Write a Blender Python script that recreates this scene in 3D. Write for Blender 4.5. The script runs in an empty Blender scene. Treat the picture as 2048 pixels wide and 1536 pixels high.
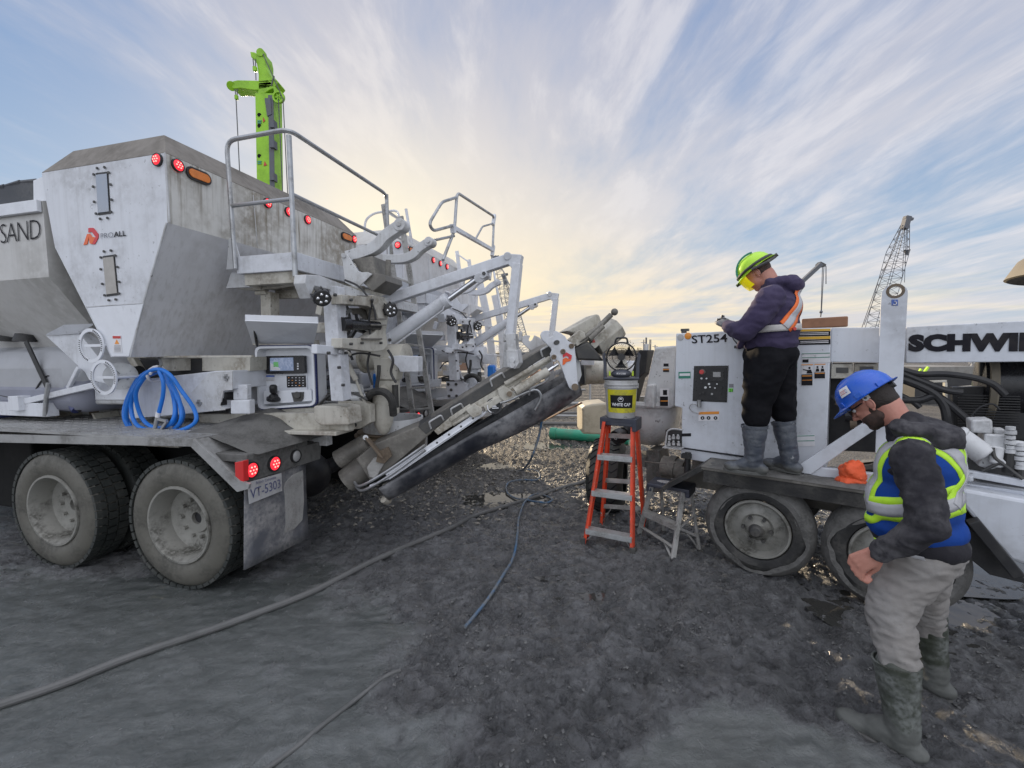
import bpy, bmesh, math, random
from mathutils import Vector, Matrix, noise, Quaternion
from mathutils.bvhtree import BVHTree
random.seed(7)
SC = bpy.context.scene
COL = SC.collection
V = Vector
rad = math.radians
# ---------------------------------------------------------------- camera
F = 860.0
CH = 1.84
TH = math.atan(63 / F)
cam_d = bpy.data.cameras.new("camera")
cam = bpy.data.objects.new("camera", cam_d)
COL.objects.link(cam)
CM = Matrix.Rotation(rad(90) - TH, 3, 'X') @ Matrix.Rotation(-0.010, 3, 'Z')
CP = V((0, 0, CH))
cam.matrix_world = Matrix.Translation(CP) @ CM.to_4x4()
cam_d.sensor_width = 36
cam_d.lens = 36 * F / 2048
cam_d.clip_start = 0.05
cam_d.clip_end = 6000
SC.camera = cam
# ---------------------------------------------------------------- light
SUN_AZ, SUN_EL = rad(-26), rad(13)
SUND = V((math.sin(SUN_AZ) * math.cos(SUN_EL), math.cos(SUN_AZ) * math.cos(SUN_EL), math.sin(SUN_EL)))
sl = bpy.data.lights.new("sun", 'SUN')
sl.energy = 5.0
sl.angle = rad(0.6)
sl.color = (1.0, 0.80, 0.55)
so = bpy.data.objects.new("sun", sl)
COL.objects.link(so)
so.rotation_euler = SUND.to_track_quat('Z', 'Y').to_euler()
SC.view_settings.view_transform = 'Standard'
SC.view_settings.look = 'None'
SC.view_settings.exposure = 0.38
SC.view_settings.gamma = 1.0


class NT:
    """tiny node-tree helper"""
    def __init__(s, tree):
        s.t = tree
        s.n = tree.nodes
        s.l = tree.links

    def new(s, typ, **kw):
        n = s.n.new(typ)
        for k, v in kw.items():
            setattr(n, k, v)
        return n

    def put(s, sock, v):
        if isinstance(v, (int, float)):
            sock.default_value = v
        elif isinstance(v, (tuple, list)):
            v = tuple(v)
            if len(sock.default_value) == 4 and len(v) == 3:
                v = v + (1,)
            sock.default_value = v
        else:
            s.l.new(v, sock)

    def math(s, op, a, b=0.0, c=None, clamp=False):
        n = s.new('ShaderNodeMath', operation=op, use_clamp=clamp)
        s.put(n.inputs[0], a)
        s.put(n.inputs[1], b)
        if c is not None:
            s.put(n.inputs[2], c)
        return n.outputs[0]

    def vmath(s, op, a, b=(0, 0, 0)):
        n = s.new('ShaderNodeVectorMath', operation=op)
        s.put(n.inputs[0], a)
        s.put(n.inputs[1], b)
        return n.outputs['Value'] if op in ('DOT_PRODUCT', 'LENGTH') else n.outputs[0]

    def mix(s, f, a, b, blend='MIX'):
        n = s.new('ShaderNodeMix', data_type='RGBA', blend_type=blend)
        s.put(n.inputs[0], f)
        s.put(n.inputs[6], a)
        s.put(n.inputs[7], b)
        return n.outputs[2]

    def noise(s, vec, scale, detail=4, rough=0.55, dist=0.0):
        n = s.new('ShaderNodeTexNoise')
        if vec is not None:
            s.l.new(vec, n.inputs['Vector'])
        n.inputs['Scale'].default_value = scale
        n.inputs['Detail'].default_value = detail
        n.inputs['Roughness'].default_value = rough
        n.inputs['Distortion'].default_value = dist
        return n.outputs[0]

    def ramp(s, f, a, b):
        n = s.new('ShaderNodeMapRange', clamp=True, interpolation_type='SMOOTHSTEP')
        s.put(n.inputs[0], f)
        n.inputs[1].default_value = a
        n.inputs[2].default_value = b
        n.inputs[3].default_value = 0
        n.inputs[4].default_value = 1
        return n.outputs[0]

    def mapping(s, vec, scale=(1, 1, 1), rot=(0, 0, 0), loc=(0, 0, 0)):
        n = s.new('ShaderNodeMapping')
        s.l.new(vec, n.inputs[0])
        n.inputs['Scale'].default_value = scale
        n.inputs['Rotation'].default_value = rot
        n.inputs['Location'].default_value = loc
        return n.outputs[0]


# ---------------------------------------------------------------- sky
def make_world():
    w = bpy.data.worlds.new("World")
    SC.world = w
    w.use_nodes = True
    w.node_tree.nodes.clear()
    n = NT(w.node_tree)
    tc = n.new('ShaderNodeTexCoord')
    d = tc.outputs['Generated']
    sky = n.new('ShaderNodeTexSky', sky_type='NISHITA', sun_disc=False)
    sky.sun_elevation = SUN_EL
    sky.sun_rotation = SUN_AZ
    sky.air_density = 1.0
    sky.dust_density = 0.6
    sep = n.new('ShaderNodeSeparateXYZ')
    n.l.new(d, sep.inputs[0])
    x, y, z = sep.outputs
    zc = n.math('MAXIMUM', z, 0.0)
    den = n.math('ADD', zc, 0.09)
    comb = n.new('ShaderNodeCombineXYZ')
    n.l.new(n.math('DIVIDE', x, den), comb.inputs[0])
    n.l.new(n.math('DIVIDE', y, den), comb.inputs[1])
    p = comb.outputs[0]
    warp = n.new('ShaderNodeTexNoise')
    n.l.new(p, warp.inputs['Vector'])
    warp.inputs['Scale'].default_value = 0.55
    warp.inputs['Detail'].default_value = 3
    wv = n.vmath('SCALE', n.vmath('SUBTRACT', warp.outputs[1], (0.5, 0.5, 0.5)))
    wv.node.inputs['Scale'].default_value = 0.5
    pw = n.vmath('ADD', p, wv)
    st = n.mapping(pw, scale=(1.15, 0.42, 1), rot=(0, 0, rad(-16)))
    c1 = n.noise(st, 1.0, 7, 0.58, 0.0)
    st2 = n.mapping(pw, scale=(3.2, 0.95, 1), rot=(0, 0, rad(-24)), loc=(3, 1, 0))
    c2 = n.noise(st2, 1.5, 8, 0.62, 0.1)
    cl = n.math('ADD', n.math('MULTIPLY', c1, 0.72), n.math('MULTIPLY', c2, 0.32))
    # thicker veil over the middle of the view, open blue to the far left and low right
    veil = n.ramp(n.vmath('DOT_PRODUCT', d, (-0.30, 0.72, 0.62)), 0.45, 1.0)
    cl = n.math('ADD', cl, n.math('MULTIPLY', veil, 0.10))
    cl = n.math('SUBTRACT', cl, n.math('MULTIPLY', n.ramp(n.vmath('DOT_PRODUCT', d, (-0.72, 0.62, 0.30)), 0.88, 0.99), 0.24))
    dens = n.ramp(cl, 0.36, 0.64)
    fine = n.ramp(c2, 0.48, 0.66)
    # directional terms
    sdot = n.math('MAXIMUM', n.vmath('DOT_PRODUCT', d, tuple(V((-0.27, 0.93, 0.20)).normalized())), 0.0)
    glow = n.math('POWER', sdot, 14.0)
    glow2 = n.math('POWER', sdot, 60.0)
    low = n.ramp(z, 0.30, -0.02)
    blue_lo = (0.38, 0.52, 0.68)
    blue_hi = (0.17, 0.30, 0.56)
    blue = n.mix(n.ramp(z, 0.0, 0.62), blue_lo, blue_hi)
    skyc = n.mix(0.88, sky.outputs[0], n.vmath('SCALE', blue))
    skyc.node.inputs[7].links[0].from_node.inputs['Scale'].default_value = 9.0
    lav = n.mix(n.ramp(z, 0.1, 0.7), (0.66, 0.655, 0.69), (0.43, 0.45, 0.55))
    lav = n.mix(n.math('MULTIPLY', fine, 0.55), lav, (0.72, 0.71, 0.745))
    warm = n.mix(n.math('MULTIPLY', low, n.ramp(sdot, 0.45, 0.97)), lav, (1.0, 0.80, 0.50))
    cloud = n.vmath('SCALE', warm)
    cloud.node.inputs['Scale'].default_value = 9.5
    c = n.mix(n.math('MULTIPLY', dens, 0.94), skyc, cloud)
    g1 = n.mix(n.math('MULTIPLY', glow, 0.55), c, (8.6, 7.7, 6.6))
    g2 = n.mix(n.math('MULTIPLY', glow2, 0.7), g1, (9.9, 8.9, 6.4))
    wd = n.math('MAXIMUM', n.vmath('DOT_PRODUCT', d, tuple(V((0.02, 0.995, 0.05)).normalized())), 0.0)
    g2 = n.mix(n.math('MULTIPLY', n.math('POWER', wd, 26.0), 0.55), g2, (9.4, 7.9, 5.0))
    # pale yellow band on the horizon with thin grey stripes
    hb = n.math('MULTIPLY', n.ramp(z, 0.17, 0.0), n.ramp(y, 0.2, 0.9))
    stripe = n.noise(n.mapping(d, scale=(2.2, 2.2, 26)), 1.6, 5, 0.6)
    hcol = n.mix(n.ramp(stripe, 0.42, 0.62), (5.6, 5.5, 5.7), (9.2, 7.6, 4.8))
    c = n.mix(n.math('MULTIPLY', hb, 0.78), g2, hcol)
    # extra brightness added to the unseen sky overhead and behind, as fill light
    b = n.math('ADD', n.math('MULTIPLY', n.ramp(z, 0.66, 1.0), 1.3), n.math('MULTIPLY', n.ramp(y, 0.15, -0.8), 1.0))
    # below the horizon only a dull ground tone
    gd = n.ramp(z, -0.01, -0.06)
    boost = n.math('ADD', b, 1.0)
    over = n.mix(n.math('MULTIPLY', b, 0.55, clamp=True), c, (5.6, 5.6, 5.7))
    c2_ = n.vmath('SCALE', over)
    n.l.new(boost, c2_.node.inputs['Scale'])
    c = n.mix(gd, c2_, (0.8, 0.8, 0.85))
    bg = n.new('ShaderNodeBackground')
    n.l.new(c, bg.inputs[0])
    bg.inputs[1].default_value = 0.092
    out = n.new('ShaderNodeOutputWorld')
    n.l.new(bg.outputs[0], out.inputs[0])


make_world()

# ---------------------------------------------------------------- materials
MATS = {}


def paint(name, col, rough=0.45, metal=0.0, grime=0.25, gcol=(0.13, 0.115, 0.095), scale=2.2, streak=0.0, spots=0.0,
          scol=(0.05, 0.045, 0.04), bump=0.0, bscale=30, gedge=0.52, emis=None, estr=1.0, coat=0.0, sheen=0.0, grough=0.75, zmud=None, spec=0.5):
    m = bpy.data.materials.new(name)
    m.use_nodes = True
    n = NT(m.node_tree)
    b = n.n.get('Principled BSDF')
    tc = n.new('ShaderNodeTexCoord')
    o = tc.outputs['Object']
    c = tuple(col) + (1,)
    cs = None
    f = n.noise(o, scale, 6, 0.6)
    fac = n.math('MULTIPLY', n.ramp(f, gedge - 0.12, gedge + 0.16), grime)
    f3 = n.noise(o, scale * 9, 4, 0.6)
    fac = n.math('MULTIPLY', fac, n.ramp(f3, 0.2, 0.62))
    cs = n.mix(fac, c, gcol)
    tot = fac
    if streak > 0:
        so_ = n.mapping(o, scale=(17, 17, 0.6))
        sf = n.noise(so_, 1.6, 5, 0.6)
        sm = n.noise(o, 0.9, 2, 0.5)
        sfac = n.math('MULTIPLY', n.math('MULTIPLY', n.ramp(sf, 0.45, 0.72), n.ramp(sm, 0.3, 0.6)), streak)
        cs = n.mix(sfac, cs, gcol)
        tot = n.math('MAXIMUM', tot, sfac)
    if spots > 0:
        pf = n.noise(o, 26, 3, 0.7)
        p2 = n.noise(o, 3.1, 2, 0.5)
        pfac = n.math('MULTIPLY', n.ramp(pf, 0.64, 0.68), n.math('MULTIPLY', n.ramp(p2, 0.42, 0.6), spots))
        cs = n.mix(pfac, cs, scol)
        tot = n.math('MAXIMUM', tot, pfac)
    if zmud:
        sp = n.new('ShaderNodeSeparateXYZ')
        n.l.new(o, sp.inputs[0])
        zz = n.math('ADD', sp.outputs[2], n.math('MULTIPLY', n.math('SUBTRACT', n.noise(o, 9, 5, 0.65, 0.4), 0.5), zmud[1]))
        mf = n.ramp(zz, zmud[0] + 0.02, zmud[0] - 0.02)
        cs = n.mix(mf, cs, n.mix(n.noise(o, 14, 4, 0.6), (0.055, 0.058, 0.053), zmud[2]))
        tot = n.math('MAXIMUM', tot, mf)
    n.put(b.inputs['Base Color'], cs)
    b.inputs['Metallic'].default_value = metal
    rr = n.math('ADD', n.math('MULTIPLY', n.noise(o, scale * 4, 3, 0.5), 0.22), rough - 0.11)
    rr = n.math('ADD', rr, n.math('MULTIPLY', tot, max(0, grough - rough)), clamp=True)
    n.put(b.inputs['Roughness'], rr)
    b.inputs['Coat Weight'].default_value = coat
    b.inputs['Specular IOR Level'].default_value = spec
    b.inputs['Sheen Weight'].default_value = sheen
    if bump > 0:
        bn = n.new('ShaderNodeBump')
        bn.inputs['Strength'].default_value = 1.0
        bn.inputs['Distance'].default_value = bump
        n.l.new(n.noise(o, bscale, 5, 0.6), bn.inputs['Height'])
        n.l.new(bn.outputs[0], b.inputs['Normal'])
    if emis:
        b.inputs['Emission Color'].default_value = tuple(emis) + (1,)
        b.inputs['Emission Strength'].default_value = estr
    MATS[name] = m
    return m


M = MATS
paint('white', (0.66, 0.68, 0.72), 0.38, grime=0.35, spots=0.35, streak=0.12)
paint('white_clean', (0.72, 0.74, 0.78), 0.35, grime=0.16, spots=0.2)
paint('white_rear', (0.66, 0.65, 0.61), 0.45, grime=0.7, gcol=(0.145, 0.11, 0.06), scale=1.5, streak=1.0, gedge=0.49)
paint('white_under', (0.64, 0.64, 0.65), 0.5, grime=0.45, gcol=(0.25, 0.23, 0.2), scale=1.3, streak=0.3)
paint('sandbin', (0.56, 0.555, 0.54), 0.6, grime=0.5, gcol=(0.27, 0.26, 0.235), scale=1.1, streak=0.15)
paint('cap_grime', (0.22, 0.20, 0.175), 0.7, grime=0.7, gcol=(0.075, 0.065, 0.05), scale=1.6, streak=0.3)
paint('cream', (0.50, 0.48, 0.42), 0.5, grime=0.75, gcol=(0.16, 0.13, 0.09), spots=0.7, streak=0.35, scale=4, bump=0.001, bscale=60)
paint('white_dirty', (0.58, 0.59, 0.60), 0.45, grime=0.6, gcol=(0.2, 0.18, 0.15), spots=0.8, streak=0.25, scale=3.5)
paint('steel', (0.42, 0.43, 0.44), 0.4, metal=0.8, grime=0.6, gcol=(0.2, 0.19, 0.17), scale=5, spots=0.4)
paint('chrome', (0.75, 0.76, 0.78), 0.12, metal=1.0, grime=0.15)
paint('dark_steel', (0.07, 0.07, 0.07), 0.5, metal=0.4, grime=0.6, gcol=(0.16, 0.15, 0.13), scale=5)
paint('rusty', (0.17, 0.13, 0.09), 0.7, grime=0.7, gcol=(0.07, 0.05, 0.035), scale=6, bump=0.002, bscale=60)
paint('black', (0.018, 0.018, 0.02), 0.5, grime=0.4, gcol=(0.07, 0.068, 0.062), scale=6)
paint('gloss_black', (0.012, 0.012, 0.014), 0.25, grime=0.3, gcol=(0.05, 0.05, 0.05), scale=8)
paint('rubber', (0.02, 0.02, 0.02), 0.65, grime=0.6, gcol=(0.10, 0.095, 0.085), scale=5, gedge=0.5, bump=0.003, bscale=40)
paint('tread', (0.028, 0.032, 0.03), 0.6, grime=0.6, gcol=(0.09, 0.09, 0.08), scale=5, bump=0.003, bscale=40)
paint('tyre_mud', (0.112, 0.107, 0.09), 0.6, grime=0.9, gcol=(0.055, 0.053, 0.045), scale=5, gedge=0.52, bump=0.004, bscale=35, grough=0.7)
paint('mud', (0.135, 0.132, 0.125), 0.75, grime=0.85, gcol=(0.055, 0.054, 0.05), scale=6, bump=0.012, bscale=22)
paint('mudlight', (0.34, 0.335, 0.32), 0.8, grime=0.7, gcol=(0.2, 0.19, 0.18), scale=9, bump=0.010, bscale=30)
paint('deck', (0.36, 0.36, 0.355), 0.45, metal=0.3, grime=0.85, gcol=(0.17, 0.165, 0.155), scale=3, bump=0.003, bscale=70)
paint('rim', (0.27, 0.265, 0.24), 0.5, metal=0.2, grime=0.95, gcol=(0.055, 0.052, 0.042), scale=5, gedge=0.55, bump=0.002, bscale=40)
paint('flap', (0.10, 0.105, 0.12), 0.6, grime=0.95, gcol=(0.32, 0.31, 0.30), scale=3.2, gedge=0.46, bump=0.004, bscale=40)
paint('auger_black', (0.022, 0.024, 0.032), 0.34, grime=0.95, gcol=(0.26, 0.26, 0.265), scale=1.5, gedge=0.49, streak=0.0)
paint('grimy_dark', (0.12, 0.112, 0.098), 0.45, grime=0.85, gcol=(0.27, 0.255, 0.225), scale=5, bump=0.002)
paint('red_lens', (0.6, 0.02, 0.03), 0.2, grime=0.15, emis=(1.0, 0.03, 0.05), estr=0.9)
paint('led', (1, 0.2, 0.2), 0.3, grime=0, emis=(1.0, 0.25, 0.2), estr=2.2)
paint('red_side', (0.62, 0.03, 0.03), 0.3, grime=0.2)
paint('amber', (0.75, 0.22, 0.04), 0.3, grime=0.4, gcol=(0.35, 0.12, 0.03), scale=20)
paint('clear_lens', (0.45, 0.45, 0.45), 0.25, grime=0.7, gcol=(0.25, 0.25, 0.24))
paint('glass_pane', (0.34, 0.38, 0.45), 0.08, grime=0.5, gcol=(0.40, 0.40, 0.40), scale=6)
paint('glass_sand', (0.36, 0.34, 0.31), 0.35, grime=0.7, gcol=(0.5, 0.48, 0.45), scale=12)
paint('logo_red', (0.62, 0.035, 0.045), 0.4, grime=0.1)
paint('logo_orange', (0.80, 0.14, 0.03), 0.4, grime=0.1)
paint('ink', (0.012, 0.012, 0.016), 0.6, grime=0.1, spec=0.2)
paint('ink_faded', (0.16, 0.17, 0.20), 0.5, grime=0.1)
paint('schwing_ink', (0.012, 0.012, 0.018), 0.6, grime=0.2, spec=0.15)
paint('sticker_white', (0.74, 0.74, 0.76), 0.4, grime=0.3, spots=0.3)
paint('sticker_red', (0.52, 0.04, 0.03), 0.4, grime=0.2)
paint('sticker_orange', (0.80, 0.30, 0.04), 0.4, grime=0.2)
paint('sticker_yellow', (0.75, 0.45, 0.04), 0.4, grime=0.2)
paint('sticker_blue', (0.06, 0.13, 0.42), 0.4, grime=0.2)
paint('sticker_green', (0.03, 0.22, 0.15), 0.4, grime=0.1)
paint('green_tag', (0.22, 0.85, 0.08), 0.4, grime=0.1)
paint('sticker_text', (0.26, 0.26, 0.28), 0.5, grime=0.2)
paint('plate', (0.58, 0.58, 0.58), 0.4, metal=0.2, grime=0.5, spots=0.6)
paint('plate_ink', (0.08, 0.09, 0.20), 0.4, grime=0.3, gcol=(0.3, 0.3, 0.3))
paint('navy', (0.02, 0.03, 0.12), 0.3, grime=0.1)
paint('blue_hose', (0.01, 0.17, 0.62), 0.32, grime=0.3, gcol=(0.02, 0.12, 0.34), scale=8)
paint('blue_hose_dirty', (0.02, 0.11, 0.24), 0.45, grime=1.0, gcol=(0.15, 0.155, 0.155), scale=2.2, gedge=0.40)
paint('hose_mud', (0.125, 0.125, 0.122), 0.6, grime=0.8, gcol=(0.075, 0.077, 0.075), scale=3, bump=0.004, bscale=50)
paint('screen', (0.10, 0.13, 0.2), 0.15, grime=0.7, gcol=(0.42, 0.45, 0.5), scale=14, emis=(0.16, 0.2, 0.3), estr=0.5)
paint('screen_green', (0.16, 0.42, 0.16), 0.2, grime=0, emis=(0.2, 0.6, 0.2), estr=0.12)
paint('tank', (0.36, 0.37, 0.39), 0.45, grime=0.3, gcol=(0.28, 0.28, 0.29))
paint('tank_full', (0.22, 0.23, 0.28), 0.45, grime=0.3, gcol=(0.18, 0.18, 0.2))
paint('tarp', (0.06, 0.065, 0.075), 0.7, grime=0.5, gcol=(0.14, 0.14, 0.14), scale=3, bump=0.005, bscale=12)
paint('crane_green', (0.30, 0.60, 0.015), 0.4, grime=0.5, gcol=(0.10, 0.20, 0.02), scale=0.9, spots=0.2)
paint('crane_grey', (0.11, 0.12, 0.14), 0.6, grime=0.4)
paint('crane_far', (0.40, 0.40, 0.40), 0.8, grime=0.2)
paint('cable', (0.10, 0.10, 0.11), 0.6, grime=0.2)
paint('ladder_orange', (0.75, 0.06, 0.015), 0.4, grime=0.5, gcol=(0.22, 0.09, 0.06), spots=1.0, scol=(0.45, 0.42, 0.38), scale=6)
paint('alu', (0.52, 0.53, 0.53), 0.38, metal=0.6, grime=0.6, gcol=(0.22, 0.21, 0.19), scale=7, spots=0.5)
paint('alu_mud', (0.38, 0.375, 0.36), 0.55, metal=0.2, grime=0.8, gcol=(0.12, 0.115, 0.10), scale=7, bump=0.002)
paint('plastic_dark', (0.035, 0.04, 0.06), 0.5, grime=0.5, gcol=(0.10, 0.10, 0.10), scale=9)
paint('fan_grey', (0.055, 0.06, 0.08), 0.45, grime=0.3, gcol=(0.1, 0.1, 0.1))
paint('underbody_blocker', (0.01, 0.01, 0.01), 0.8, grime=0.4, gcol=(0.03, 0.03, 0.028), spec=0.2)
paint('fan_lime', (0.45, 0.6, 0.03), 0.4, grime=0.1)
paint('bucket', (0.50, 0.50, 0.50), 0.4, grime=0.6, gcol=(0.25, 0.24, 0.21), spots=0.8, scale=9)
paint('bucket_yellow', (0.62, 0.56, 0.02), 0.4, grime=0.65, gcol=(0.17, 0.16, 0.07), scale=9, spots=0.7)
paint('pump_white', (0.64, 0.67, 0.72), 0.32, grime=0.35, spots=0.55, scale=1.6, streak=0.10)
paint('hopper_white', (0.62, 0.63, 0.64), 0.4, grime=0.45, gcol=(0.16, 0.15, 0.14), spots=1.0, scale=4)
paint('wood_old', (0.24, 0.12, 0.065), 0.7, grime=0.6, gcol=(0.10, 0.05, 0.03), scale=5)
paint('tan', (0.46, 0.42, 0.33), 0.6, grime=0.6, gcol=(0.22, 0.19, 0.14), scale=3)
paint('pipe_green', (0.03, 0.30, 0.19), 0.35, grime=0.5, gcol=(0.16, 0.20, 0.15), scale=3)
paint('orange_bag', (0.80, 0.11, 0.03), 0.6, grime=0.4, gcol=(0.3, 0.10, 0.06), scale=9, bump=0.008, bscale=30)
paint('lime', (0.55, 0.92, 0.04), 0.5, grime=0.3, gcol=(0.22, 0.38, 0.05), scale=14, emis=(0.3, 0.6, 0.0), estr=0.0)
paint('reflect', (0.46, 0.46, 0.48), 0.35, grime=0.45, gcol=(0.33, 0.33, 0.34), scale=14, bump=0.001, bscale=60)
paint('vest_blue', (0.008, 0.055, 0.29), 0.75, grime=0.5, gcol=(0.02, 0.05, 0.16), scale=6, bump=0.003, bscale=28, sheen=0.0, spec=0.2)
paint('hoodie_grey', (0.026, 0.025, 0.030), 0.85, grime=0.7, gcol=(0.15, 0.145, 0.15), scale=3.2, bump=0.005, bscale=16, sheen=0.03, gedge=0.55, spec=0.15)
paint('hoodie_plum', (0.050, 0.040, 0.082), 0.85, grime=0.5, gcol=(0.09, 0.075, 0.13), scale=4, bump=0.005, bscale=14, sheen=0.04, spec=0.15)
paint('black_cloth', (0.008, 0.008, 0.010), 0.8, grime=0.3, gcol=(0.025, 0.025, 0.028), scale=4, bump=0.005, bscale=12, sheen=0.0, spec=0.1)
paint('khaki', (0.23, 0.215, 0.20), 0.85, grime=0.6, gcol=(0.28, 0.27, 0.26), scale=6, bump=0.006, bscale=14)
paint('boot_green', (0.040, 0.046, 0.033), 0.38, grime=0.95, gcol=(0.16, 0.17, 0.16), scale=7, gedge=0.5, spots=0.0, bump=0.003, zmud=(0.17, 0.30, (0.15, 0.155, 0.145)))
paint('boot_blue', (0.055, 0.065, 0.085), 0.4, grime=0.7, gcol=(0.16, 0.17, 0.18), scale=8, spots=1.0, scol=(0.4, 0.41, 0.42), zmud=(0.06, 0.10, (0.15, 0.15, 0.14)))
paint('skin', (0.50, 0.235, 0.175), 0.5, grime=0.5, gcol=(0.42, 0.15, 0.11), scale=9, bump=0.001, bscale=120, grough=0.5)
paint('lips', (0.36, 0.12, 0.10), 0.5, grime=0)
paint('hair', (0.018, 0.013, 0.010), 0.7, grime=0.3, gcol=(0.05, 0.035, 0.03), bump=0.004, bscale=90)
paint('beard', (0.05, 0.032, 0.026), 0.8, grime=0.5, gcol=(0.14, 0.075, 0.055), scale=40, bump=0.003, bscale=150)
paint('glove', (0.12, 0.12, 0.13), 0.6, grime=0.6, gcol=(0.4, 0.38, 0.35), scale=20)
paint('hat_blue', (0.012, 0.10, 0.55), 0.28, grime=0.35, gcol=(0.04, 0.15, 0.42), scale=9, spots=0.0, coat=0.2)
paint('hat_lime', (0.50, 0.85, 0.05), 0.3, grime=0.2, gcol=(0.3, 0.5, 0.05))
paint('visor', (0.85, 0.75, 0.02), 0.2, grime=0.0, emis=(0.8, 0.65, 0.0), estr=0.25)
paint('strap_orange', (0.85, 0.16, 0.02), 0.5, grime=0.15)
paint('belt', (0.58, 0.56, 0.54), 0.6, grime=0.4)
paint('gravel', (0.29, 0.27, 0.235), 0.8, grime=0.8, gcol=(0.12, 0.115, 0.10), scale=9, bump=0.003, bscale=60, spec=0.25)
paint('clod', (0.11, 0.11, 0.108), 0.45, grime=0.8, gcol=(0.05, 0.052, 0.053), scale=9, bump=0.003, bscale=60)
paint('block', (0.25, 0.24, 0.22), 0.8, grime=0.5)
paint('silo_white', (0.6, 0.6, 0.6), 0.5, grime=0.2)
paint('far_brown', (0.22, 0.13, 0.09), 0.9, grime=0.5)
paint('far_tree', (0.10, 0.085, 0.06), 0.9, grime=0.6, gcol=(0.16, 0.12, 0.07))
paint('fence_mesh', (0.12, 0.12, 0.12), 0.6, grime=0.4)
paint('cap_tan', (0.17, 0.15, 0.115), 0.6, grime=0.5, gcol=(0.36, 0.30, 0.2))
# ---------------------------------------------------------------- photo measuring helpers
def ray(px, py):
    return (CM @ V(((px - 1024) / F, -(py - 768) / F, -1))).normalized()


def hitp(px, py, n, d):
    r = ray(px, py)
    return CP + r * ((d - CP.dot(n)) / r.dot(n))


PH = math.atan(221 / F)
RV = V((math.cos(PH), -math.sin(PH), 0))      # truck: rearwards
AV = V((math.sin(PH), math.cos(PH), 0))       # truck: across, away from the camera
AL = rad(38)
PV = V((math.cos(AL), -math.sin(AL), 0))      # pump: along
QV = V((math.sin(AL), math.cos(AL), 0))       # pump: across
UP = V((0, 0, 1))
XV = V((1, 0, 0))
YV = V((0, 1, 0))


def TP(px, py, t): return hitp(px, py, AV, t)
def SP(px, py, s): return hitp(px, py, RV, s)
def QP(px, py, q): return hitp(px, py, QV, q)
def PP(px, py, p): return hitp(px, py, PV, p)
def WP(px, py, y): return hitp(px, py, YV, y)
def GP(px, py, z=0.0): return hitp(px, py, UP, z)
def TC(s, t, z): return RV * s + AV * t + UP * z
def PC(p, q, z): return PV * p + QV * q + UP * z


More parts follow.
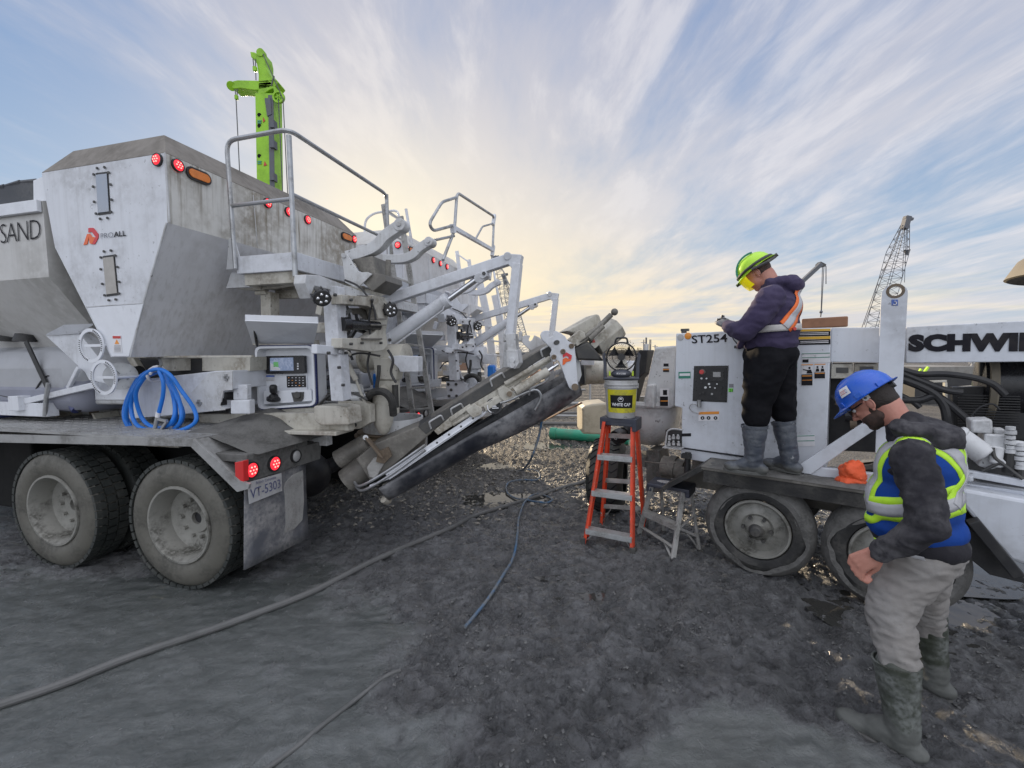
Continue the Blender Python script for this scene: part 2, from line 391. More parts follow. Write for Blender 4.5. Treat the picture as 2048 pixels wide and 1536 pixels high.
# ---------------------------------------------------------------- mesh builder
class MB:
    def __init__(s):
        s.v = []
        s.f = []
        s.m = []
        s.cur = 0

    def mat(s, i):
        s.cur = i
        return s

    def add(s, vs, fs):
        o = len(s.v)
        s.v += [tuple(a) for a in vs]
        s.f += [tuple(i + o for i in f) for f in fs]
        s.m += [s.cur] * len(fs)
        return s

    def prism(s, pts, vec):
        """planar outline swept by vec"""
        n = len(pts)
        pts = [V(p) for p in pts]
        vs = pts + [p + vec for p in pts]
        fs = [tuple(range(n))[::-1], tuple(range(n, 2 * n))]
        fs += [(i, (i + 1) % n, n + (i + 1) % n, n + i) for i in range(n)]
        return s.add(vs, fs)

    def box(s, c, x, y, z):
        """centre and three half-axis vectors"""
        c = V(c)
        vs = [c + x * a + y * b + z * d for a in (-1, 1) for b in (-1, 1) for d in (-1, 1)]
        return s.add(vs, [(0, 1, 3, 2), (4, 6, 7, 5), (0, 4, 5, 1), (2, 3, 7, 6), (0, 2, 6, 4), (1, 5, 7, 3)])

    def cuboid(s, fr, a, b):
        """box in a frame fr(u,v,w) between corners a and b"""
        vs = [fr(x, y, z) for x in (a[0], b[0]) for y in (a[1], b[1]) for z in (a[2], b[2])]
        return s.add(vs, [(0, 1, 3, 2), (4, 6, 7, 5), (0, 4, 5, 1), (2, 3, 7, 6), (0, 2, 6, 4), (1, 5, 7, 3)])

    def bar(s, p, q, w, h, up=UP):
        p, q = V(p), V(q)
        d = (q - p).normalized()
        side = d.cross(up)
        if side.length < 1e-4:
            side = d.cross(XV)
        side.normalize()
        u = side.cross(d).normalized()
        return s.box((p + q) / 2, (q - p) / 2, side * w / 2, u * h / 2)

    def tube(s, pts, r, n=8, cap=True, closed=False):
        pts = [V(p) for p in pts]
        rs = r if isinstance(r, (list, tuple)) else [r] * len(pts)
        k = len(pts)
        vs, fs = [], []
        prev = None
        for i, p in enumerate(pts):
            if closed:
                d = (pts[(i + 1) % k] - pts[i - 1]).normalized()
            else:
                d = (pts[min(i + 1, k - 1)] - pts[max(i - 1, 0)]).normalized()
            if prev is None:
                a = d.cross(UP)
                if a.length < 0.05:
                    a = d.cross(XV)
            else:
                a = prev - d * prev.dot(d)
            a.normalize()
            prev = a
            b = d.cross(a)
            for j in range(n):
                t = 2 * math.pi * j / n
                vs.append(p + (a * math.cos(t) + b * math.sin(t)) * rs[i])
        for i in range(k if closed else k - 1):
            for j in range(n):
                i2 = (i + 1) % k
                fs.append((i * n + j, i * n + (j + 1) % n, i2 * n + (j + 1) % n, i2 * n + j))
        if cap and not closed:
            fs.append(tuple(range(n))[::-1])
            fs.append(tuple(range((k - 1) * n, k * n)))
        return s.add(vs, fs)

    def cyl(s, p, q, r, r2=None, n=20):
        return s.tube([p, q], [r, r if r2 is None else r2], n)

    def lathe(s, o, ax, prof, n=48, a0=0.0, a1=2 * math.pi, ref=UP):
        """prof: (distance along ax, radius)"""
        ax = V(ax).normalized()
        e1 = ax.cross(ref)
        if e1.length < 1e-3:
            e1 = ax.cross(XV)
        e1.normalize()
        e2 = ax.cross(e1)
        full = abs(a1 - a0 - 2 * math.pi) < 1e-4
        k = n if full else n + 1
        vs, fs = [], []
        for i in range(k):
            t = a0 + (a1 - a0) * i / n
            for (h, r) in prof:
                vs.append(V(o) + ax * h + (e1 * math.cos(t) + e2 * math.sin(t)) * r)
        P = len(prof)
        for i in range(n):
            i2 = (i + 1) % k
            for j in range(P - 1):
                fs.append((i * P + j, i2 * P + j, i2 * P + j + 1, i * P + j + 1))
        return s.add(vs, fs)

    def ball(s, c, r, ax=None, seg=16, rings=10):
        if isinstance(r, (int, float)):
            r = (r, r, r)
        X, Y, Z = ax if ax else (XV, YV, UP)
        vs = [V(c) + Z * r[2]]
        for i in range(1, rings):
            ph = math.pi * i / rings
            for j in range(seg):
                t = 2 * math.pi * j / seg
                vs.append(V(c) + X * (r[0] * math.sin(ph) * math.cos(t)) + Y * (r[1] * math.sin(ph) * math.sin(t)) + Z * (r[2] * math.cos(ph)))
        vs.append(V(c) - Z * r[2])
        fs = [(0, 1 + j, 1 + (j + 1) % seg) for j in range(seg)]
        for i in range(rings - 2):
            for j in range(seg):
                a = 1 + i * seg
                fs.append((a + j, a + seg + j, a + seg + (j + 1) % seg, a + (j + 1) % seg))
        e = len(vs) - 1
        a = 1 + (rings - 2) * seg
        fs += [(a + j, e, a + (j + 1) % seg) for j in range(seg)]
        return s.add(vs, fs)

    def limb(s, pts, rs, n=14):
        """overlapping balls and cones, for remeshing"""
        for p, r in zip(pts, rs):
            s.ball(p, r, seg=n, rings=8)
        for i in range(len(pts) - 1):
            s.cyl(pts[i], pts[i + 1], rs[i], rs[i + 1], n=n)
        return s


def inherit(o, root):
    o.parent = root


def link_mesh(name, me, mats, parent=None, smooth=True, bevel=0.0, label=None, angle=35):
    o = bpy.data.objects.new(name, me)
    COL.objects.link(o)
    for m in (mats if isinstance(mats, (list, tuple)) else [mats]):
        me.materials.append(M[m])
    if smooth:
        for p in me.polygons:
            p.use_smooth = True
        try:
            me.set_sharp_from_angle(angle=rad(angle))
        except Exception:
            pass
    if bevel > 0:
        b = o.modifiers.new('bevel', 'BEVEL')
        b.width = bevel
        b.segments = 2
        b.limit_method = 'ANGLE'
        b.angle_limit = rad(40)
    if label:
        o['label'] = label
    if parent is not None:
        base = wloc(parent)
        me.transform(Matrix.Translation(-base))
        o.parent = parent
    return o


def wloc(o):
    l = V(o.location)
    while o.parent:
        o = o.parent
        l += V(o.location)
    return l


def fin(name, mb, mats, parent=None, bevel=0.0, label=None, smooth=True, angle=35, recalc=True):
    me = bpy.data.meshes.new(name)
    me.from_pydata(mb.v, [], mb.f)
    for p, i in zip(me.polygons, mb.m):
        p.material_index = i
    if recalc:
        bm = bmesh.new()
        bm.from_mesh(me)
        bmesh.ops.recalc_face_normals(bm, faces=bm.faces)
        bm.to_mesh(me)
        bm.free()
    me.update()
    return link_mesh(name, me, mats, parent, smooth, bevel, label, angle)


def tag(o, label, cat, group=None, kind=None):
    if label:
        o['label'] = label
    if cat:
        o['category'] = cat
    if group:
        o['group'] = group
    if kind:
        o['kind'] = kind
    return o


def thing(name, label, cat, loc, group=None):
    o = bpy.data.objects.new(name, None)
    o.empty_display_size = 0.1
    COL.objects.link(o)
    o.location = loc
    return tag(o, label, cat, group)


def copy_tree(o, parent=None, move=None):
    c = o.copy()
    COL.objects.link(c)
    if parent is not None:
        c.parent = parent
    if move is not None:
        c.location = V(o.location) + move
    for ch in list(o.children):
        copy_tree(ch, c)
    return c


def px(pl, pts, d):
    return [pl(x, y, d) for x, y in pts]


def away(pl):
    return {TP: AV, SP: -RV, QP: QV, WP: YV, PP: -PV}[pl]


def slab(mb, pl, pts, d, th):
    """outline measured on plane pl=d, thickness going away from the camera side"""
    return mb.prism(px(pl, pts, d), away(pl) * th)


def disc(mb, c, ax, r, th, n=24):
    return mb.cyl(V(c), V(c) + V(ax).normalized() * th, r, n=n)


def arc(c, u, v, r, a0, a1, n):
    return [V(c) + u * (r * math.cos(a0 + (a1 - a0) * i / n)) + v * (r * math.sin(a0 + (a1 - a0) * i / n)) for i in range(n + 1)]


def spline(pts, n=8, closed=False):
    pts = [V(p) for p in pts]
    k = len(pts)
    out = []
    rng = range(k if closed else k - 1)
    for i in rng:
        if closed:
            p0, p1, p2, p3 = pts[i - 1], pts[i], pts[(i + 1) % k], pts[(i + 2) % k]
        else:
            p0, p1, p2, p3 = pts[max(i - 1, 0)], pts[i], pts[i + 1], pts[min(i + 2, k - 1)]
        for j in range(n):
            t = j / n
            out.append(0.5 * ((2 * p1) + (p2 - p0) * t + (2 * p0 - 5 * p1 + 4 * p2 - p3) * t * t + (3 * p1 - p0 - 3 * p2 + p3) * t ** 3))
    if not closed:
        out.append(pts[-1])
    return out


def rounded(pts, r, n=5):
    """round the inner corners of an open 3D path"""
    pts = [V(p) for p in pts]
    out = [pts[0]]
    for i in range(1, len(pts) - 1):
        a, b, c = pts[i - 1], pts[i], pts[i + 1]
        ra = min(r, (a - b).length * 0.45)
        rc = min(r, (c - b).length * 0.45)
        p0 = b + (a - b).normalized() * ra
        p1 = b + (c - b).normalized() * rc
        for j in range(n + 1):
            t = j / n
            out.append(p0 * (1 - t) ** 2 + b * 2 * t * (1 - t) + p1 * t * t)
    out.append(pts[-1])
    return out


def text(name, s, o, xv, yv, mat, parent, bold=0.0, thick=0.002, spacing=1.0, keep=False, align_len=True, label=None):
    """lettering whose box runs from o along xv (full width) and yv (cap height)"""
    cu = bpy.data.curves.new(name, 'FONT')
    cu.body = s
    cu.offset = bold
    cu.space_character = spacing
    cu.resolution_u = 3
    ob = bpy.data.objects.new(name, cu)
    COL.objects.link(ob)
    bpy.context.view_layer.update()
    me = bpy.data.meshes.new_from_object(ob.evaluated_get(bpy.context.evaluated_depsgraph_get()))
    bpy.data.objects.remove(ob)
    xs = [v.co.x for v in me.vertices]
    ys = [v.co.y for v in me.vertices]
    x0, x1, y0, y1 = min(xs), max(xs), min(ys), max(ys)
    xv, yv, o = V(xv), V(yv), V(o)
    nrm = xv.cross(yv).normalized()
    bm = bmesh.new()
    bm.from_mesh(me)
    for v in bm.verts:
        v.co = o + xv * ((v.co.x - x0) / (x1 - x0)) + yv * ((v.co.y - y0) / (y1 - y0)) + nrm * thick
    bm.to_mesh(me)
    bm.free()
    return link_mesh(name, me, mat, parent, smooth=False, label=label)


def textpx(name, s, pl, d, bl, br, tl, mat, parent, **kw):
    o = pl(bl[0], bl[1], d)
    return text(name, s, o, pl(br[0], br[1], d) - o, pl(tl[0], tl[1], d) - o, mat, parent, **kw)


def bake(o):
    """apply modifiers, keep the object"""
    dg = bpy.context.evaluated_depsgraph_get()
    me = bpy.data.meshes.new_from_object(o.evaluated_get(dg))
    old = o.data
    o.modifiers.clear()
    o.data = me
    bpy.data.meshes.remove(old)
    return o


def organic(name, mb, mat, parent, voxel=0.01, smooth=4, label=None, fn=None, fac=0.5):
    """fuse overlapping solids into one continuous surface"""
    me = bpy.data.meshes.new(name)
    me.from_pydata(mb.v, [], mb.f)
    bm = bmesh.new()
    bm.from_mesh(me)
    bmesh.ops.recalc_face_normals(bm, faces=bm.faces)
    bm.to_mesh(me)
    bm.free()
    o = bpy.data.objects.new(name, me)
    COL.objects.link(o)
    r = o.modifiers.new('r', 'REMESH')
    r.mode = 'VOXEL'
    r.voxel_size = voxel
    s = o.modifiers.new('s', 'SMOOTH')
    s.iterations = smooth
    s.factor = fac
    bpy.context.view_layer.update()
    dg = bpy.context.evaluated_depsgraph_get()
    me2 = bpy.data.meshes.new_from_object(o.evaluated_get(dg))
    bpy.data.objects.remove(o)
    if fn:
        ns = [v.normal.copy() for v in me2.vertices]
        for v, nn in zip(me2.vertices, ns):
            v.co = fn(v.co.copy(), nn)
    bvh = BVHTree.FromPolygons([v.co.copy() for v in me2.vertices], [tuple(p.vertices) for p in me2.polygons])
    ob = link_mesh(name, me2, mat, parent, smooth=True, label=label, angle=180)
    return ob, bvh


EXPLODE = {'labels', 'bolt_ring', 'seam', 'post', 'hydraulic_motor', 'hydraulic_hose', 'eye', 'eyebrow', 'bin_support', 'outrigger', 'access_port', 'hose_fitting', 'relay_box', 'vent',
           'marking', 'hole', 'warning_mark', 'switches', 'toggle_latch', 'slot_boss', 'lime_clip', 'filler_cap', 'brass_fitting', 'pin', 'mount_bolt', 'rivets', 'lettering_block', 'grey_hose',
           'handle_boss', 'lower_hose', 'strut', 'hydraulic_pipe', 'gusset', 'junction_box', 'rear_sill', 'frame_rail', 'chassis', 'axle', 'corner_brace', 'riser', 'cable', 'control_cable', 'platform', 'outlet_leg', 'engine_bay', 'sheave', 'caked_mud'}
RENAME = {'labels': 'label', 'rivets': 'rivet', 'bolt_ring': 'bolt', 'switches': 'switch'}


def explode(o):
    """separate pieces that do not touch become objects of their own, same name"""
    me = o.data
    n = len(me.vertices)
    par = list(range(n))

    def find(a):
        while par[a] != a:
            par[a] = par[par[a]]
            a = par[a]
        return a
    for p in me.polygons:
        a = find(p.vertices[0])
        for v in p.vertices[1:]:
            b = find(v)
            if a != b:
                par[b] = a
    isl = {}
    for i in range(n):
        isl.setdefault(find(i), []).append(i)
    boxes = []
    for k, vs in isl.items():
        cs = [me.vertices[i].co for i in vs]
        lo = V([min(c[j] for c in cs) for j in range(3)])
        hi = V([max(c[j] for c in cs) for j in range(3)])
        boxes.append([lo, hi, set(vs)])
    ch = True
    e = .004
    while ch:
        ch = False
        for i in range(len(boxes)):
            for j in range(i + 1, len(boxes)):
                A, B_ = boxes[i], boxes[j]
                if all(A[0][k] - e <= B_[1][k] and B_[0][k] - e <= A[1][k] for k in range(3)):
                    A[0] = V([min(A[0][k], B_[0][k]) for k in range(3)])
                    A[1] = V([max(A[1][k], B_[1][k]) for k in range(3)])
                    A[2] |= B_[2]
                    boxes.pop(j)
                    ch = True
                    break
            if ch:
                break
    base = o.name.split('.')[0]
    nm = RENAME.get(base, base)
    o.name = nm
    if len(boxes) < 2:
        return
    polys = [(tuple(p.vertices), p.material_index, p.use_smooth) for p in me.polygons]
    for k, (lo, hi, vs) in enumerate(boxes):
        idx = {v: i for i, v in enumerate(sorted(vs))}
        m2 = bpy.data.meshes.new(nm)
        pf = [p for p in polys if p[0][0] in vs]
        m2.from_pydata([me.vertices[v].co.copy() for v in sorted(vs)], [], [tuple(idx[v] for v in p[0]) for p in pf])
        for q, p in zip(m2.polygons, pf):
            q.material_index = p[1]
            q.use_smooth = p[2]
        for m_ in me.materials:
            m2.materials.append(m_)
        if any(p[2] for p in pf):
            try:
                m2.set_sharp_from_angle(angle=rad(35))
            except Exception:
                pass
        if k == 0:
            first = m2
        else:
            c = o.copy()
            c.name = nm
            c.data = m2
            COL.objects.link(c)
    o.data = first


def bolts(mb, pts, ax, r=0.012, h=0.008):
    for p in pts:
        mb.cyl(V(p), V(p) + V(ax).normalized() * h, r, n=6)
    return mb


# ---------------------------------------------------------------- ground
def fbm(x, y, s, o=4, seed=0.0):
    return noise.fractal(V((x * s + seed, y * s - seed, seed * 1.7)), 1.0, 2.0, o)


DIPS = [(3.15, 2.95, 0.55, 0.35, 0.07), (3.9, 3.6, 0.7, 0.3, 0.07), (-0.35, 6.9, 0.55, 0.25, 0.06), (0.0, 5.35, 0.35, 0.22, 0.045),
        (0.62, 3.15, 0.16, 0.10, 0.035), (0.35, 3.45, 0.10, 0.05, 0.03), (0.9, 8.3, 0.5, 0.2, 0.05)]


def slurry(x, y):
    """smooth run-out slurry around the truck wheels and in front of the pump"""
    a = math.exp(-(((x + 3.0) / 2.6) ** 2 + ((y - 2.4) / 1.5) ** 2) ** 1.5)
    b = math.exp(-(((x - 1.05) / 0.75) ** 2 + ((y - 1.55) / 0.55) ** 2) ** 2)
    c = math.exp(-(((x + 1.25) / 0.9) ** 2 + ((y - 1.7) / 0.35) ** 2) ** 2) * 0.8
    q = min(1.0, a + b + c)
    q = (q - 0.5 + 0.35 * noise.noise(V((x * 2.2, y * 2.6, 5.5))) + 0.18 * noise.noise(V((x * 7, y * 8, 9.5)))) * 2.6 + 0.5
    return max(0.0, min(1.0, q))


TRACKS = [((-0.15, 0.75), (1.25, 3.4), 0.15), ((0.65, 0.8), (2.2, 3.0), 0.13), ((-2.6, 1.15), (0.4, 2.15), 0.16), ((-0.9, 0.9), (-0.2, 2.9), 0.12)]
random.seed(21)
PRINTS = []
for k in range(26):
    a = random.uniform(0, 6.28)
    PRINTS.append((random.uniform(-1.2, 2.6), random.uniform(0.95, 3.6), math.cos(a), math.sin(a)))


def marks(x, y):
    h = 0.0
    for (a, b, w) in TRACKS:
        dx, dy = b[0] - a[0], b[1] - a[1]
        L = math.hypot(dx, dy)
        dx, dy = dx / L, dy / L
        u = (x - a[0]) * dx + (y - a[1]) * dy
        v = -(x - a[0]) * dy + (y - a[1]) * dx + 0.03 * math.sin(u * 3)
        if -0.1 < u < L + 0.1 and abs(v) < w * 1.7:
            e = max(0.0, 1 - (abs(v) / w) ** 4)
            cle = 0.5 + 0.5 * math.copysign(min(1, abs(math.sin((u + abs(v) * 0.7) * 52)) * 2), math.sin((u + abs(v) * 0.7) * 52))
            h += -e * (0.020 + 0.018 * cle)
            rim = math.exp(-((abs(v) - w * 1.2) / (w * 0.25)) ** 2)
            h += 0.020 * rim
    for (cx, cy, c, s_) in PRINTS:
        px_, py_ = x - cx, y - cy
        if abs(px_) < 0.25 and abs(py_) < 0.25:
            u = px_ * c + py_ * s_
            v = -px_ * s_ + py_ * c
            ww = 0.050 + 0.012 * math.sin(u * 14)
            q = (u / 0.145) ** 2 + (v / ww) ** 2
            if q < 1:
                h -= 0.028 * min(1, (1 - q) * 4) * (0.75 + 0.25 * math.sin(u * 190))
            elif q < 2:
                h += 0.012 * (1 - abs(q - 1.4) / 0.6) if abs(q - 1.4) < 0.6 else 0
    return h


def gheight(x, y):
    far = 1.0 if y < 12 and abs(x) < 12 else 0.4
    w = slurry(x, y)
    h = 0.030 * fbm(x, y, 0.9, 3, 1.3)
    n1 = noise.noise(V((x * 6.5, y * 8.0, 3.1)))
    n2 = noise.noise(V((x * 13 + 5, y * 15, 7.7)))
    n3 = noise.noise(V((x * 29, y * 31, 1.7)))
    rg = (1 - abs(n1) * 2.2)
    rough = 0.022 * fbm(x, y, 2.6, 3, 4.1) + 0.028 * max(-0.6, rg) * (0.6 + n2) + 0.022 * (1 - abs(n2) * 2) + 0.014 * n3
    # tyre ruts running left to right in the near mud
    rut = 0.012 * math.sin((y * 0.9 + x * 0.35) * 9 + 1.5 * fbm(x, y, 1.2, 2, 7.0)) * math.exp(-((y - 1.6) / 1.3) ** 2)
    if -3 < x < 3 and 0.7 < y < 4:
        h += marks(x, y) * (1 - 0.6 * w)
    h += (rough + rut) * (1 - 0.80 * w) * far
    # cleat prints
    if -1.2 < x < 3.5 and 0.8 < y < 3.2:
        g = fbm(x, y, 1.3, 2, 12.0)
        if g > 0.05:
            h += -0.018 * max(0, math.sin(x * 34 + y * 9)) * min(1, (g - 0.05) * 5) * (1 - w)
    for cx, cy, rx, ry, dp in DIPS:
        q = ((x - cx) / rx) ** 2 + ((y - cy) / ry) ** 2
        if q < 9:
            h -= dp * math.exp(-q)
    return h * 0.9


def ground():
    def axis(lo, hi, step, far):
        a = []
        x = lo
        while x < hi:
            a.append(x)
            x += step
        s = step
        up = []
        while x < far:
            up.append(x)
            s *= 1.14
            x += s
        up.append(far)
        s = step
        dn = []
        x = lo - s
        while x > -far:
            dn.append(x)
            s *= 1.14
            x -= s
        dn.append(-far)
        return dn[::-1] + a + up
    xs = axis(-4.4, 4.2, 0.021, 3000)
    ys = axis(0.7, 6.6, 0.021, 3000)
    vs = []
    for y in ys:
        for x in xs:
            if abs(x) < 60 and -20 < y < 80:
                z = gheight(x, y)
            else:
                z = 0.0
            vs.append((x, y, z))
    nx = len(xs)
    fs = [(j * nx + i, j * nx + i + 1, (j + 1) * nx + i + 1, (j + 1) * nx + i) for j in range(len(ys) - 1) for i in range(nx - 1)]
    me = bpy.data.meshes.new('ground')
    me.from_pydata(vs, [], fs)
    at = me.attributes.new('slurry', 'FLOAT', 'POINT')
    at.data.foreach_set('value', [slurry(v[0], v[1]) if abs(v[0]) < 9 and 0 < v[1] < 9 else 0.0 for v in vs])
    for p in me.polygons:
        p.use_smooth = True
    m = bpy.data.materials.new('wet_mud')
    m.use_nodes = True
    n = NT(m.node_tree)
    b = n.n.get('Principled BSDF')
    tc = n.new('ShaderNodeTexCoord')
    o = tc.outputs['Object']
    sep = n.new('ShaderNodeSeparateXYZ')
    n.l.new(o, sep.inputs[0])
    X, Y, Z = sep.outputs
    big = n.noise(o, 0.8, 4, 0.55)
    med = n.noise(o, 5.0, 6, 0.65, 0.4)
    fine = n.noise(o, 38, 5, 0.7)
    smear = n.noise(n.mapping(o, scale=(2.0, 9, 1), rot=(0, 0, rad(-22))), 1.6, 6, 0.65, 0.5)
    c = n.mix(n.ramp(med, 0.35, 0.68), (0.115, 0.117, 0.120), (0.235, 0.236, 0.243))
    c = n.mix(n.math('MULTIPLY', n.ramp(smear, 0.48, 0.72), 0.55), c, (0.18, 0.18, 0.183))
    c = n.mix(n.math('MULTIPLY', n.ramp(fine, 0.55, 0.75), 0.5), c, (0.135, 0.133, 0.13))
    grit = n.new('ShaderNodeTexVoronoi')
    n.l.new(o, grit.inputs['Vector'])
    grit.inputs['Scale'].default_value = 75
    gsep = n.new('ShaderNodeSeparateXYZ')
    n.l.new(grit.outputs['Color'], gsep.inputs[0])
    peb = n.math('MULTIPLY', n.ramp(gsep.outputs[0], 0.80, 0.86), n.ramp(grit.outputs['Distance'], 0.42, 0.30))
    c = n.mix(n.math('MULTIPLY', peb, n.math('MULTIPLY', n.ramp(n.noise(o, 1.7, 3, 0.6), 0.38, 0.60), 0.8)), c, (0.20, 0.198, 0.19))
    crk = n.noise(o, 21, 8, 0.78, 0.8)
    c = n.mix(n.math('MULTIPLY', n.ramp(crk, 0.50, 0.40), 0.60), c, (0.040, 0.040, 0.042))  # occlusion-like shade painted in the bump's hollows, as well as wet dark mud
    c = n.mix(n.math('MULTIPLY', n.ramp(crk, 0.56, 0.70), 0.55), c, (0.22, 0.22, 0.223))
    # grey-green cement slurry on the left
    an = n.new('ShaderNodeAttribute', attribute_name='slurry')
    slm = n.ramp(n.math('ADD', an.outputs['Fac'], n.math('MULTIPLY', n.math('SUBTRACT', n.noise(o, 11, 5, 0.65), 0.5), 1.3)), 0.05, 0.95)
    slc = n.mix(n.ramp(smear, 0.35, 0.7), (0.058, 0.066, 0.063), (0.104, 0.112, 0.109))
    c = n.mix(n.math('MULTIPLY', slm, 0.9), c, slc)
    # dry gravelly yard further off
    yd = n.ramp(Y, 4.2, 7.5)
    gv = n.new('ShaderNodeTexVoronoi')
    n.l.new(o, gv.inputs['Vector'])
    gv.inputs['Scale'].default_value = 34
    gcl = n.mix(n.ramp(fine, 0.3, 0.7), (0.10, 0.093, 0.085), (0.26, 0.24, 0.21))
    gcl = n.mix(n.math('MULTIPLY', n.ramp(n.noise(o, 0.35, 3, 0.6), 0.45, 0.6), 0.7), gcl, (0.085, 0.085, 0.088))
    c = n.mix(n.math('MULTIPLY', yd, 0.85), c, gcl)
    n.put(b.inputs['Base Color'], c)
    ro = n.math('ADD', 0.26, n.math('MULTIPLY', n.ramp(med, 0.35, 0.65), 0.20))
    ro = n.math('SUBTRACT', ro, n.math('MULTIPLY', n.ramp(n.noise(o, 2.3, 4, 0.6), 0.48, 0.60), 0.20))
    ro = n.math('SUBTRACT', ro, n.math('MULTIPLY', slm, 0.14))
    ro = n.math('ADD', ro, n.math('MULTIPLY', yd, 0.35), clamp=True)
    n.put(b.inputs['Roughness'], ro)
    n.put(b.inputs['Specular IOR Level'], n.math('SUBTRACT', 0.95, n.math('MULTIPLY', yd, 0.65)))
    bp = n.new('ShaderNodeBump')
    bp.inputs['Distance'].default_value = 0.05
    n.put(bp.inputs['Strength'], n.math('SUBTRACT', 1.0, n.math('MULTIPLY', slm, 0.62)))
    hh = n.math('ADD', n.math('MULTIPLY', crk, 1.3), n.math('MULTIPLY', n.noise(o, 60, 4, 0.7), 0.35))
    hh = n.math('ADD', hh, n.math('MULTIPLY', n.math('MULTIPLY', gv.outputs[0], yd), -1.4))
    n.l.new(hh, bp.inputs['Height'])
    n.l.new(bp.outputs[0], b.inputs['Normal'])
    MATS['wet_mud'] = m
    ob = link_mesh('ground', me, 'wet_mud', None, smooth=False)
    tag(ob, None, None, kind='structure')
    # puddles
    wm = bpy.data.materials.new('puddle_water')
    wm.use_nodes = True
    n = NT(wm.node_tree)
    b = n.n.get('Principled BSDF')
    b.inputs['Base Color'].default_value = (0.045, 0.045, 0.042, 1)
    b.inputs['Roughness'].default_value = 0.04
    b.inputs['Specular IOR Level'].default_value = 0.6
    bp = n.new('ShaderNodeBump')
    bp.inputs['Distance'].default_value = 0.002
    tc = n.new('ShaderNodeTexCoord')
    n.l.new(n.noise(tc.outputs['Object'], 9, 3, 0.5), bp.inputs['Height'])
    n.l.new(bp.outputs[0], b.inputs['Normal'])
    MATS['water'] = wm
    for cx, cy, rx, ry, dp in DIPS:
        mb = MB()
        zz = gheight(cx, cy) + dp * 0.33
        k = 28
        mb.add([V((cx + rx * 1.9 * math.cos(2 * math.pi * i / k), cy + ry * 1.9 * math.sin(2 * math.pi * i / k), zz)) for i in range(k)], [tuple(range(k))])
        o = fin('puddle', mb, 'water', smooth=False)
        o['kind'] = 'structure'


ground()


def stones(name, n, region, smin, smax, mat, label, cat, flat=0.6):
    mb = MB()
    i = 0
    for _ in range(n * 6):
        if i >= n:
            break
        x, y, w = region()
        if random.random() > w:
            continue
        i += 1
        s = smin + (smax - smin) * random.random() ** 3
        z = gheight(x, y)
        rt = Matrix.Rotation(random.random() * 6.28, 3, 'Z') @ Matrix.Rotation(random.uniform(-.5, .5), 3, 'X')
        vs = []
        for p in ((1, 0, 0), (-1, 0, 0), (0, 1, 0), (0, -1, 0), (0, 0, 1), (0, 0, -1), (.6, .6, .5), (-.6, -.6, .5), (.6, -.6, .45), (-.6, .6, .55)):
            q = V(p) * s * random.uniform(0.7, 1.15)
            q.z *= flat
            vs.append(rt @ q + V((x, y, z + s * 0.25 * flat)))
        mb.add(vs, [(0, 6, 8), (0, 6, 5), (0, 8, 5), (2, 6, 9), (2, 6, 5), (2, 9, 5), (1, 9, 7), (1, 9, 5), (1, 7, 5), (3, 7, 8), (3, 8, 5), (3, 7, 5), (4, 6, 8), (4, 6, 9), (4, 9, 7), (4, 7, 8)])
    o = fin(name, mb, mat, smooth=False)
    tag(o, label, cat, kind='stuff')


def reg_gravel():
    x = random.uniform(-2.5, 4.5)
    y = 4.4 + 8 * random.random() ** 1.5
    w = min(1, max(0, (y - 4.3 + 0.5 * fbm(x, y, 1, 2, 3)) / 1.2)) * (0.35 + max(0, min(1, 1.6 * (0.6 + fbm(x, y, .8, 2, 8)))))
    return x, y, w


def reg_clod():
    x = random.uniform(-4.5, 4.2)
    y = random.uniform(0.8, 5.2)
    w = (1 - slurry(x, y)) * max(0.04, min(1, 0.4 + 1.6 * fbm(x, y, 1.6, 3, 5)))
    return x, y, w


stones('gravel', 15000, reg_gravel, 0.006, 0.032, 'gravel', 'loose crushed gravel spread over the yard behind the conveyor', 'gravel')
stones('mud_clods', 9000, reg_clod, 0.002, 0.015, 'clod', 'small clods and pebbles in the churned wet mud', 'mud clods')
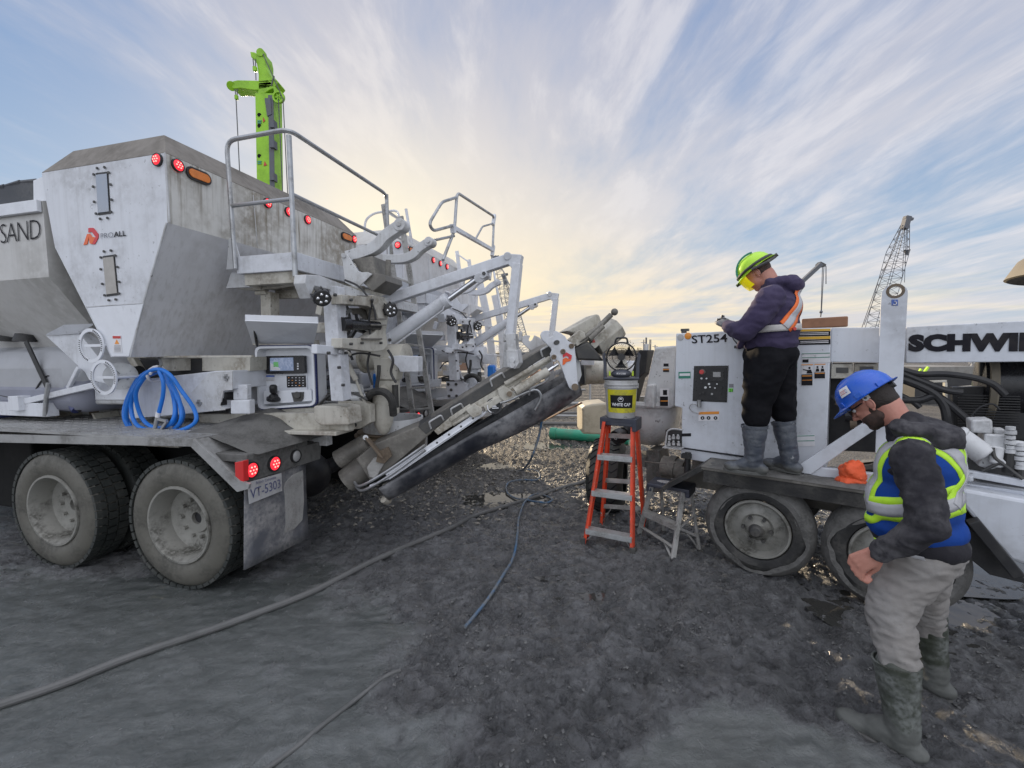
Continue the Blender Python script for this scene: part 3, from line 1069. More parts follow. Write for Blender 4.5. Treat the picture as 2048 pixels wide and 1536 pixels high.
# ================================================================ mixer truck
def lathe_wheel(parent, c, out, R=0.52, W=0.27, dish=0.16, lugs=46, muddy=True, deep=True, rim_r=0.305):
    """c: centre of the outer face; out: unit vector pointing out of the wheel face"""
    out = V(out)
    w = thing('wheel', None, None, V((0, 0, 0)))
    w.parent = parent
    w.location = V(c) - wloc(parent)
    # tyre side and shoulders
    sw = MB().lathe(c, -out, [(0.02, rim_r), (0.0, rim_r + 0.03), (-0.012, rim_r + 0.09), (0.0, R - 0.06), (0.035, R - 0.012), (0.05, R - 0.004),
                              (0.05, R - 0.02), (W - 0.05, R - 0.02), (W - 0.03, R - 0.012), (W, R - 0.07), (W, rim_r)], n=72)
    fin('tyre', sw, 'tyre_mud' if muddy else 'tread', w, angle=50)
    tr = MB()
    e1 = out.cross(UP).normalized()
    for k in range(lugs):
        a = 2 * math.pi * k / lugs
        for row, (h0, h1, off) in enumerate(((0.008, 0.085, 0), (0.10, 0.165, 0.5), (0.18, W - 0.015, 0.25))):
            aa = a + off * 2 * math.pi / lugs
            d = e1 * math.cos(aa) + UP * math.sin(aa)
            tn = -e1 * math.sin(aa) + UP * math.cos(aa)
            ww = math.pi * R / lugs * 0.80
            rr = R - 0.012
            tr.box(V(c) - out * (h0 + h1) / 2 + d * rr, -out * (h1 - h0) / 2, tn * ww, d * 0.013)
    fin('tread', tr, 'tread', w, smooth=False)
    rm = MB()
    if deep:
        rm.lathe(c, -out, [(0.012, rim_r + 0.008), (-0.004, rim_r + 0.004), (-0.004, rim_r - 0.012), (0.03, rim_r - 0.03), (0.09, rim_r - 0.045), (0.14, rim_r - 0.055), (dish, rim_r - 0.10),
                          (dish + 0.012, 0.125), (dish - 0.005, 0.115), (dish - 0.005, 0.05), (dish + 0.05, 0.045), (dish + 0.05, 0.0)], n=64)
        for k in range(10):
            a = 2 * math.pi * k / 10
            d = e1 * math.cos(a) + UP * math.sin(a)
            p = V(c) - out * (dish + 0.01) + d * 0.155
            rm.cyl(p, p + out * 0.03, 0.016, n=6)
    fin('rim', rm, 'rim', w, angle=50)
    return w


def cyl_along(name, a, b, r, mat, parent, n=24, **k):
    return fin(name, MB().cyl(a, b, r, n=n), mat, parent, **k)


def lamp(parent, c, ax, r, mat, name='rear_light', leds=True, rim='black'):
    ax = V(ax).normalized()
    mb = MB()
    mb.mat(0).lathe(c, ax, [(-0.005, r * 1.22), (0.014, r * 1.22), (0.016, r * 1.02)], n=26)
    mb.mat(1).lathe(c, ax, [(0.010, r * 1.04), (0.020, r * 0.8), (0.024, r * 0.4), (0.025, 0.0)], n=26)
    if leds:
        e1 = ax.cross(UP).normalized()
        e2 = ax.cross(e1)
        mb.mat(2)
        for k in range(7):
            d = V((0, 0, 0)) if k == 6 else (e1 * math.cos(k * 1.047) + e2 * math.sin(k * 1.047)) * r * 0.52
            mb.cyl(V(c) + ax * 0.022 + d, V(c) + ax * 0.0262 + d, r * 0.13, n=8)
    return fin(name, mb, [rim, mat, 'led'], parent)


def oval(c, u, v, a, b, n=24):
    """stadium outline"""
    out = []
    h = a - b
    for i in range(n):
        t = 2 * math.pi * i / n
        x = math.cos(t) * b + (h if math.cos(t) >= 0 else -h)
        out.append(V(c) + u * x + v * math.sin(t) * b)
    return out


ROOT1 = TC(-3.4, 3.95, 0)


def build_truck():
    R = thing('mixer_truck', 'nearest mixer truck, stained and dirty, SAND hand-written on its bin, standing over dual wheels', 'truck', ROOT1, 'volumetric mixer trucks parked side by side')
    t0, t1 = 2.7, 5.2
    # ---- cement bin
    prof = [(-3.469, 3.42), (-3.491, 2.89), (-3.783, 2.30), (-3.98, 1.834), (-4.21, 1.836), (-4.765, 2.786), (-4.825, 3.19), (-4.85, 3.42)]
    b = MB()
    n = len(prof)
    near = [TC(s, t0, z) for s, z in prof]
    farp = [TC(s, t1, z) for s, z in prof]
    b.mat(0).add(near, [tuple(range(n))])
    b.mat(0).add(farp, [tuple(range(n))])
    mats = [1, 2, 2, 2, 3, 3, 3, 2]
    for i in range(n):
        j = (i + 1) % n
        b.mat(mats[i]).add([near[i], near[j], farp[j], farp[i]], [(0, 1, 2, 3)])
    bin_ = fin('cement_bin', b, ['white', 'white_rear', 'white_under', 'sandbin'], R, smooth=False)
    rf = MB()
    lo = [TC(-3.465, t0 - .004, 3.42), TC(-4.85, t0 - .004, 3.42), TC(-4.85, t1 + .004, 3.42), TC(-3.465, t1 + .004, 3.42)]
    hi = [TC(-3.66, t0 + .15, 3.65), TC(-4.70, t0 + .15, 3.65), TC(-4.70, t1 - .15, 3.65), TC(-3.66, t1 - .15, 3.65)]
    rf.add(lo + hi, [(0, 1, 5, 4), (1, 2, 6, 5), (2, 3, 7, 6), (3, 0, 4, 7), (4, 5, 6, 7), (0, 3, 2, 1)])
    fin('roof', rf, 'cap_grime', bin_, smooth=False, bevel=0.006)
    # darker panel where the roof has been patched
    # corner seam bead and lower seam
    sm = MB()
    sm.tube([TC(-3.467, t0 - .003, z) for z in (3.42, 3.0, 2.89)], 0.007, 6)
    sm.tube([TC(-3.494, t0 - .003, 2.89), TC(-3.786, t0 - .003, 2.30), TC(-3.984, t0 - .003, 1.834)], 0.008, 6)
    sm.bar(TP(171, 614, t0 - .006), TP(287, 606, t0 - .006), 0.004, 0.006)
    sm.tube([TC(-3.463, t0 + .82, 3.38), TC(-3.463, t0 + .84, 2.9)], 0.004, 5)
    # angle plate on the lower front of the bin
    fin('seam', sm, 'white_dirty', bin_)
    pl = MB()
    pl.prism([TP(x, y, t0 - .012) for x, y in [(174, 616), (286, 608), (257, 713), (223, 713)]], AV * 0.008)
    fin('lower_panel', pl, 'white_clean', bin_, smooth=False, bevel=0.003)
    for (x0, y0, x1, y1, lean, mt) in ((191, 346, 215, 429, 5, 'glass_pane'), (205, 512, 228, 592, 8, 'glass_sand')):
        fr = MB()
        pts = [(x0, y0), (x1, y0 - 3), (x1 + lean, y1 - 2), (x0 + lean, y1 + 1)]
        cs = px(TP, pts, t0 - .006)
        fr.prism(cs, AV * 0.006)
        w = fin('window', fr, 'black', bin_, smooth=False)
        ctr = sum(cs, V()) / 4
        ins = [ctr + (c - ctr) * 0.90 for c in cs]
        g = MB().prism([c - AV * 0.004 for c in ins], AV * 0.003)
        fin('pane', g, mt, w, smooth=False)
        bo = MB()
        pp = []
        for i in range(4):
            a, c = cs[i], cs[(i + 1) % 4]
            k = 4 if i % 2 else 2
            for j in range(k):
                p = a.lerp(c, (j + .5) / k)
                pp.append(p + (p - ctr).normalized() * 0.035)
        bolts(bo, pp, -AV, 0.011, 0.008)
        fin('bolt_ring', bo, 'dark_steel', w)
    # logo: interlocking angular mark, red upper, orange lower
    def poly2(name, pts, mt, o=(165, 452), sx=0.2605, d=t0 - .006):
        fin(name, MB().prism([TP(o[0] + (x) * sx, o[1] + (y) * sx, d) for x, y in pts], AV * 0.004), mt, bin_, smooth=False)
    # zoom coordinates (3.84x) around the badge
    poly2('badge', [(40, 16), (52, 0 + 14), (78, 14), (116, 62), (116, 90), (90, 140), (66, 140), (96, 84), (66, 44), (40, 50)], 'logo_red', o=(166, 452))
    poly2('badge', [(2, 146), (30, 62), (52, 58), (70, 84), (56, 96), (44, 84), (30, 140)], 'logo_orange', o=(166, 452))
    poly2('badge', [(44, 86), (56, 96), (66, 84), (94, 86), (70, 140), (50, 134)], 'logo_orange', o=(166, 452))
    textpx('lettering', 'PRO', TP, t0 - .005, (202, 477), (227, 474.5), (201.6, 467), 'ink_faded', bin_, bold=-0.008)
    textpx('lettering', 'ALL', TP, t0 - .005, (228, 474.5), (252.5, 471.5), (227.5, 464), 'ink', bin_, bold=0.018)
    st = MB()
    st.mat(0).prism(px(TP, [(225, 671), (241, 671), (244, 705), (227, 705)], t0 - .016), AV * .003)
    st.mat(1).prism(px(TP, [(225, 672), (240.5, 672), (241, 677), (225.3, 677)], t0 - .019), AV * .002)
    st.mat(2).prism(px(TP, [(229, 688), (233, 679), (238, 688)], t0 - .019), AV * .002)
    for k in range(5):
        st.mat(3).prism(px(TP, [(228 + k * .2, 691 + k * 2.6), (241, 691 + k * 2.6), (241, 692 + k * 2.6), (228, 692 + k * 2.6)], t0 - .019), AV * .002)
    fin('warning_label', st, ['sticker_white', 'sticker_red', 'sticker_orange', 'sticker_text'], bin_, smooth=False)
    # lights
    s_ = -3.466
    lamp(bin_, TP(316, 320, t0 - .002), -AV, 0.041, 'red_lens', 'marker_light')
    for t, mt in ((2.79, 0), (3.692, 0), (3.972, 0), (4.259, 0), (5.13, 0)):
        lamp(bin_, TC(s_, t, 3.36), RV, 0.041, 'red_lens', 'marker_light')
    for t in (2.965, 4.97):
        a = MB()
        a.mat(0).prism(oval(TC(s_, t, 3.345), AV, UP, 0.11, 0.052), RV * 0.014)
        a.mat(1).prism(oval(TC(s_ + .012, t, 3.345), AV, UP, 0.092, 0.034), RV * 0.010)
        fin('amber_light', a, ['black', 'amber'], bin_, smooth=False)
    # gusset plates under the platform corner
    g = MB()
    g.prism([TC(-3.46, 3.22, z) + RV * x for x, z in ((0, 2.90), (0.06, 2.88), (0.14, 2.62), (-0.05, 2.62))], AV * 0.012)
    g.prism([TC(-3.50, 3.26, z) + RV * x for x, z in ((0, 2.60), (0.20, 2.60), (0.20, 2.46), (-0.07, 2.46))], AV * 0.05)
    fin('gusset', g, 'white_dirty', bin_, smooth=False, bevel=0.003)

    # ---- sand bin (in front)
    sb = MB()
    pr = [(2.7, 3.19), (2.7, 2.54), (3.45, 1.45), (4.45, 1.45), (5.2, 2.54), (5.2, 3.19)]
    sb.prism([TC(-4.87, t, z) for t, z in pr], -RV * 5.6)
    sand = fin('sand_bin', sb, 'sandbin', R, smooth=False)
    s2 = MB()
    s2.cuboid(TC, (-10.47, 2.66, 3.09), (-4.875, 2.695, 3.19))
    fin('top_rail', s2, 'white_clean', sand, smooth=False, bevel=0.004)
    s3 = MB().prism([TC(s, 2.72, z) for s, z in ((-4.86, 3.195), (-5.02, 3.195), (-5.0, 3.38), (-4.88, 3.40))], AV * 0.03)
    fin('end_plate', s3, 'white_clean', sand, smooth=False, bevel=0.003)
    tp_ = MB().prism([TC(s, 2.74, z) for s, z in ((-5.0, 3.195), (-10.4, 3.195), (-10.4, 3.36), (-5.0, 3.39))], AV * 0.02)
    for k in range(26):
        s = -5.0 - k * 0.21
        tp_.tube([TC(s, 2.75, 3.385 + 0.012 * math.sin(k * 1.7)), TC(s - .22, 2.76, 3.385 + 0.012 * math.sin((k + 1) * 1.7))], 0.022, 6)
    tp_.tube([TC(-4.86, 2.78, 3.42), TC(-4.86, 3.5, 3.50), TC(-4.86, 4.6, 3.5)], 0.06, 10)
    fin('tarp', tp_, 'tarp', sand, bevel=0.0)
    textpx('lettering', 'SAND', TP, 2.694, (2, 487), (82, 477), (0, 449), 'ink', sand, bold=-0.016, spacing=0.88)

    # ---- water tank behind the controls
    tk = MB()
    pts = []
    cx = TC(-6.3, 3.35, 1.62)
    tk.box(cx, RV * 1.35, AV * 0.45, UP * 0.33)
    tank = fin('water_tank', tk, 'tank', R, bevel=0.22)
    tf = MB()
    tf.box(TC(-6.3, 3.34, 1.47), RV * 1.352, AV * 0.452, UP * 0.17)
    fin('full_level', tf, 'tank_full', tank, bevel=0.12)
    sp = MB().bar(TP(52, 683, 2.88), TP(95, 775, 2.88), 0.05, 0.012, up=AV)
    fin('strap', sp, 'black', tank)
    cp = MB()
    cp.cyl(TP(50, 682, 3.0), TP(50, 668, 3.0), 0.09, 0.07)
    cp.cyl(TP(5, 680, 3.0), TP(5, 672, 3.0), 0.13, 0.12)
    fin('filler_cap', cp, 'black', tank)

    # ---- chute box with hand-wheel dials
    cb = MB()
    cb.prism([TP(x, y, 2.95) for x, y in [(92, 672), (158, 667), (245, 775), (178, 760), (170, 745)]], AV * 0.35)
    chb = fin('metering_hopper', cb, 'white', R, smooth=False, bevel=0.004)
    cb = MB()
    cb.prism([TP(x, y, 2.93) for x, y in [(92, 671), (158, 667), (186, 650), (128, 652)]], UP * 0.012)
    fin('hopper_lip', cb, 'white_clean', chb, smooth=False)
    for (x, y, rr_) in ((181, 691, 0.145), (206, 755, 0.150)):
        c = TP(x, y, 2.66)
        d = MB().lathe(c, AV, [(0, rr_ - 0.028), (0, rr_), (0.012, rr_), (0.012, rr_ - 0.028), (0, rr_ - 0.028)], n=40)
        d.bar(c - RV * 0.09 + AV * .02, c + RV * (rr_ - .02) + AV * .02, 0.02, 0.022)
        d.cyl(c + RV * (rr_ - .02), c + AV * 0.25 + RV * 0.12, 0.012, n=8)
        o = fin('gate_dial', d, 'white_clean', chb)
        tk_ = MB()
        for k in range(13):
            a = -0.35 + k * 0.13
            for sgn in (1, -1):
                dd = RV * math.cos(a + (0 if sgn > 0 else math.pi)) + UP * math.sin(a + (0 if sgn > 0 else math.pi))
                tk_.box(c + dd * (rr_ - .014) - AV * 0.002, dd * 0.007, dd.cross(AV) * 0.003, AV * 0.001)
        fin('dial_marks', tk_, 'ink', o, smooth=False)
    d = MB().cyl(TP(242, 752, 2.84), TP(242, 752, 2.85), 0.12, n=32)
    d.cyl(TP(242, 752, 2.80), TP(244, 752, 3.2), 0.02, n=8)
    d.tube([TP(232, 742, 2.82), TP(242, 752, 2.8), TP(234, 764, 2.82)], 0.008, 6)
    fin('sprocket_disc', d, 'steel', chb)

    # ---- chassis, beams under the bins
    fr = MB()
    fr.cuboid(TC, (-10.0, 3.35, 1.0), (-2.62, 3.43, 1.27))
    fr.cuboid(TC, (-10.0, 4.47, 1.0), (-2.62, 4.55, 1.27))
    chs = fin('chassis', fr, 'white_dirty', R, smooth=False, bevel=0.006)
    fr = MB()
    for s in (-5.75, -5.2, -4.7):
        fr.prism([TC(s, 3.34, z) + RV * x for x, z in ((0, 1.27), (0.03, 1.27), (0.17, 1.02), (0.14, 1.02))], -AV * 0.22)
    fr.cuboid(TC, (-7.0, 2.98, 1.005), (-3.9, 3.34, 1.03))
    fin('outrigger', fr, 'cream', chs, smooth=False, bevel=0.003)
    ov = MB()
    for x, y in ((187, 824), (107, 824)):
        ov.prism(oval(TP(x, y, 3.342), RV, UP, 0.075, 0.045), AV * 0.006)
    fin('access_port', ov, 'rusty', chs, smooth=False)
    tb = MB().tube(rounded([TP(160, 806, 3.1), TP(172, 802, 3.05), TP(260, 802, 3.05), TP(330, 803, 3.05)], 0.05), 0.032, 10)
    fin('water_pipe', tb, 'white_dirty', R)
    # sloping white arm and handles at the front controls
    sa = MB()
    sa.bar(TP(30, 808, 2.85), TP(192, 770, 2.9), 0.05, 0.055)
    sa.bar(TP(137, 776, 2.9), TP(158, 735, 2.9), 0.03, 0.035)
    sa.cuboid(TC, (-6.6, 2.84, 1.27), (-5.32, 2.94, 1.40))
    sa.box(TP(40, 806, 2.84), RV * .07, AV * .05, UP * .07)
    fin('control_arm', sa, 'white', R, smooth=False, bevel=0.005)
    pp = MB().tube([TP(90, 832, 2.84), TP(92, 800, 2.84), TP(97, 766, 2.84)], 0.018, 10)
    fin('steel_pin', pp, 'steel', R)
    hc = MB().tube(spline([TP(70, 810, 2.95), TP(72, 780, 2.9), TP(95, 752, 2.9), TP(125, 765, 2.95), TP(140, 790, 3.0)], 6), 0.008, 6)
    hc.tube(spline([TP(0, 790, 2.9), TP(60, 800, 2.9), TP(110, 790, 2.92), TP(130, 800, 2.95), TP(160, 822, 2.95)], 6), [0.014] * 25, 6)
    fin('control_cable', hc, 'black', R)
    mt_ = MB().tube(spline([TP(125, 788, 2.98), TP(140, 800, 2.96), TP(155, 820, 2.95)], 5), [0.045] * 11, 10)
    mt_.cyl(TP(0, 828, 3.0), TP(25, 824, 3.0), 0.05)
    fin('hydraulic_motor', mt_, 'navy', R)

    # ---- auger casing below the bins
    ac = MB()
    ac.prism([TP(x, y, 3.0) for x, y in [(188, 765), (258, 762), (430, 742), (466, 741), (466, 778), (445, 778), (443, 812), (450, 818), (395, 826), (256, 838), (250, 800), (190, 800)]], AV * 0.5)
    cas = fin('auger_casing', ac, 'white', R, smooth=False, bevel=0.006)
    ac = MB()
    ac.prism([TP(x, y, 2.99) for x, y in [(382, 785), (418, 745), (464, 742), (464, 780), (446, 782), (441, 812), (450, 820), (390, 826)]], AV * 0.012)
    fin('access_cover', ac, 'white_dirty', cas, smooth=False, bevel=0.003)
    ac = MB()
    for x, y in ((452, 755), (398, 806)):
        c = TP(x, y, 2.985)
        ac.box(c, RV * 0.012, AV * 0.006, UP * 0.03)
        ac.box(c, RV * 0.03, AV * 0.006, UP * 0.01)
    fin('toggle_latch', ac, 'steel', cas, smooth=False)
    up = MB()
    up.prism([TP(x, y, 3.1) for x, y in [(253, 716), (265, 714), (282, 742), (270, 744)]], AV * .05)
    up.prism([TP(x, y, 3.1) for x, y in [(322, 714), (350, 714), (350, 742), (322, 742)]], AV * .3)
    up.prism([TP(x, y, 3.15) for x, y in [(404, 714), (500, 714), (500, 742), (404, 742)]], AV * .3)
    up.bar(TP(258, 714, 2.98), TP(505, 713, 2.98), 0.03, 0.02)
    fin('bin_support', up, 'cream', R, smooth=False, bevel=0.004)
    bk = MB()
    bk.prism([TP(x, y, 3.25) for x, y in [(262, 720), (500, 716), (500, 745), (440, 770), (262, 770)]], AV * .3)
    bk.prism([TP(x, y, 3.28) for x, y in [(466, 746), (507, 746), (507, 768), (466, 768)]], AV * .06)
    bk.cyl(TP(445, 792, 3.02), TP(482, 790, 3.20), 0.040, n=14)
    bk.box(TP(444, 790, 3.02), RV * .02, AV * .03, UP * .09)
    bk.cyl(TP(262, 745, 3.0), TP(280, 742, 3.0), 0.05)
    fin('auger_shaft', bk, 'black', R, bevel=0.004)
    lb = MB()
    lb.prism([TP(x, y, 3.05) for x, y in [(466, 770), (494, 769), (494, 800), (466, 800)]], AV * .05)
    lb.prism([TP(x, y, 2.96) for x, y in [(461, 801), (499, 800), (499, 828), (461, 828)]], AV * .06)
    fin('junction_box', lb, 'white', R, smooth=False, bevel=0.008)
    rr = MB()
    rr.prism([TP(x, y, 3.15) for x, y in [(395, 828), (690, 826), (698, 862), (440, 866), (400, 850)]], AV * .10)
    rr.prism([TP(x, y, 3.05) for x, y in [(540, 861), (672, 864), (672, 872), (536, 868)]], AV * .25)
    fin('rear_sill', rr, 'cream', R, smooth=False, bevel=0.006)
    sk = MB()
    sk.prism([TP(x, y, 3.08) for x, y in [(627, 812), (676, 812), (693, 815), (698, 850), (640, 851), (627, 840)]], AV * .2)
    fin('bump_stop', sk, 'cream', R, smooth=False, bevel=0.012)

    # ---- deck / mudguard over the wheels
    dk = MB()
    dk.cuboid(TC, (-7.4, 2.50, 1.195), (-3.12, 3.33, 1.215))
    chk = dk
    for i in range(52):
        for j in range(7):
            s = -6.2 + i * 0.06
            t = 2.55 + j * 0.11
            a = 0.6 if (i + j) % 2 else -0.6
            chk.box(TC(s, t, 1.217), (RV * math.cos(a) + AV * math.sin(a)) * 0.018, (AV * math.cos(a) - RV * math.sin(a)) * 0.004, UP * 0.002)
    deck = fin('mudguard', dk, 'deck', R, smooth=False)
    lip = MB()
    lip.prism([TP(x, y, 2.494) for x, y in [(-420, 862), (0, 869), (385, 877), (480, 962), (499, 968), (496, 978), (474, 984), (381, 893), (0, 885), (-420, 876)]], AV * 0.02)
    lip.prism([TC(s, 2.497, z) for s, z in ((-3.125, 1.212), (-3.105, 1.195), (-2.735, 0.87), (-2.755, 0.875))], AV * 0.83)
    fin('edge_strip', lip, 'deck', deck, smooth=False, bevel=0.003)
    # mud heaped on the rear of the deck
    hp = MB()
    nx, ny = 34, 14
    vs = []
    for i in range(nx + 1):
        for j in range(ny + 1):
            s = -3.55 + 0.90 * i / nx
            t = 2.62 + 0.75 * j / ny
            e = math.sin(math.pi * i / nx) ** 0.6 * min(1, 0.15 + 1.3 * j / ny)
            base = 1.212 if s < -3.1 else max(1.105, 1.212 - (s + 3.1) * 0.3)
            vs.append(TC(s, t, base - 0.012 + e * (0.035 + 0.05 * abs(fbm(s, t, 3, 3, 2)) + 0.09 * min(1, j / ny * 1.2))))
    hp.add(vs, [(i * (ny + 1) + j, (i + 1) * (ny + 1) + j, (i + 1) * (ny + 1) + j + 1, i * (ny + 1) + j + 1) for i in range(nx) for j in range(ny)])
    fin('caked_mud', hp, 'mud', deck)
    sh = MB()
    sh.cuboid(TC, (-3.08, 2.56, 1.04), (-2.70, 3.20, 1.10))
    sh.cuboid(TC, (-3.0, 2.9, 0.90), (-2.76, 3.42, 1.04))
    fin('rear_step', sh, 'mud', deck, smooth=False, bevel=0.006)
    # bumper panel with lamps
    bp = MB().prism([SP(x, y, -2.70) for x, y in [(482, 922), (640, 884), (643, 888), (641, 918), (488, 968), (483, 962)]], -RV * 0.05)
    bump_ = fin('lamp_panel', bp, 'mud', R, smooth=False, bevel=0.006)
    rs = MB()
    rs.prism([TP(x, y, 2.50) for x, y in [(469, 925), (486, 922), (487, 964), (471, 969)]], AV * 0.05)
    fin('side_reflector', rs, 'red_side', bump_, smooth=False, bevel=0.004)
    lamp(bump_, SP(502, 940, -2.695), RV, 0.052, 'red_lens', 'tail_light')
    lamp(bump_, SP(548, 927, -2.695), RV, 0.052, 'red_lens', 'tail_light')
    lamp(bump_, SP(591, 912, -2.695), RV, 0.046, 'clear_lens', 'reverse_light', leds=False)
    fp = MB()
    vs = []
    for i in range(9):
        for j in range(9):
            u, v = i / 8, j / 8
            top = V(SP(488, 955, -2.74)).lerp(SP(610, 905, -2.74), u)
            bot = V(SP(487, 1140, -2.74)).lerp(SP(617, 1075, -2.74), u)
            vs.append(top.lerp(bot, v) + RV * (0.012 * math.sin(v * 3) * math.sin(u * 5)))
    fp.add(vs, [(i * 9 + j, (i + 1) * 9 + j, (i + 1) * 9 + j + 1, i * 9 + j + 1) for i in range(8) for j in range(8)])
    fl = fin('mud_flap', fp, 'flap', R)
    sf = fl.modifiers.new('t', 'SOLIDIFY')
    sf.thickness = 0.01
    cm = MB()
    cm.prism([SP(x, y, -2.728) for x, y in [(585, 950), (607, 940), (609, 1000), (606, 1040), (590, 1058), (560, 1072), (530, 1090), (512, 1098), (508, 1080), (520, 1050), (545, 1020), (560, 990), (570, 965)]], -RV * 0.014)
    fin('caked_mud', cm, 'mudlight', fl, bevel=0.008)
    pb = MB().prism([SP(x, y, -2.69) for x, y in [(495, 965), (563, 946), (564.5, 981.5), (499, 1008)]], -RV * 0.004)
    pt = fin('number_plate', pb, 'plate', R, smooth=False)
    textpx('lettering', 'VT-5303', SP, -2.688, (501, 998), (561, 975), (500, 979), 'plate_ink', pt, bold=0.004)
    textpx('lettering', 'British Columbia', SP, -2.688, (512, 968.5), (552, 957), (511.5, 963), 'plate_ink', pt)
    # wheels
    for s in (-3.36, -4.76):
        lathe_wheel(R, TC(s, 2.52, 0.515), -AV)
        lathe_wheel(R, TC(s, 2.86, 0.515), -AV, deep=False, muddy=False)
        lathe_wheel(R, TC(s, 5.38, 0.515), AV, muddy=False)
        ax = MB().cyl(TC(s, 2.7, 0.515), TC(s, 5.2, 0.515), 0.09)
        ax.ball(TC(s, 3.95, 0.52), 0.25)
        fin('axle', ax, 'black', R)

    ub = MB()  # black boxes added for running gear, to block light and darken under the truck
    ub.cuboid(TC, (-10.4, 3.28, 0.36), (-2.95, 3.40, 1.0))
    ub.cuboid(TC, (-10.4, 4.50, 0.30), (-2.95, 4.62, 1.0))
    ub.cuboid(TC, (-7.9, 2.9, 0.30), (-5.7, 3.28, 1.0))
    fin('underbody_blocker', ub, 'underbody_blocker', R, smooth=False, bevel=0.02)
    # ---- rear platform with guard rail
    pf = MB()
    P = lambda s, t, z: TC(s, t, z)
    s0, s1, a0, a1 = -3.32, -2.69, 3.15, 4.95
    pf.cuboid(P, (s0, a0, 2.56), (s1, a0 + .012, 2.71))
    pf.cuboid(P, (s1 - .012, a0, 2.56), (s1, a1, 2.71))
    pf.cuboid(P, (s0, a0 + .012, 2.56), (s0 + .012, a1, 2.71))
    pf.cuboid(P, (s0 + .012, a0 + .012, 2.56), (s1 - .012, a1, 2.575))
    plat = fin('platform', pf, 'white', R, smooth=False, bevel=0.004)
    pf = MB()
    pf.cuboid(P, (s0 + .05, a0 + .03, 2.46), (s1 - .05, a0 + .09, 2.56))
    pf.cuboid(P, (s1 - .10, a0 + .09, 2.46), (s1 - .05, a1, 2.56))
    pf.cuboid(P, (s0 + .05, a0 + .09, 2.46), (s0 + .10, a1, 2.56))
    fin('frame', pf, 'cream', plat, smooth=False, bevel=0.004)
    rl = MB()
    zt = 3.70
    rl.tube(rounded([P(s0 + .01, a0 - .02, 2.60), P(s0 - .01, a0 - .02, zt - .01), P(s1, a0 - .02, zt), P(s1, 4.66, zt), P(s1, 4.66, 3.52)], 0.10), 0.019, 10)
    rl.tube([P(s1, a0 - .02, zt - .05), P(s1, a0 - .02, 2.50)], 0.021, 10)
    rl.tube([P(s0, a0 - .02, 3.14), P(s1, a0 - .02, 3.14)], 0.017, 10)
    rl.tube([P(s1, a0 - .02, 3.18), P(s1, 4.66, 3.18)], 0.017, 10)
    rl.tube([P(s1, 4.66, zt), P(s1, 4.66, 2.55)], 0.02, 10)
    fin('guard_rail', rl, 'steel', plat)
    # ladder at the far end of the platform
    ld = MB()
    tl = 5.0
    A0, A1 = P(-2.93, tl, 3.72), P(-2.60, tl, 1.02)
    B0, B1 = P(-2.70, tl, 3.55), P(-2.34, tl, 1.06)
    ld.bar(A0, A1, 0.065, 0.03, up=AV)
    ld.bar(B0, B1, 0.065, 0.03, up=AV)
    for k in range(10):
        f = 0.02 + k * 0.105
        ld.bar(A0.lerp(A1, f), B0.lerp(B1, f), 0.05, 0.025)
    fin('ladder', ld, 'alu_mud', plat, smooth=False, bevel=0.003)

    # ---- steel frame carrying the chute
    st = MB()
    st.prism([SP(x, y, -2.22) for x, y in [(612, 549), (640, 551), (742, 590), (742, 606), (655, 578), (630, 572), (623, 588), (627, 597), (622, 597), (610, 566)]], -RV * 0.10)
    st.bar(TC(-2.27, 3.44, 2.34), TC(-2.27, 4.45, 2.34), 0.10, 0.09)
    fin('cross_beam', st, 'white_dirty', R, smooth=False, bevel=0.005)
    st = MB()
    st.bar(SP(667, 574, -2.24), SP(674, 694, -2.24), 0.12, 0.12, up=RV)
    st.bar(SP(676, 708, -2.24), SP(683, 800, -2.24), 0.115, 0.115, up=RV)
    fin('post', st, 'white', R, smooth=False, bevel=0.006)
    st = MB()
    st.bar(TP(540, 585, 3.4), TP(541, 650, 3.4), 0.11, 0.11, up=AV)
    st.bar(TP(484, 570, 3.35), TP(530, 572, 3.35), 0.1, 0.09)
    st.bar(TP(527, 572, 3.35), TP(612, 558, 3.30), 0.06, 0.075)
    st.bar(TP(640, 630, 3.4), TP(645, 605, 3.4), 0.06, 0.06)
    st.bar(TP(590, 655, 3.35), TP(660, 656, 3.25), 0.05, 0.09)
    st.cyl(TP(512, 586, 3.34), TP(534, 585, 3.34), 0.02)
    st.cuboid(TC, (-3.25, 3.5, 2.38), (-2.3, 3.56, 2.46))
    fin('strut', st, 'cream', R, smooth=False, bevel=0.005)
    st = MB()
    st.bar(SP(628, 698, -2.22), SP(684, 703, -2.22), 0.05, 0.07)
    bolts(st, [SP(678, 703, -2.19)], RV, 0.02, 0.02)
    fin('link_bar', st, 'white', R, smooth=False, bevel=0.006)
    # swing bracket (C shaped casting) with two horizontal arms
    cf = MB()
    outl = [(684, 589), (735, 594), (748, 590), (768, 594), (778, 610), (776, 640), (772, 665), (776, 690), (768, 700), (745, 704), (684, 696), (684, 676), (735, 676), (752, 662), (758, 640), (752, 620), (735, 612), (684, 608)]
    cf.prism([SP(x, y, -2.12) for x, y in outl], -RV * 0.10)
    fin('swing_bracket', cf, 'cream', R, smooth=False, bevel=0.006)
    cf = MB()
    cf.cyl(SP(683, 648, -2.18), SP(698, 648, -2.16), 0.055)
    cf.cyl(SP(696, 649, -2.17), SP(756, 652, -2.14), 0.042)
    cf.bar(SP(684, 632, -2.25), SP(702, 620, -2.2), 0.03, 0.03)
    cf.bar(SP(712, 628, -2.2), SP(716, 648, -2.2), 0.02, 0.02)
    cf.bar(SP(710, 660, -2.25), SP(700, 676, -2.25), 0.03, 0.03)
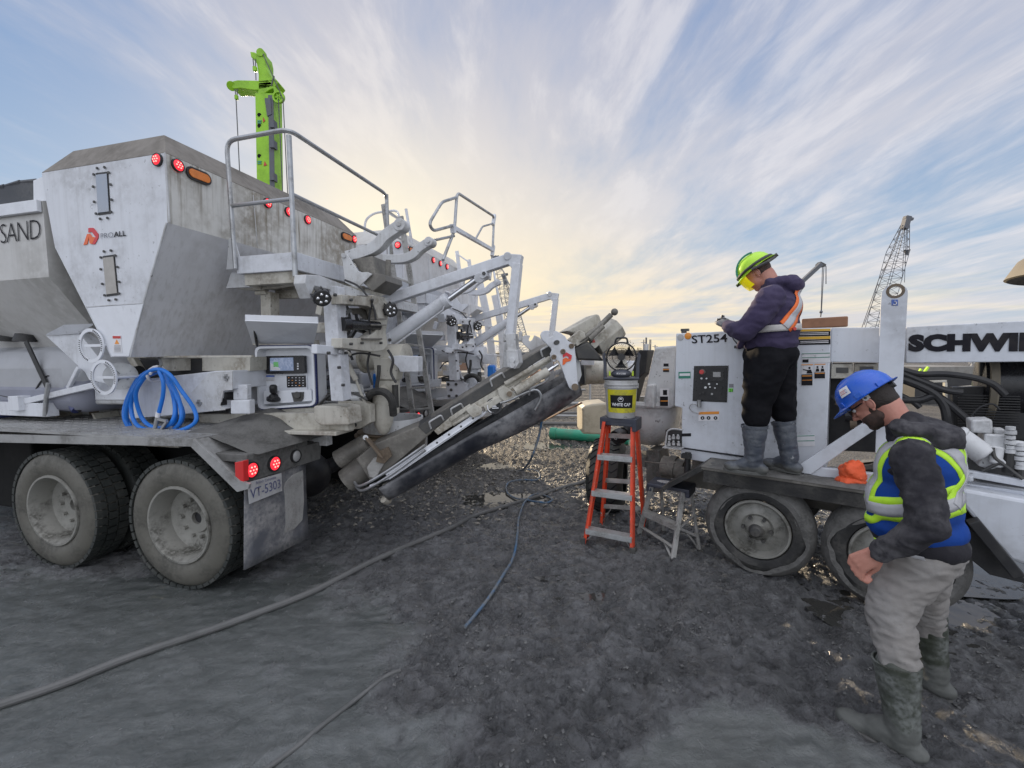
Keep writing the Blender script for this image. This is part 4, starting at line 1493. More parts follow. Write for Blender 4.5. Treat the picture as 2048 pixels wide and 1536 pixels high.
    cf.bar(SP(716, 660, -2.25), SP(750, 672, -2.2), 0.03, 0.03)
    cf.bar(SP(749, 614, -2.2), SP(750, 672, -2.2), 0.012, 0.012)
    fin('slew_cylinder', cf, 'gloss_black', R)
    cf = MB()
    cf.prism([SP(x, y, -2.24) for x, y in [(702, 616), (742, 616), (744, 635), (735, 640), (722, 628), (712, 630)]], -RV * .03)
    cf.bar(SP(742, 638, -2.1), SP(772, 638, -2.1), 0.015, 0.015)
    cf.bar(SP(742, 650, -2.1), SP(772, 650, -2.1), 0.012, 0.012)
    cf.bar(SP(718, 592, -2.15), SP(765, 596, -2.15), 0.05, 0.012)
    cf.bar(SP(722, 678, -2.12), SP(760, 678, -2.12), 0.05, 0.015)
    fin('cylinder_bracket', cf, 'grimy_dark', R, smooth=False, bevel=0.003)

    # work lights
    def worklight(c, aim):
        aim = V(aim).normalized()
        w = MB().mat(0).lathe(c, aim, [(-0.07, 0.0), (-0.07, 0.045), (-0.03, 0.062), (0.0, 0.062), (0.004, 0.055)], n=24)
        for k in range(8):
            a = k * 0.785
            e1 = aim.cross(UP).normalized()
            e2 = aim.cross(e1)
            w.box(V(c) - aim * 0.045 + (e1 * math.cos(a) + e2 * math.sin(a)) * 0.055, (e1 * math.cos(a) + e2 * math.sin(a)) * 0.014, aim * 0.03, (e2 * math.cos(a) - e1 * math.sin(a)) * 0.003)
        w.mat(1).lathe(c, aim, [(0.0, 0.056), (0.002, 0.0)], n=24)
        w.mat(2)
        for k in range(5):
            a = k * 1.2566
            e1 = aim.cross(UP).normalized()
            e2 = aim.cross(e1)
            dd = (e1 * math.cos(a) + e2 * math.sin(a)) * 0.032
            w.ball(V(c) + aim * 0.002 + dd, 0.013, seg=8, rings=5)
        fin('work_light', w, ['black', 'dark_steel', 'chrome'], R)
    worklight(SP(645, 597, -2.12), (0.55, -0.75, -0.5))
    worklight(SP(782, 621, -2.05), (0.45, -0.8, -0.3))

    # ---- lifting arm in the plane t = 3.8
    ta = 3.8
    am = MB()
    am.bar(TP(762, 605, ta), TP(1022, 518, ta), 0.085, 0.095)
    am.cyl(TP(765, 604, ta - .07), TP(765, 604, ta + .07), 0.045)
    am.cyl(TP(765, 604, ta - .085), TP(765, 604, ta + .085), 0.022)
    arm = fin('lifting_arm', am, 'white', R, smooth=True, bevel=0.006)
    am = MB()
    am.prism([TP(x, y, ta - .045) for x, y in [(1016, 507), (1043, 509), (1037, 541), (1031, 545), (1016, 528)]], AV * 0.10)
    am.bar(TP(1035, 528, ta), TP(1021, 672, ta), 0.075, 0.11, up=AV)
    am.cyl(TP(1015, 512, ta - .06), TP(1015, 512, ta + .06), 0.035)
    fin('drop_link', am, 'white', arm, bevel=0.005)
    am = MB()
    am.bar(TP(1024, 668, ta), TP(1028, 722, ta), 0.085, 0.13, up=AV)
    am.prism([TP(x, y, ta - .08) for x, y in [(1012, 700), (1034, 700), (1038, 726), (1030, 738), (1014, 734)]], AV * 0.16)
    am.prism([TP(x, y, ta + .10) for x, y in [(1009, 688), (1018, 674), (1020, 735), (1004, 735)]], AV * 0.03)
    bolts(am, [TP(1025, 721, ta - .08), TP(1025, 731, ta - .08)], -AV, 0.028, 0.02)
    sp_ = [TP(1012, 668 + 3 * k, ta - .03) for k in range(5)]
    for p in sp_:
        am.cyl(p - RV * .02, p + RV * .025, 0.02, n=8)
        am.cyl(p + RV * .12, p + RV * .15, 0.02, n=8)
    fin('chute_clamp', am, 'white_dirty', arm, bevel=0.004)
    am = MB()
    am.mat(0).cyl(TP(783, 676, ta), TP(894, 601, ta), 0.065)
    am.mat(0).cyl(TP(888, 605, ta), TP(897, 599, ta), 0.072)
    am.mat(1).cyl(TP(893, 602, ta), TP(957, 556, ta), 0.027)
    am.mat(0).box(TP(779, 680, ta), RV * .045, AV * .07, UP * .06)
    am.box(TP(762, 682, ta), RV * .06, AV * .05, UP * .04)
    am.cyl(TP(958, 556, ta - .05), TP(958, 556, ta + .05), 0.045)
    am.prism([TP(x, y, ta - .05) for x, y in [(956, 553), (962, 541), (972, 541), (974, 551), (966, 558)]], AV * 0.1)
    am.tube([TP(790, 690, ta - .05), TP(886, 620, ta - .05), TP(888, 612, ta - .05)], 0.009, 6)
    fin('lift_cylinder', am, ['white', 'chrome'], arm, bevel=0.003)
    bt = bolts(MB(), [TP(762, 682, ta - .05), TP(780, 680, ta - .07), TP(968, 547, ta - .05), TP(765, 604, ta - .088)], -AV, 0.017, 0.012)
    fin('pin', bt, 'dark_steel', arm)

    # ---- folded loading hopper arms (boomerang shaped)
    def boom(pts, t, w, h):
        m = MB()
        q = spline([TP(x, y, t) for x, y in pts], 5)
        d = []
        for i, p in enumerate(q):
            a = (q[min(i + 1, len(q) - 1)] - q[max(i - 1, 0)]).normalized()
            d.append(a.cross(AV).normalized())
        vs, fs = [], []
        for p, u in zip(q, d):
            vs += [p + u * h / 2 - AV * w / 2, p + u * h / 2 + AV * w / 2, p - u * h / 2 + AV * w / 2, p - u * h / 2 - AV * w / 2]
        for i in range(len(q) - 1):
            for j in range(4):
                fs.append((i * 4 + j, i * 4 + (j + 1) % 4, i * 4 + 4 + (j + 1) % 4, i * 4 + 4 + j))
        fs += [(3, 2, 1, 0), tuple(range(len(vs) - 4, len(vs)))]
        m.add(vs, fs)
        m.cyl(q[-1] - AV * w * 0.6, q[-1] + AV * w * 0.6, h * 0.55)
        m.cyl(q[-1] - AV * w * 0.75, q[-1] + AV * w * 0.75, 0.02)
        return m
    fin('hopper_arm', boom([(697, 515), (735, 503), (757, 492), (775, 472), (804, 452)], 3.55, 0.09, 0.10), 'white_dirty', R, bevel=0.004)
    fin('hopper_arm', boom([(750, 517), (800, 519), (826, 512), (842, 497), (861, 485)], 4.1, 0.09, 0.085), 'white_dirty', R, bevel=0.004)
    hb = MB()
    hb.prism([TP(x, y, 3.42) for x, y in [(683, 508), (693, 507), (718, 545), (735, 544), (744, 548), (714, 577), (690, 565)]], AV * 0.014)
    hb.prism([TP(x, y, 3.66) for x, y in [(683, 508), (693, 507), (718, 545), (714, 577), (690, 565)]], AV * 0.014)
    hb.cyl(TP(687, 511, 3.40), TP(687, 511, 3.68), 0.02)
    fin('hopper_bracket', hb, 'white_dirty', R, smooth=False, bevel=0.003)
    hb = MB()
    hb.prism([TP(x, y, 3.5) for x, y in [(705, 518), (745, 512), (750, 546), (735, 550), (718, 542)]], AV * 0.3)
    hb.prism([TP(x, y, 3.45) for x, y in [(722, 562), (748, 545), (770, 550), (772, 562), (745, 583)]], AV * 0.3)
    hb.cyl(TP(777, 520, 3.6), TP(776, 555, 3.6), 0.024)
    fin('tipping_frame', hb, 'grimy_dark', R, smooth=False, bevel=0.004)
    hb = MB()
    hb.prism([SP(x, y, -2.16) for x, y in [(742, 592), (800, 600), (806, 604), (800, 606), (742, 604)]], -RV * 0.1)
    fin('top_plate', hb, 'white_dirty', R, smooth=False, bevel=0.003)

    # ---- mixing auger drum and outlet
    dr = MB()
    tm = 3.75
    dr.mat(0).cyl(TC(-3.1, tm, 1.83), TC(-2.42, tm, 1.83), 0.135, n=28)
    dr.mat(1).cyl(TC(-2.42, tm, 1.81), TC(-2.0, tm, 1.81), 0.125, n=28)
    dr.mat(1).cyl(TC(-2.45, tm, 1.81), TC(-2.42, tm, 1.81), 0.16, n=28)
    fin('mixing_auger', dr, ['white_under', 'cream'], R)
    ob = MB()
    ob.prism([TP(x, y, 3.56) for x, y in [(775, 713), (796, 711), (836, 713), (836, 744), (800, 744), (797, 737)]], AV * 0.10)
    fin('auger_end_box', ob, 'white', R, smooth=False, bevel=0.006)
    ob = MB()
    ob.prism([TP(x, y, 3.60) for x, y in [(744, 716), (800, 716), (792, 760), (786, 760), (752, 760)]], AV * 0.12)
    ob.prism([TP(x, y, 3.62) for x, y in [(752, 760), (790, 760), (789, 830), (756, 830)]], AV * 0.10)
    ob.ball(TP(766, 820, 3.58), (0.10, 0.09, 0.24), seg=20, rings=12)
    fin('outlet_boot', ob, 'cream', R, bevel=0.01)
    hs = MB()
    hs.tube(spline([TP(737, 793, 3.45), TP(748, 784, 3.42), TP(768, 784, 3.42), TP(783, 800, 3.45), TP(787, 830, 3.5)], 6), 0.035, 10)
    hs.tube(spline([TP(758, 731, 3.52), TP(757, 750, 3.5), TP(753, 775, 3.5)], 5), 0.018, 8)
    hs.cyl(TP(733, 792, 3.46), TP(740, 800, 3.6), 0.03)
    hs.prism([TP(x, y, 3.62) for x, y in [(733, 790), (752, 785), (752, 830), (738, 828)]], AV * .1)
    hs.tube([TP(790, 770, 3.6), TP(792, 815, 3.6)], 0.03, 8)
    fin('rubber_hose', hs, 'rubber', R)
    wl = MB()
    wl.mat(0).cyl(TP(705, 795, 3.40), TP(722, 795, 3.40), 0.035)
    wl.mat(1).cyl(TP(720, 795, 3.40), TP(733, 791, 3.42), 0.032)
    wl.mat(0).bar(TP(665, 773, 3.35), TP(722, 776, 3.38), 0.03, 0.07)
    wl.mat(0).prism([TP(x, y, 3.42) for x, y in [(682, 775), (722, 770), (726, 800), (684, 800)]], AV * .03)
    wl.mat(2).cyl(TP(655, 795, 3.40), TP(706, 796, 3.40), 0.032)
    wl.mat(3).cyl(TP(692, 722, 3.30), TP(712, 760, 3.34), 0.024)
    wl.mat(3).cyl(TP(712, 760, 3.34), TP(741, 835, 3.42), 0.012)
    wl.mat(3).tube(arc(TP(695, 711, 3.28), RV, UP, 0.03, 0, math.pi, 8), 0.010, 6)
    fin('water_valve', wl, ['white_dirty', 'chrome', 'dark_steel', 'cream'], R)
    br = MB()
    br.prism([TP(x, y, 3.38) for x, y in [(676, 797), (716, 799), (740, 810), (741, 845), (718, 858), (646, 862), (646, 856), (680, 850), (676, 820)]], AV * 0.08)
    fin('mount_plate', br, 'cream', R, smooth=False, bevel=0.004)
    bt = bolts(MB(), [TP(x, y, 3.38) for x, y in [(684, 811), (708, 811), (687, 849), (710, 849), (693, 829)]], -AV, 0.022, 0.02)
    fin('mount_bolt', bt, 'dark_steel', R)
    # bowl
    bc = TC(-2.28, 3.95, 0)
    bw = MB()
    bw.mat(0).lathe(bc, UP, [(1.055, 0.30), (1.19, 0.30), (1.19, 0.285), (1.055, 0.285)], n=40)
    bw.mat(1).lathe(bc, UP, [(1.0, 0.36), (1.015, 0.385), (1.03, 0.385), (1.035, 0.34), (1.05, 0.36), (1.058, 0.36), (1.06, 0.28)], n=48)
    bw.mat(2).lathe(bc, UP, [(1.0, 0.33), (0.84, 0.30), (0.80, 0.24), (0.80, 0.0)], n=48)
    fin('turntable', bw, ['white_dirty', 'rusty', 'grimy_dark'], R)
    sk = MB()
    c = TP(764, 838, 3.60)
    sk.mat(0).prism([TP(x, y, 3.63) for x, y in [(742, 835), (771, 831), (771, 846), (742, 849)]], AV * .003)
    sk.mat(1).prism([TP(x, y, 3.625) for x, y in [(755, 832), (770, 830), (770, 834), (755, 836)]], AV * .003)
    sk.mat(2).prism([TP(x, y, 3.625) for x, y in [(743, 844), (747, 835), (753, 843)]], AV * .003)
    fin('warning_label', sk, ['sticker_white', 'sticker_red', 'sticker_orange'], R, smooth=False)

    for pts, r_, mt in (([(690, 600), (700, 640), (696, 690), (705, 720)], .012, 'black'), ([(745, 600), (738, 640), (742, 690), (735, 730), (745, 770)], .010, 'black'),
                    ([(660, 700), (690, 712), (720, 706), (760, 712)], .009, 'black'), ([(640, 810), (660, 790), (700, 785), (735, 800)], .010, 'dark_steel'),
                    ([(776, 700), (786, 720), (782, 745), (792, 765)], .012, 'black'), ([(655, 760), (668, 742), (684, 735), (700, 745)], .008, 'black'),
                    ([(690, 560), (720, 575), (745, 610), (752, 640)], .009, 'black')):
        fin('service_hose', MB().tube(spline([TP(x, y, 3.36) for x, y in pts], 6), r_, 8), mt, R)
    for x, y in ((655, 706), (690, 706), (676, 735), (684, 770), (668, 590), (742, 600), (700, 600), (722, 686), (760, 686), (700, 688)):
        fin('bolt', bolts(MB(), [SP(x, y, -2.10 if x > 690 else -2.17)], RV, .013, .02), 'dark_steel', R)
    # pale plastic jugs and tank wall seen through the gear
    jg = MB()
    jg.box(TP(715, 760, 4.4), RV * .12, AV * .1, UP * .10)
    fin('plastic_jug', jg, 'tank', R, bevel=.03)
    jg = MB()
    jg.box(TP(762, 765, 4.45), RV * .07, AV * .08, UP * .11)
    fin('blue_jug', jg, 'blue_hose', R, bevel=.03)
    # ---- control box
    tb_ = 3.28
    cb = MB()
    o4 = [(509, 693), (626, 691), (631, 811), (516, 819)]
    def rr4(pts, k, f=0.10, d=tb_):
        q = px(TP, pts, d)
        ctr = sum(q, V()) / 4
        q = [ctr + (a - ctr) * k for a in q]
        out = []
        for i in range(4):
            a, b_, c = q[i - 1], q[i], q[(i + 1) % 4]
            p0, p1 = b_.lerp(a, f), b_.lerp(c, f)
            for j in range(5):
                t = j / 4
                out.append(p0 * (1 - t) ** 2 + b_ * 2 * t * (1 - t) + p1 * t * t)
        return out
    def ring(m, o_, i_, vec):
        n = len(o_)
        vs = o_ + i_ + [p + vec for p in o_] + [p + vec for p in i_]
        fs = []
        for k in range(n):
            j = (k + 1) % n
            fs += [(k, j, n + j, n + k), (2 * n + k, 3 * n + k, 3 * n + j, 2 * n + j), (k, 2 * n + k, 2 * n + j, j), (n + k, n + j, 3 * n + j, 3 * n + k)]
        m.add(vs, fs)
    ring(cb.mat(0), rr4(o4, 1.0), rr4(o4, 0.93), AV * 0.16)
    ring(cb.mat(1), [p - AV * 0.0 + AV * 0.012 for p in rr4(o4, 1.035)], [p + AV * 0.012 for p in rr4(o4, 0.99)], AV * 0.02)
    cb.mat(0).prism([p + AV * 0.10 for p in rr4(o4, 0.94)], AV * 0.02)
    box_ = fin('control_box', cb, ['white_clean', 'navy'], R, smooth=False)
    ip = MB().prism([TP(x, y, tb_ + .085) for x, y in [(530, 716), (612, 716), (614, 782), (530, 784)]], AV * 0.02)
    ip.prism([TP(x, y, tb_ + .02) for x, y in [(527, 782), (622, 779), (624, 802), (527, 809)]], AV * 0.06)
    fin('fascia', ip, 'white_clean', box_, smooth=False, bevel=0.004)
    sc = MB()
    sc.mat(0).prism(rr4([(531, 712), (608, 711), (610, 747), (532, 748)], 1.0, 0.06, tb_ + .055), AV * .03)
    sc.mat(1).prism([TP(x, y, tb_ + .052) for x, y in [(540, 716), (586, 715), (587, 741), (540, 742)]], AV * .003)
    sc.mat(2).prism([TP(x, y, tb_ + .050) for x, y in [(547, 724), (556, 724), (557, 734), (547, 734)]], AV * .003)
    sc.mat(3).prism([TP(x, y, tb_ + .050) for x, y in [(541, 726), (546, 729), (560, 737), (559, 741), (541, 740)]], AV * .003)
    sc.mat(3)
    for j in range(3):
        sc.prism([TP(594 + dx, 726 + j * 5 + dy, tb_ + .052) for dx, dy in ((0, 0), (3, 0), (3, 3), (0, 3))], AV * .003)
    fin('display', sc, ['gloss_black', 'screen', 'screen_green', 'sticker_white'], box_, smooth=False)
    kp = MB()
    kp.mat(0).prism([TP(x, y, tb_ + .075) for x, y in [(573, 752), (610, 751), (611, 774), (574, 775)]], AV * .012)
    for i in range(5):
        for j in range(4):
            kp.mat(1 if (i * 7 + j * 3) % 5 else 2).box(TP(577.5 + i * 7.2, 755.5 + j * 5.2, tb_ + .073), RV * .006, AV * .002, UP * .003)
    fin('keypad', kp, ['gloss_black', 'sticker_white', 'sticker_orange'], box_, smooth=False)
    nl = MB()
    nl.mat(0).prism([TP(x, y, tb_ + .08) for x, y in [(530, 750), (549, 750), (549, 762), (530, 763)]], AV * .003)
    nl.mat(1).prism([TP(x, y, tb_ + .078) for x, y in [(530.5, 750.5), (548.5, 750.5), (548.5, 754), (530.5, 754)]], AV * .002)
    for k in range(3):
        nl.mat(2).prism([TP(x, y + k * 2.4, tb_ + .078) for x, y in [(532, 755.5), (547, 755.5), (547, 756.3), (532, 756.3)]], AV * .002)
    fin('notice_label', nl, ['sticker_white', 'sticker_blue', 'sticker_text'], box_, smooth=False)
    js = MB()
    js.lathe(TP(547.5, 797, tb_ + .0), (TP(546.5, 770, tb_ - .03) - TP(547.5, 797, tb_)), [(-0.01, 0.0), (-0.01, 0.062), (0.01, 0.06), (0.02, 0.04), (0.035, 0.035), (0.045, 0.02), (0.055, 0.024), (0.07, 0.032), (0.115, 0.034), (0.13, 0.026), (0.137, 0.0)], n=24)
    fin('joystick', js, 'gloss_black', box_)
    kb = MB()
    kb.prism([TP(x, y, tb_ + .005) for x, y in [(582, 785), (606, 784), (605, 798), (601, 803), (587, 804)]], AV * .03)
    kb.cyl(TP(594, 790, tb_ - .02), TP(594, 790, tb_ + .01), 0.03)
    fin('selector_knob', kb, 'dark_steel', box_, bevel=0.004)
    # lid hinged open on top
    hg = [TP(506, 686, tb_ + .03), TP(628, 686, tb_ + .03)]
    fe = [TP(490, 640, tb_ - .32), TP(637, 645, tb_ - .32)]
    nrm = (hg[1] - hg[0]).cross(fe[0] - hg[0]).normalized()
    ldm = MB().prism([hg[0], hg[1], fe[1], fe[0]], nrm * 0.008)
    for a, b_ in ((fe[0], fe[1]),):
        ldm.prism([a, b_, b_ + UP * 0.045, a + UP * 0.045], (hg[0] - fe[0]).normalized() * 0.008)
    ldm.prism([hg[0] + UP * .0, fe[0], fe[0] + UP * .045, hg[0] + UP * .03], RV * 0.006)
    ldm.prism([hg[1], fe[1], fe[1] + UP * .045, hg[1] + UP * .03], -RV * 0.006)
    fin('lid', ldm, 'white_clean', box_, smooth=False)
    gs = MB()
    gs.cyl(TP(508, 652, tb_ - .22), TP(514, 690, tb_ + .0), 0.012, n=8)
    gs.cyl(TP(514, 690, tb_ + .0), TP(517, 716, tb_ + .03), 0.006, n=8)
    fin('gas_strut', gs, 'gloss_black', box_)
    hm = MB().prism([TP(x, y, tb_ + .06) for x, y in [(506, 679), (626, 680), (628, 690), (506, 690)]], AV * .08)
    fin('hinge_rail', hm, 'cream', box_, smooth=False)
    wr = MB()
    for k in range(4):
        wr.tube(spline([TP(520, 822 + k * 2, tb_ + .05), TP(560, 828 + k * 1.5, tb_ + .04), TP(600, 824 + k * 3, tb_ + .05), TP(625, 812, tb_ + .06)], 5), 0.006, 6)
    fin('green_cable', wr, 'pipe_green', box_)
    ff = MB().prism([TP(x, y, tb_ + .03) for x, y in [(518, 821), (628, 815), (627, 829), (610, 834), (530, 834), (520, 840)]], AV * .15)
    fin('cable_tray', ff, 'cream', box_, smooth=False, bevel=0.006)
    return R


T1 = build_truck()

for o_ in list(T1.children_recursive):
    if o_.type == 'MESH' and o_.name.split('.')[0] in EXPLODE and not o_.children:
        explode(o_)
# ---- the second truck behind
REAR = {'platform', 'cross_beam', 'post', 'strut', 'link_bar', 'swing_bracket', 'slew_cylinder', 'cylinder_bracket', 'work_light', 'lifting_arm',
        'hopper_arm', 'hopper_bracket', 'tipping_frame', 'top_plate', 'mixing_auger', 'auger_end_box', 'outlet_boot', 'rubber_hose', 'water_valve', 'mount_plate',
        'mount_bolt', 'service_hose', 'plastic_jug', 'turntable', 'warning_label', 'control_box', 'lamp_panel', 'number_plate', 'bolt', 'mud_flap', 'mudguard', 'wheel', 'axle'}
CLEAN = {'white_rear': 'white_under', 'cream': 'white', 'white_dirty': 'white', 'cap_grime': 'sandbin', 'white_under': 'white', 'grimy_dark': 'white_under', 'steel': 'white_clean', 'alu_mud': 'white_clean'}
T2 = T1.copy()
COL.objects.link(T2)
D1 = RV * 0.45 + AV * 2.93
T2.location = V(T1.location) + D1
tag(T2, 'cleaner white mixer truck parked behind the nearest one, plate ending 4908', 'truck')
D2 = RV * -0.05 + AV * 2.6 - D1
cache = {}


def clean(o):
    if o.type != 'MESH':
        return
    if not any(m and m.name in CLEAN for m in o.data.materials):
        return
    if o.data.name not in cache:
        me = o.data.copy()
        for i, m in enumerate(me.materials):
            if m.name in CLEAN:
                me.materials[i] = M[CLEAN[m.name]]
        cache[o.data.name] = me
    o.data = cache[o.data.name]


def copy2(o, parent, top):
    if top:
        nm = o.name.split('.')[0]
        if nm in ('guard_rail',):
            return
    c = o.copy()
    COL.objects.link(c)
    c.parent = parent
    if top and o.name.split('.')[0] in REAR:
        c.location = V(o.location) + D2
    clean(c)
    for ch in list(o.children):
        n_ = ch.name.split('.')[0]
        if o.name.split('.')[0] == 'number_plate' and n_ == 'lettering':
            continue
        if o.name.split('.')[0] in ('sand_bin',) and n_ == 'lettering':
            continue
        if n_ == 'guard_rail':
            continue
        copy2(ch, c, False)


for ch in list(T1.children):
    copy2(ch, T2, True)
pl2 = [o for o in T2.children if o.name.startswith('number_plate')][0]
off = D1 + D2
o_ = SP(501, 998, -2.688)
text('lettering', 'VT-4908', o_ + off, SP(561, 975, -2.688) - o_, SP(500, 979, -2.688) - o_, 'plate_ink', pl2, bold=0.006)
# its taller guard rails and folded walkway gate
pf2 = [o for o in T2.children if o.name.startswith('platform')][0]
rl = MB()
s2 = -2.55
rl.tube(rounded([SP(886, 520, s2), SP(909, 460, s2), SP(914, 385, s2), SP(988, 433, s2), SP(985, 510, s2), SP(980, 560, s2)], 0.12), 0.024, 10)
rl.tube(rounded([SP(912, 395, s2), SP(884, 404, s2), SP(858, 447, s2), SP(866, 462, s2), SP(907, 451, s2)], 0.12), 0.022, 10)
rl.tube([SP(870, 480, s2), SP(908, 472, s2)], 0.02, 8)
rl.tube(rounded([SP(986, 447, s2), SP(965, 453, s2), SP(950, 480, s2)], 0.08), 0.018, 8)
rl.mat(1).bar(SP(908, 456, s2), SP(985, 500, s2), 0.06, 0.06)
rl.bar(SP(905, 448, s2), SP(907, 466, s2), 0.07, 0.07, up=AV)
rl.bar(SP(989, 430, s2), SP(986, 450, s2), 0.06, 0.06, up=AV)
rl.bar(SP(987, 492, s2), SP(984, 512, s2), 0.06, 0.06, up=AV)
rl.tube(rounded([TP(729, 478, 6.0), TP(730, 440, 6.0), TP(748, 426, 6.0), TP(797, 420, 6.0), TP(800, 470, 6.0)], 0.1), 0.018, 8)
rl.tube([TP(765, 418, 6.0), TP(800, 440, 6.0)], 0.018, 8)
rl.tube([TP(812, 418, 6.0), TP(826, 500, 6.0)], 0.022, 8)
fin('guard_rail', rl, ['steel', 'white'], pf2)
# leaning ladder legs and long post standing at its far side
lg = MB()
for pts in (((958, 560), (975, 640), (990, 760)), ((990, 590), (1003, 660), (1008, 745))):
    q = spline([TP(x, y, 7.4) for x, y in pts], 5)
    for a, b in zip(q[:-1], q[1:]):
        lg.bar(a, b, 0.13, 0.03, up=AV)
for k in range(5):
    lg.bar(TP(972 + k * 4, 625 + k * 28, 7.4), TP(1000 + k * 2.5, 628 + k * 28, 7.4), 0.05, 0.03)
lg.tube([TP(985, 530, 7.0), TP(1010, 668, 7.0)], 0.02, 8)
lg.tube([TP(930, 610, 7.2), TP(962, 700, 7.2)], 0.02, 8)
fin('access_ladder', lg, 'white_clean', pf2, smooth=False)
# discharge drum that reaches the pump hopper
dd = MB()
dd.mat(0).cyl(WP(1168, 745, 5.25), WP(1250, 742, 5.25), 0.145, n=28)
dd.mat(1).cyl(WP(1250, 742, 5.25), WP(1282, 741, 5.25), 0.125, n=28)
dd.mat(2).cyl(WP(1168, 745, 5.25), TC(-1.5, 6.6, 1.2), 0.15, n=20)
dd.mat(1).box(WP(1175, 722, 5.08), V((.07, 0, 0)), V((0, .05, 0)), V((0, 0, .045)))
fin('discharge_chute', dd, ['cream', 'white', 'auger_black'], T2)
# ================================================================ discharge conveyor of the near truck
CE = V((2.4, 0.40, 0)).normalized()
CN = V((-CE.y, CE.x, 0))                 # away from the camera
CA = V((-1.2, 3.97, 0))


def CV(px_, py_, c=0.0):
    """point on the conveyor's mid plane moved c metres toward the camera"""
    return hitp(px_, py_, CN, CA.dot(CN) - c)


def cvslab(mb, pts, c, th):
    return mb.prism([CV(x, y, c) for x, y in pts], CN * th)


def conveyor():
    R = T1
    ax0, ax1 = CV(765, 968, 0.0), CV(1140, 752, 0.0)
    u = (ax1 - ax0).normalized()
    w = u.cross(-CN).normalized()
    if w.z < 0:
        w = -w
    r = 0.185
    b = MB()
    # half-round rubber trough: open on top
    vs, fs = [], []
    n, k = 40, 18
    for i in range(n + 1):
        f = i / n
        c0 = ax0.lerp(ax1, f) + w * 0.02
        rr = r * (1.0 + 0.22 * math.sin(math.pi * min(1, max(0, (f - 0.45) / 0.55)) * 0.9))
        for j in range(k + 1):
            a = math.pi + math.pi * j / k
            d = -CN * math.cos(a) + w * math.sin(a) * (1.0 + 0.25 * f)
            vs.append(c0 + d * rr)
    fs = [(i * (k + 1) + j, (i + 1) * (k + 1) + j, (i + 1) * (k + 1) + j + 1, i * (k + 1) + j + 1) for i in range(n) for j in range(k)]
    b.add(vs, fs)
    o = fin('chute_trough', b, 'auger_black', R)
    s = o.modifiers.new('t', 'SOLIDIFY')
    s.thickness = 0.012
    # worn grey patch
    tl = MB()
    tl.tube([ax0 - u * 0.03 + w * .02 + (-CN * math.cos(math.pi + math.pi * j / k) + w * math.sin(math.pi + math.pi * j / k)) * r * 1.02 for j in range(2, k // 2 + 6)], 0.028, 8)
    fin('end_hoop', tl, 'cream', o)
    # white wear strip with rivets
    ws = MB()
    cvslab(ws, [(771, 948), (962, 819), (970, 829), (779, 959)], 0.20, 0.012)
    ws.tube([CV(740, 972, .19), CV(775, 957, .20), CV(880, 886, .20), CV(985, 815, .20)], 0.010, 6)
    st = fin('wear_strip', ws, 'white_clean', R, smooth=False)
    bt = bolts(MB(), [CV(778 + 24 * i, 950 - 16.2 * i, .20) for i in range(8)], -CN, .010, .006)
    fin('rivets', bt, 'dark_steel', st)
    hz = MB()
    hz.tube(spline([CV(712, 972, .10), CV(722, 981, .16), CV(745, 972, .2), CV(790, 944, .21), CV(850, 900, .21)], 6), 0.013, 8)
    hz.tube(spline([CV(708, 962, .10), CV(718, 972, .16), CV(745, 960, .2), CV(790, 932, .21), CV(850, 890, .21)], 6), 0.013, 8)
    fin('grey_hose', hz, 'steel', R)
    # muddy cover plate and rails on top
    cp = MB()
    cvslab(cp, [(712, 918), (748, 888), (838, 852), (968, 768), (1062, 708), (1104, 686), (1110, 706), (1000, 776), (895, 838), (768, 948), (742, 965)], 0.17, 0.34)
    fin('chute_cover', cp, 'grimy_dark', R, smooth=False, bevel=0.01)
    cp = MB()
    cvslab(cp, [(836, 853), (1000, 750), (1101, 688), (1106, 709), (1010, 766), (852, 868)], 0.176, 0.35)
    fin('cover_plate', cp, 'dark_steel', R, smooth=False, bevel=0.004)
    cp = MB()
    cvslab(cp, [(738, 955), (733, 935), (748, 915), (762, 914), (770, 925), (760, 942), (752, 958)], 0.195, 0.02)
    fin('caked_mud', cp, 'mudlight', R, bevel=0.008)
    cp = MB()
    cvslab(cp, [(672, 915), (690, 896), (715, 892), (735, 893), (732, 905), (705, 930), (685, 925)], -0.08, 0.06)
    fin('caked_mud', cp, 'mudlight', R, bevel=0.008)
    tn = MB()
    a, b_ = CV(676, 920, -.08), CV(735, 885, -.08)
    tn.cyl(a, b_, 0.09, n=24)
    tn.cyl(CV(695, 962, 0), CV(735, 930, 0), 0.12, n=24)
    fin('chute_end', tn, 'grimy_dark', R)
    lk = MB()
    lk.bar(CV(732, 874, .22), CV(766, 915, .22), 0.02, 0.08, up=CN)
    lk.prism([CV(x, y, .215) for x, y in [(755, 905), (776, 895), (784, 912), (768, 928), (752, 924)]], CN * .05)
    fin('support_link', lk, 'rusty', R, smooth=False, bevel=0.004)
    bt = MB().cyl(CV(731, 875, .20), CV(731, 875, .25), 0.022)
    fin('pin', bt, 'steel', R)
    cr = MB()
    cvslab(cr, [(868, 862), (900, 835), (990, 782), (1098, 712), (1104, 722), (1000, 793), (910, 849), (876, 870)], 0.20, 0.05)
    cvslab(cr, [(898, 836), (940, 808), (944, 814), (902, 844)], 0.23, 0.04)
    cr.tube([CV(905, 850, .2), CV(985, 800, .21), CV(1030, 772, .21)], 0.016, 8)
    fin('side_rail', cr, 'cream', R, smooth=False, bevel=0.005)
    yk = MB()
    cvslab(yk, [(995, 779), (1008, 771), (1036, 790), (1040, 798), (1025, 799), (1012, 806), (999, 795)], 0.25, 0.10)
    cvslab(yk, [(930, 820), (950, 808), (965, 818), (963, 829), (946, 836)], 0.24, 0.06)
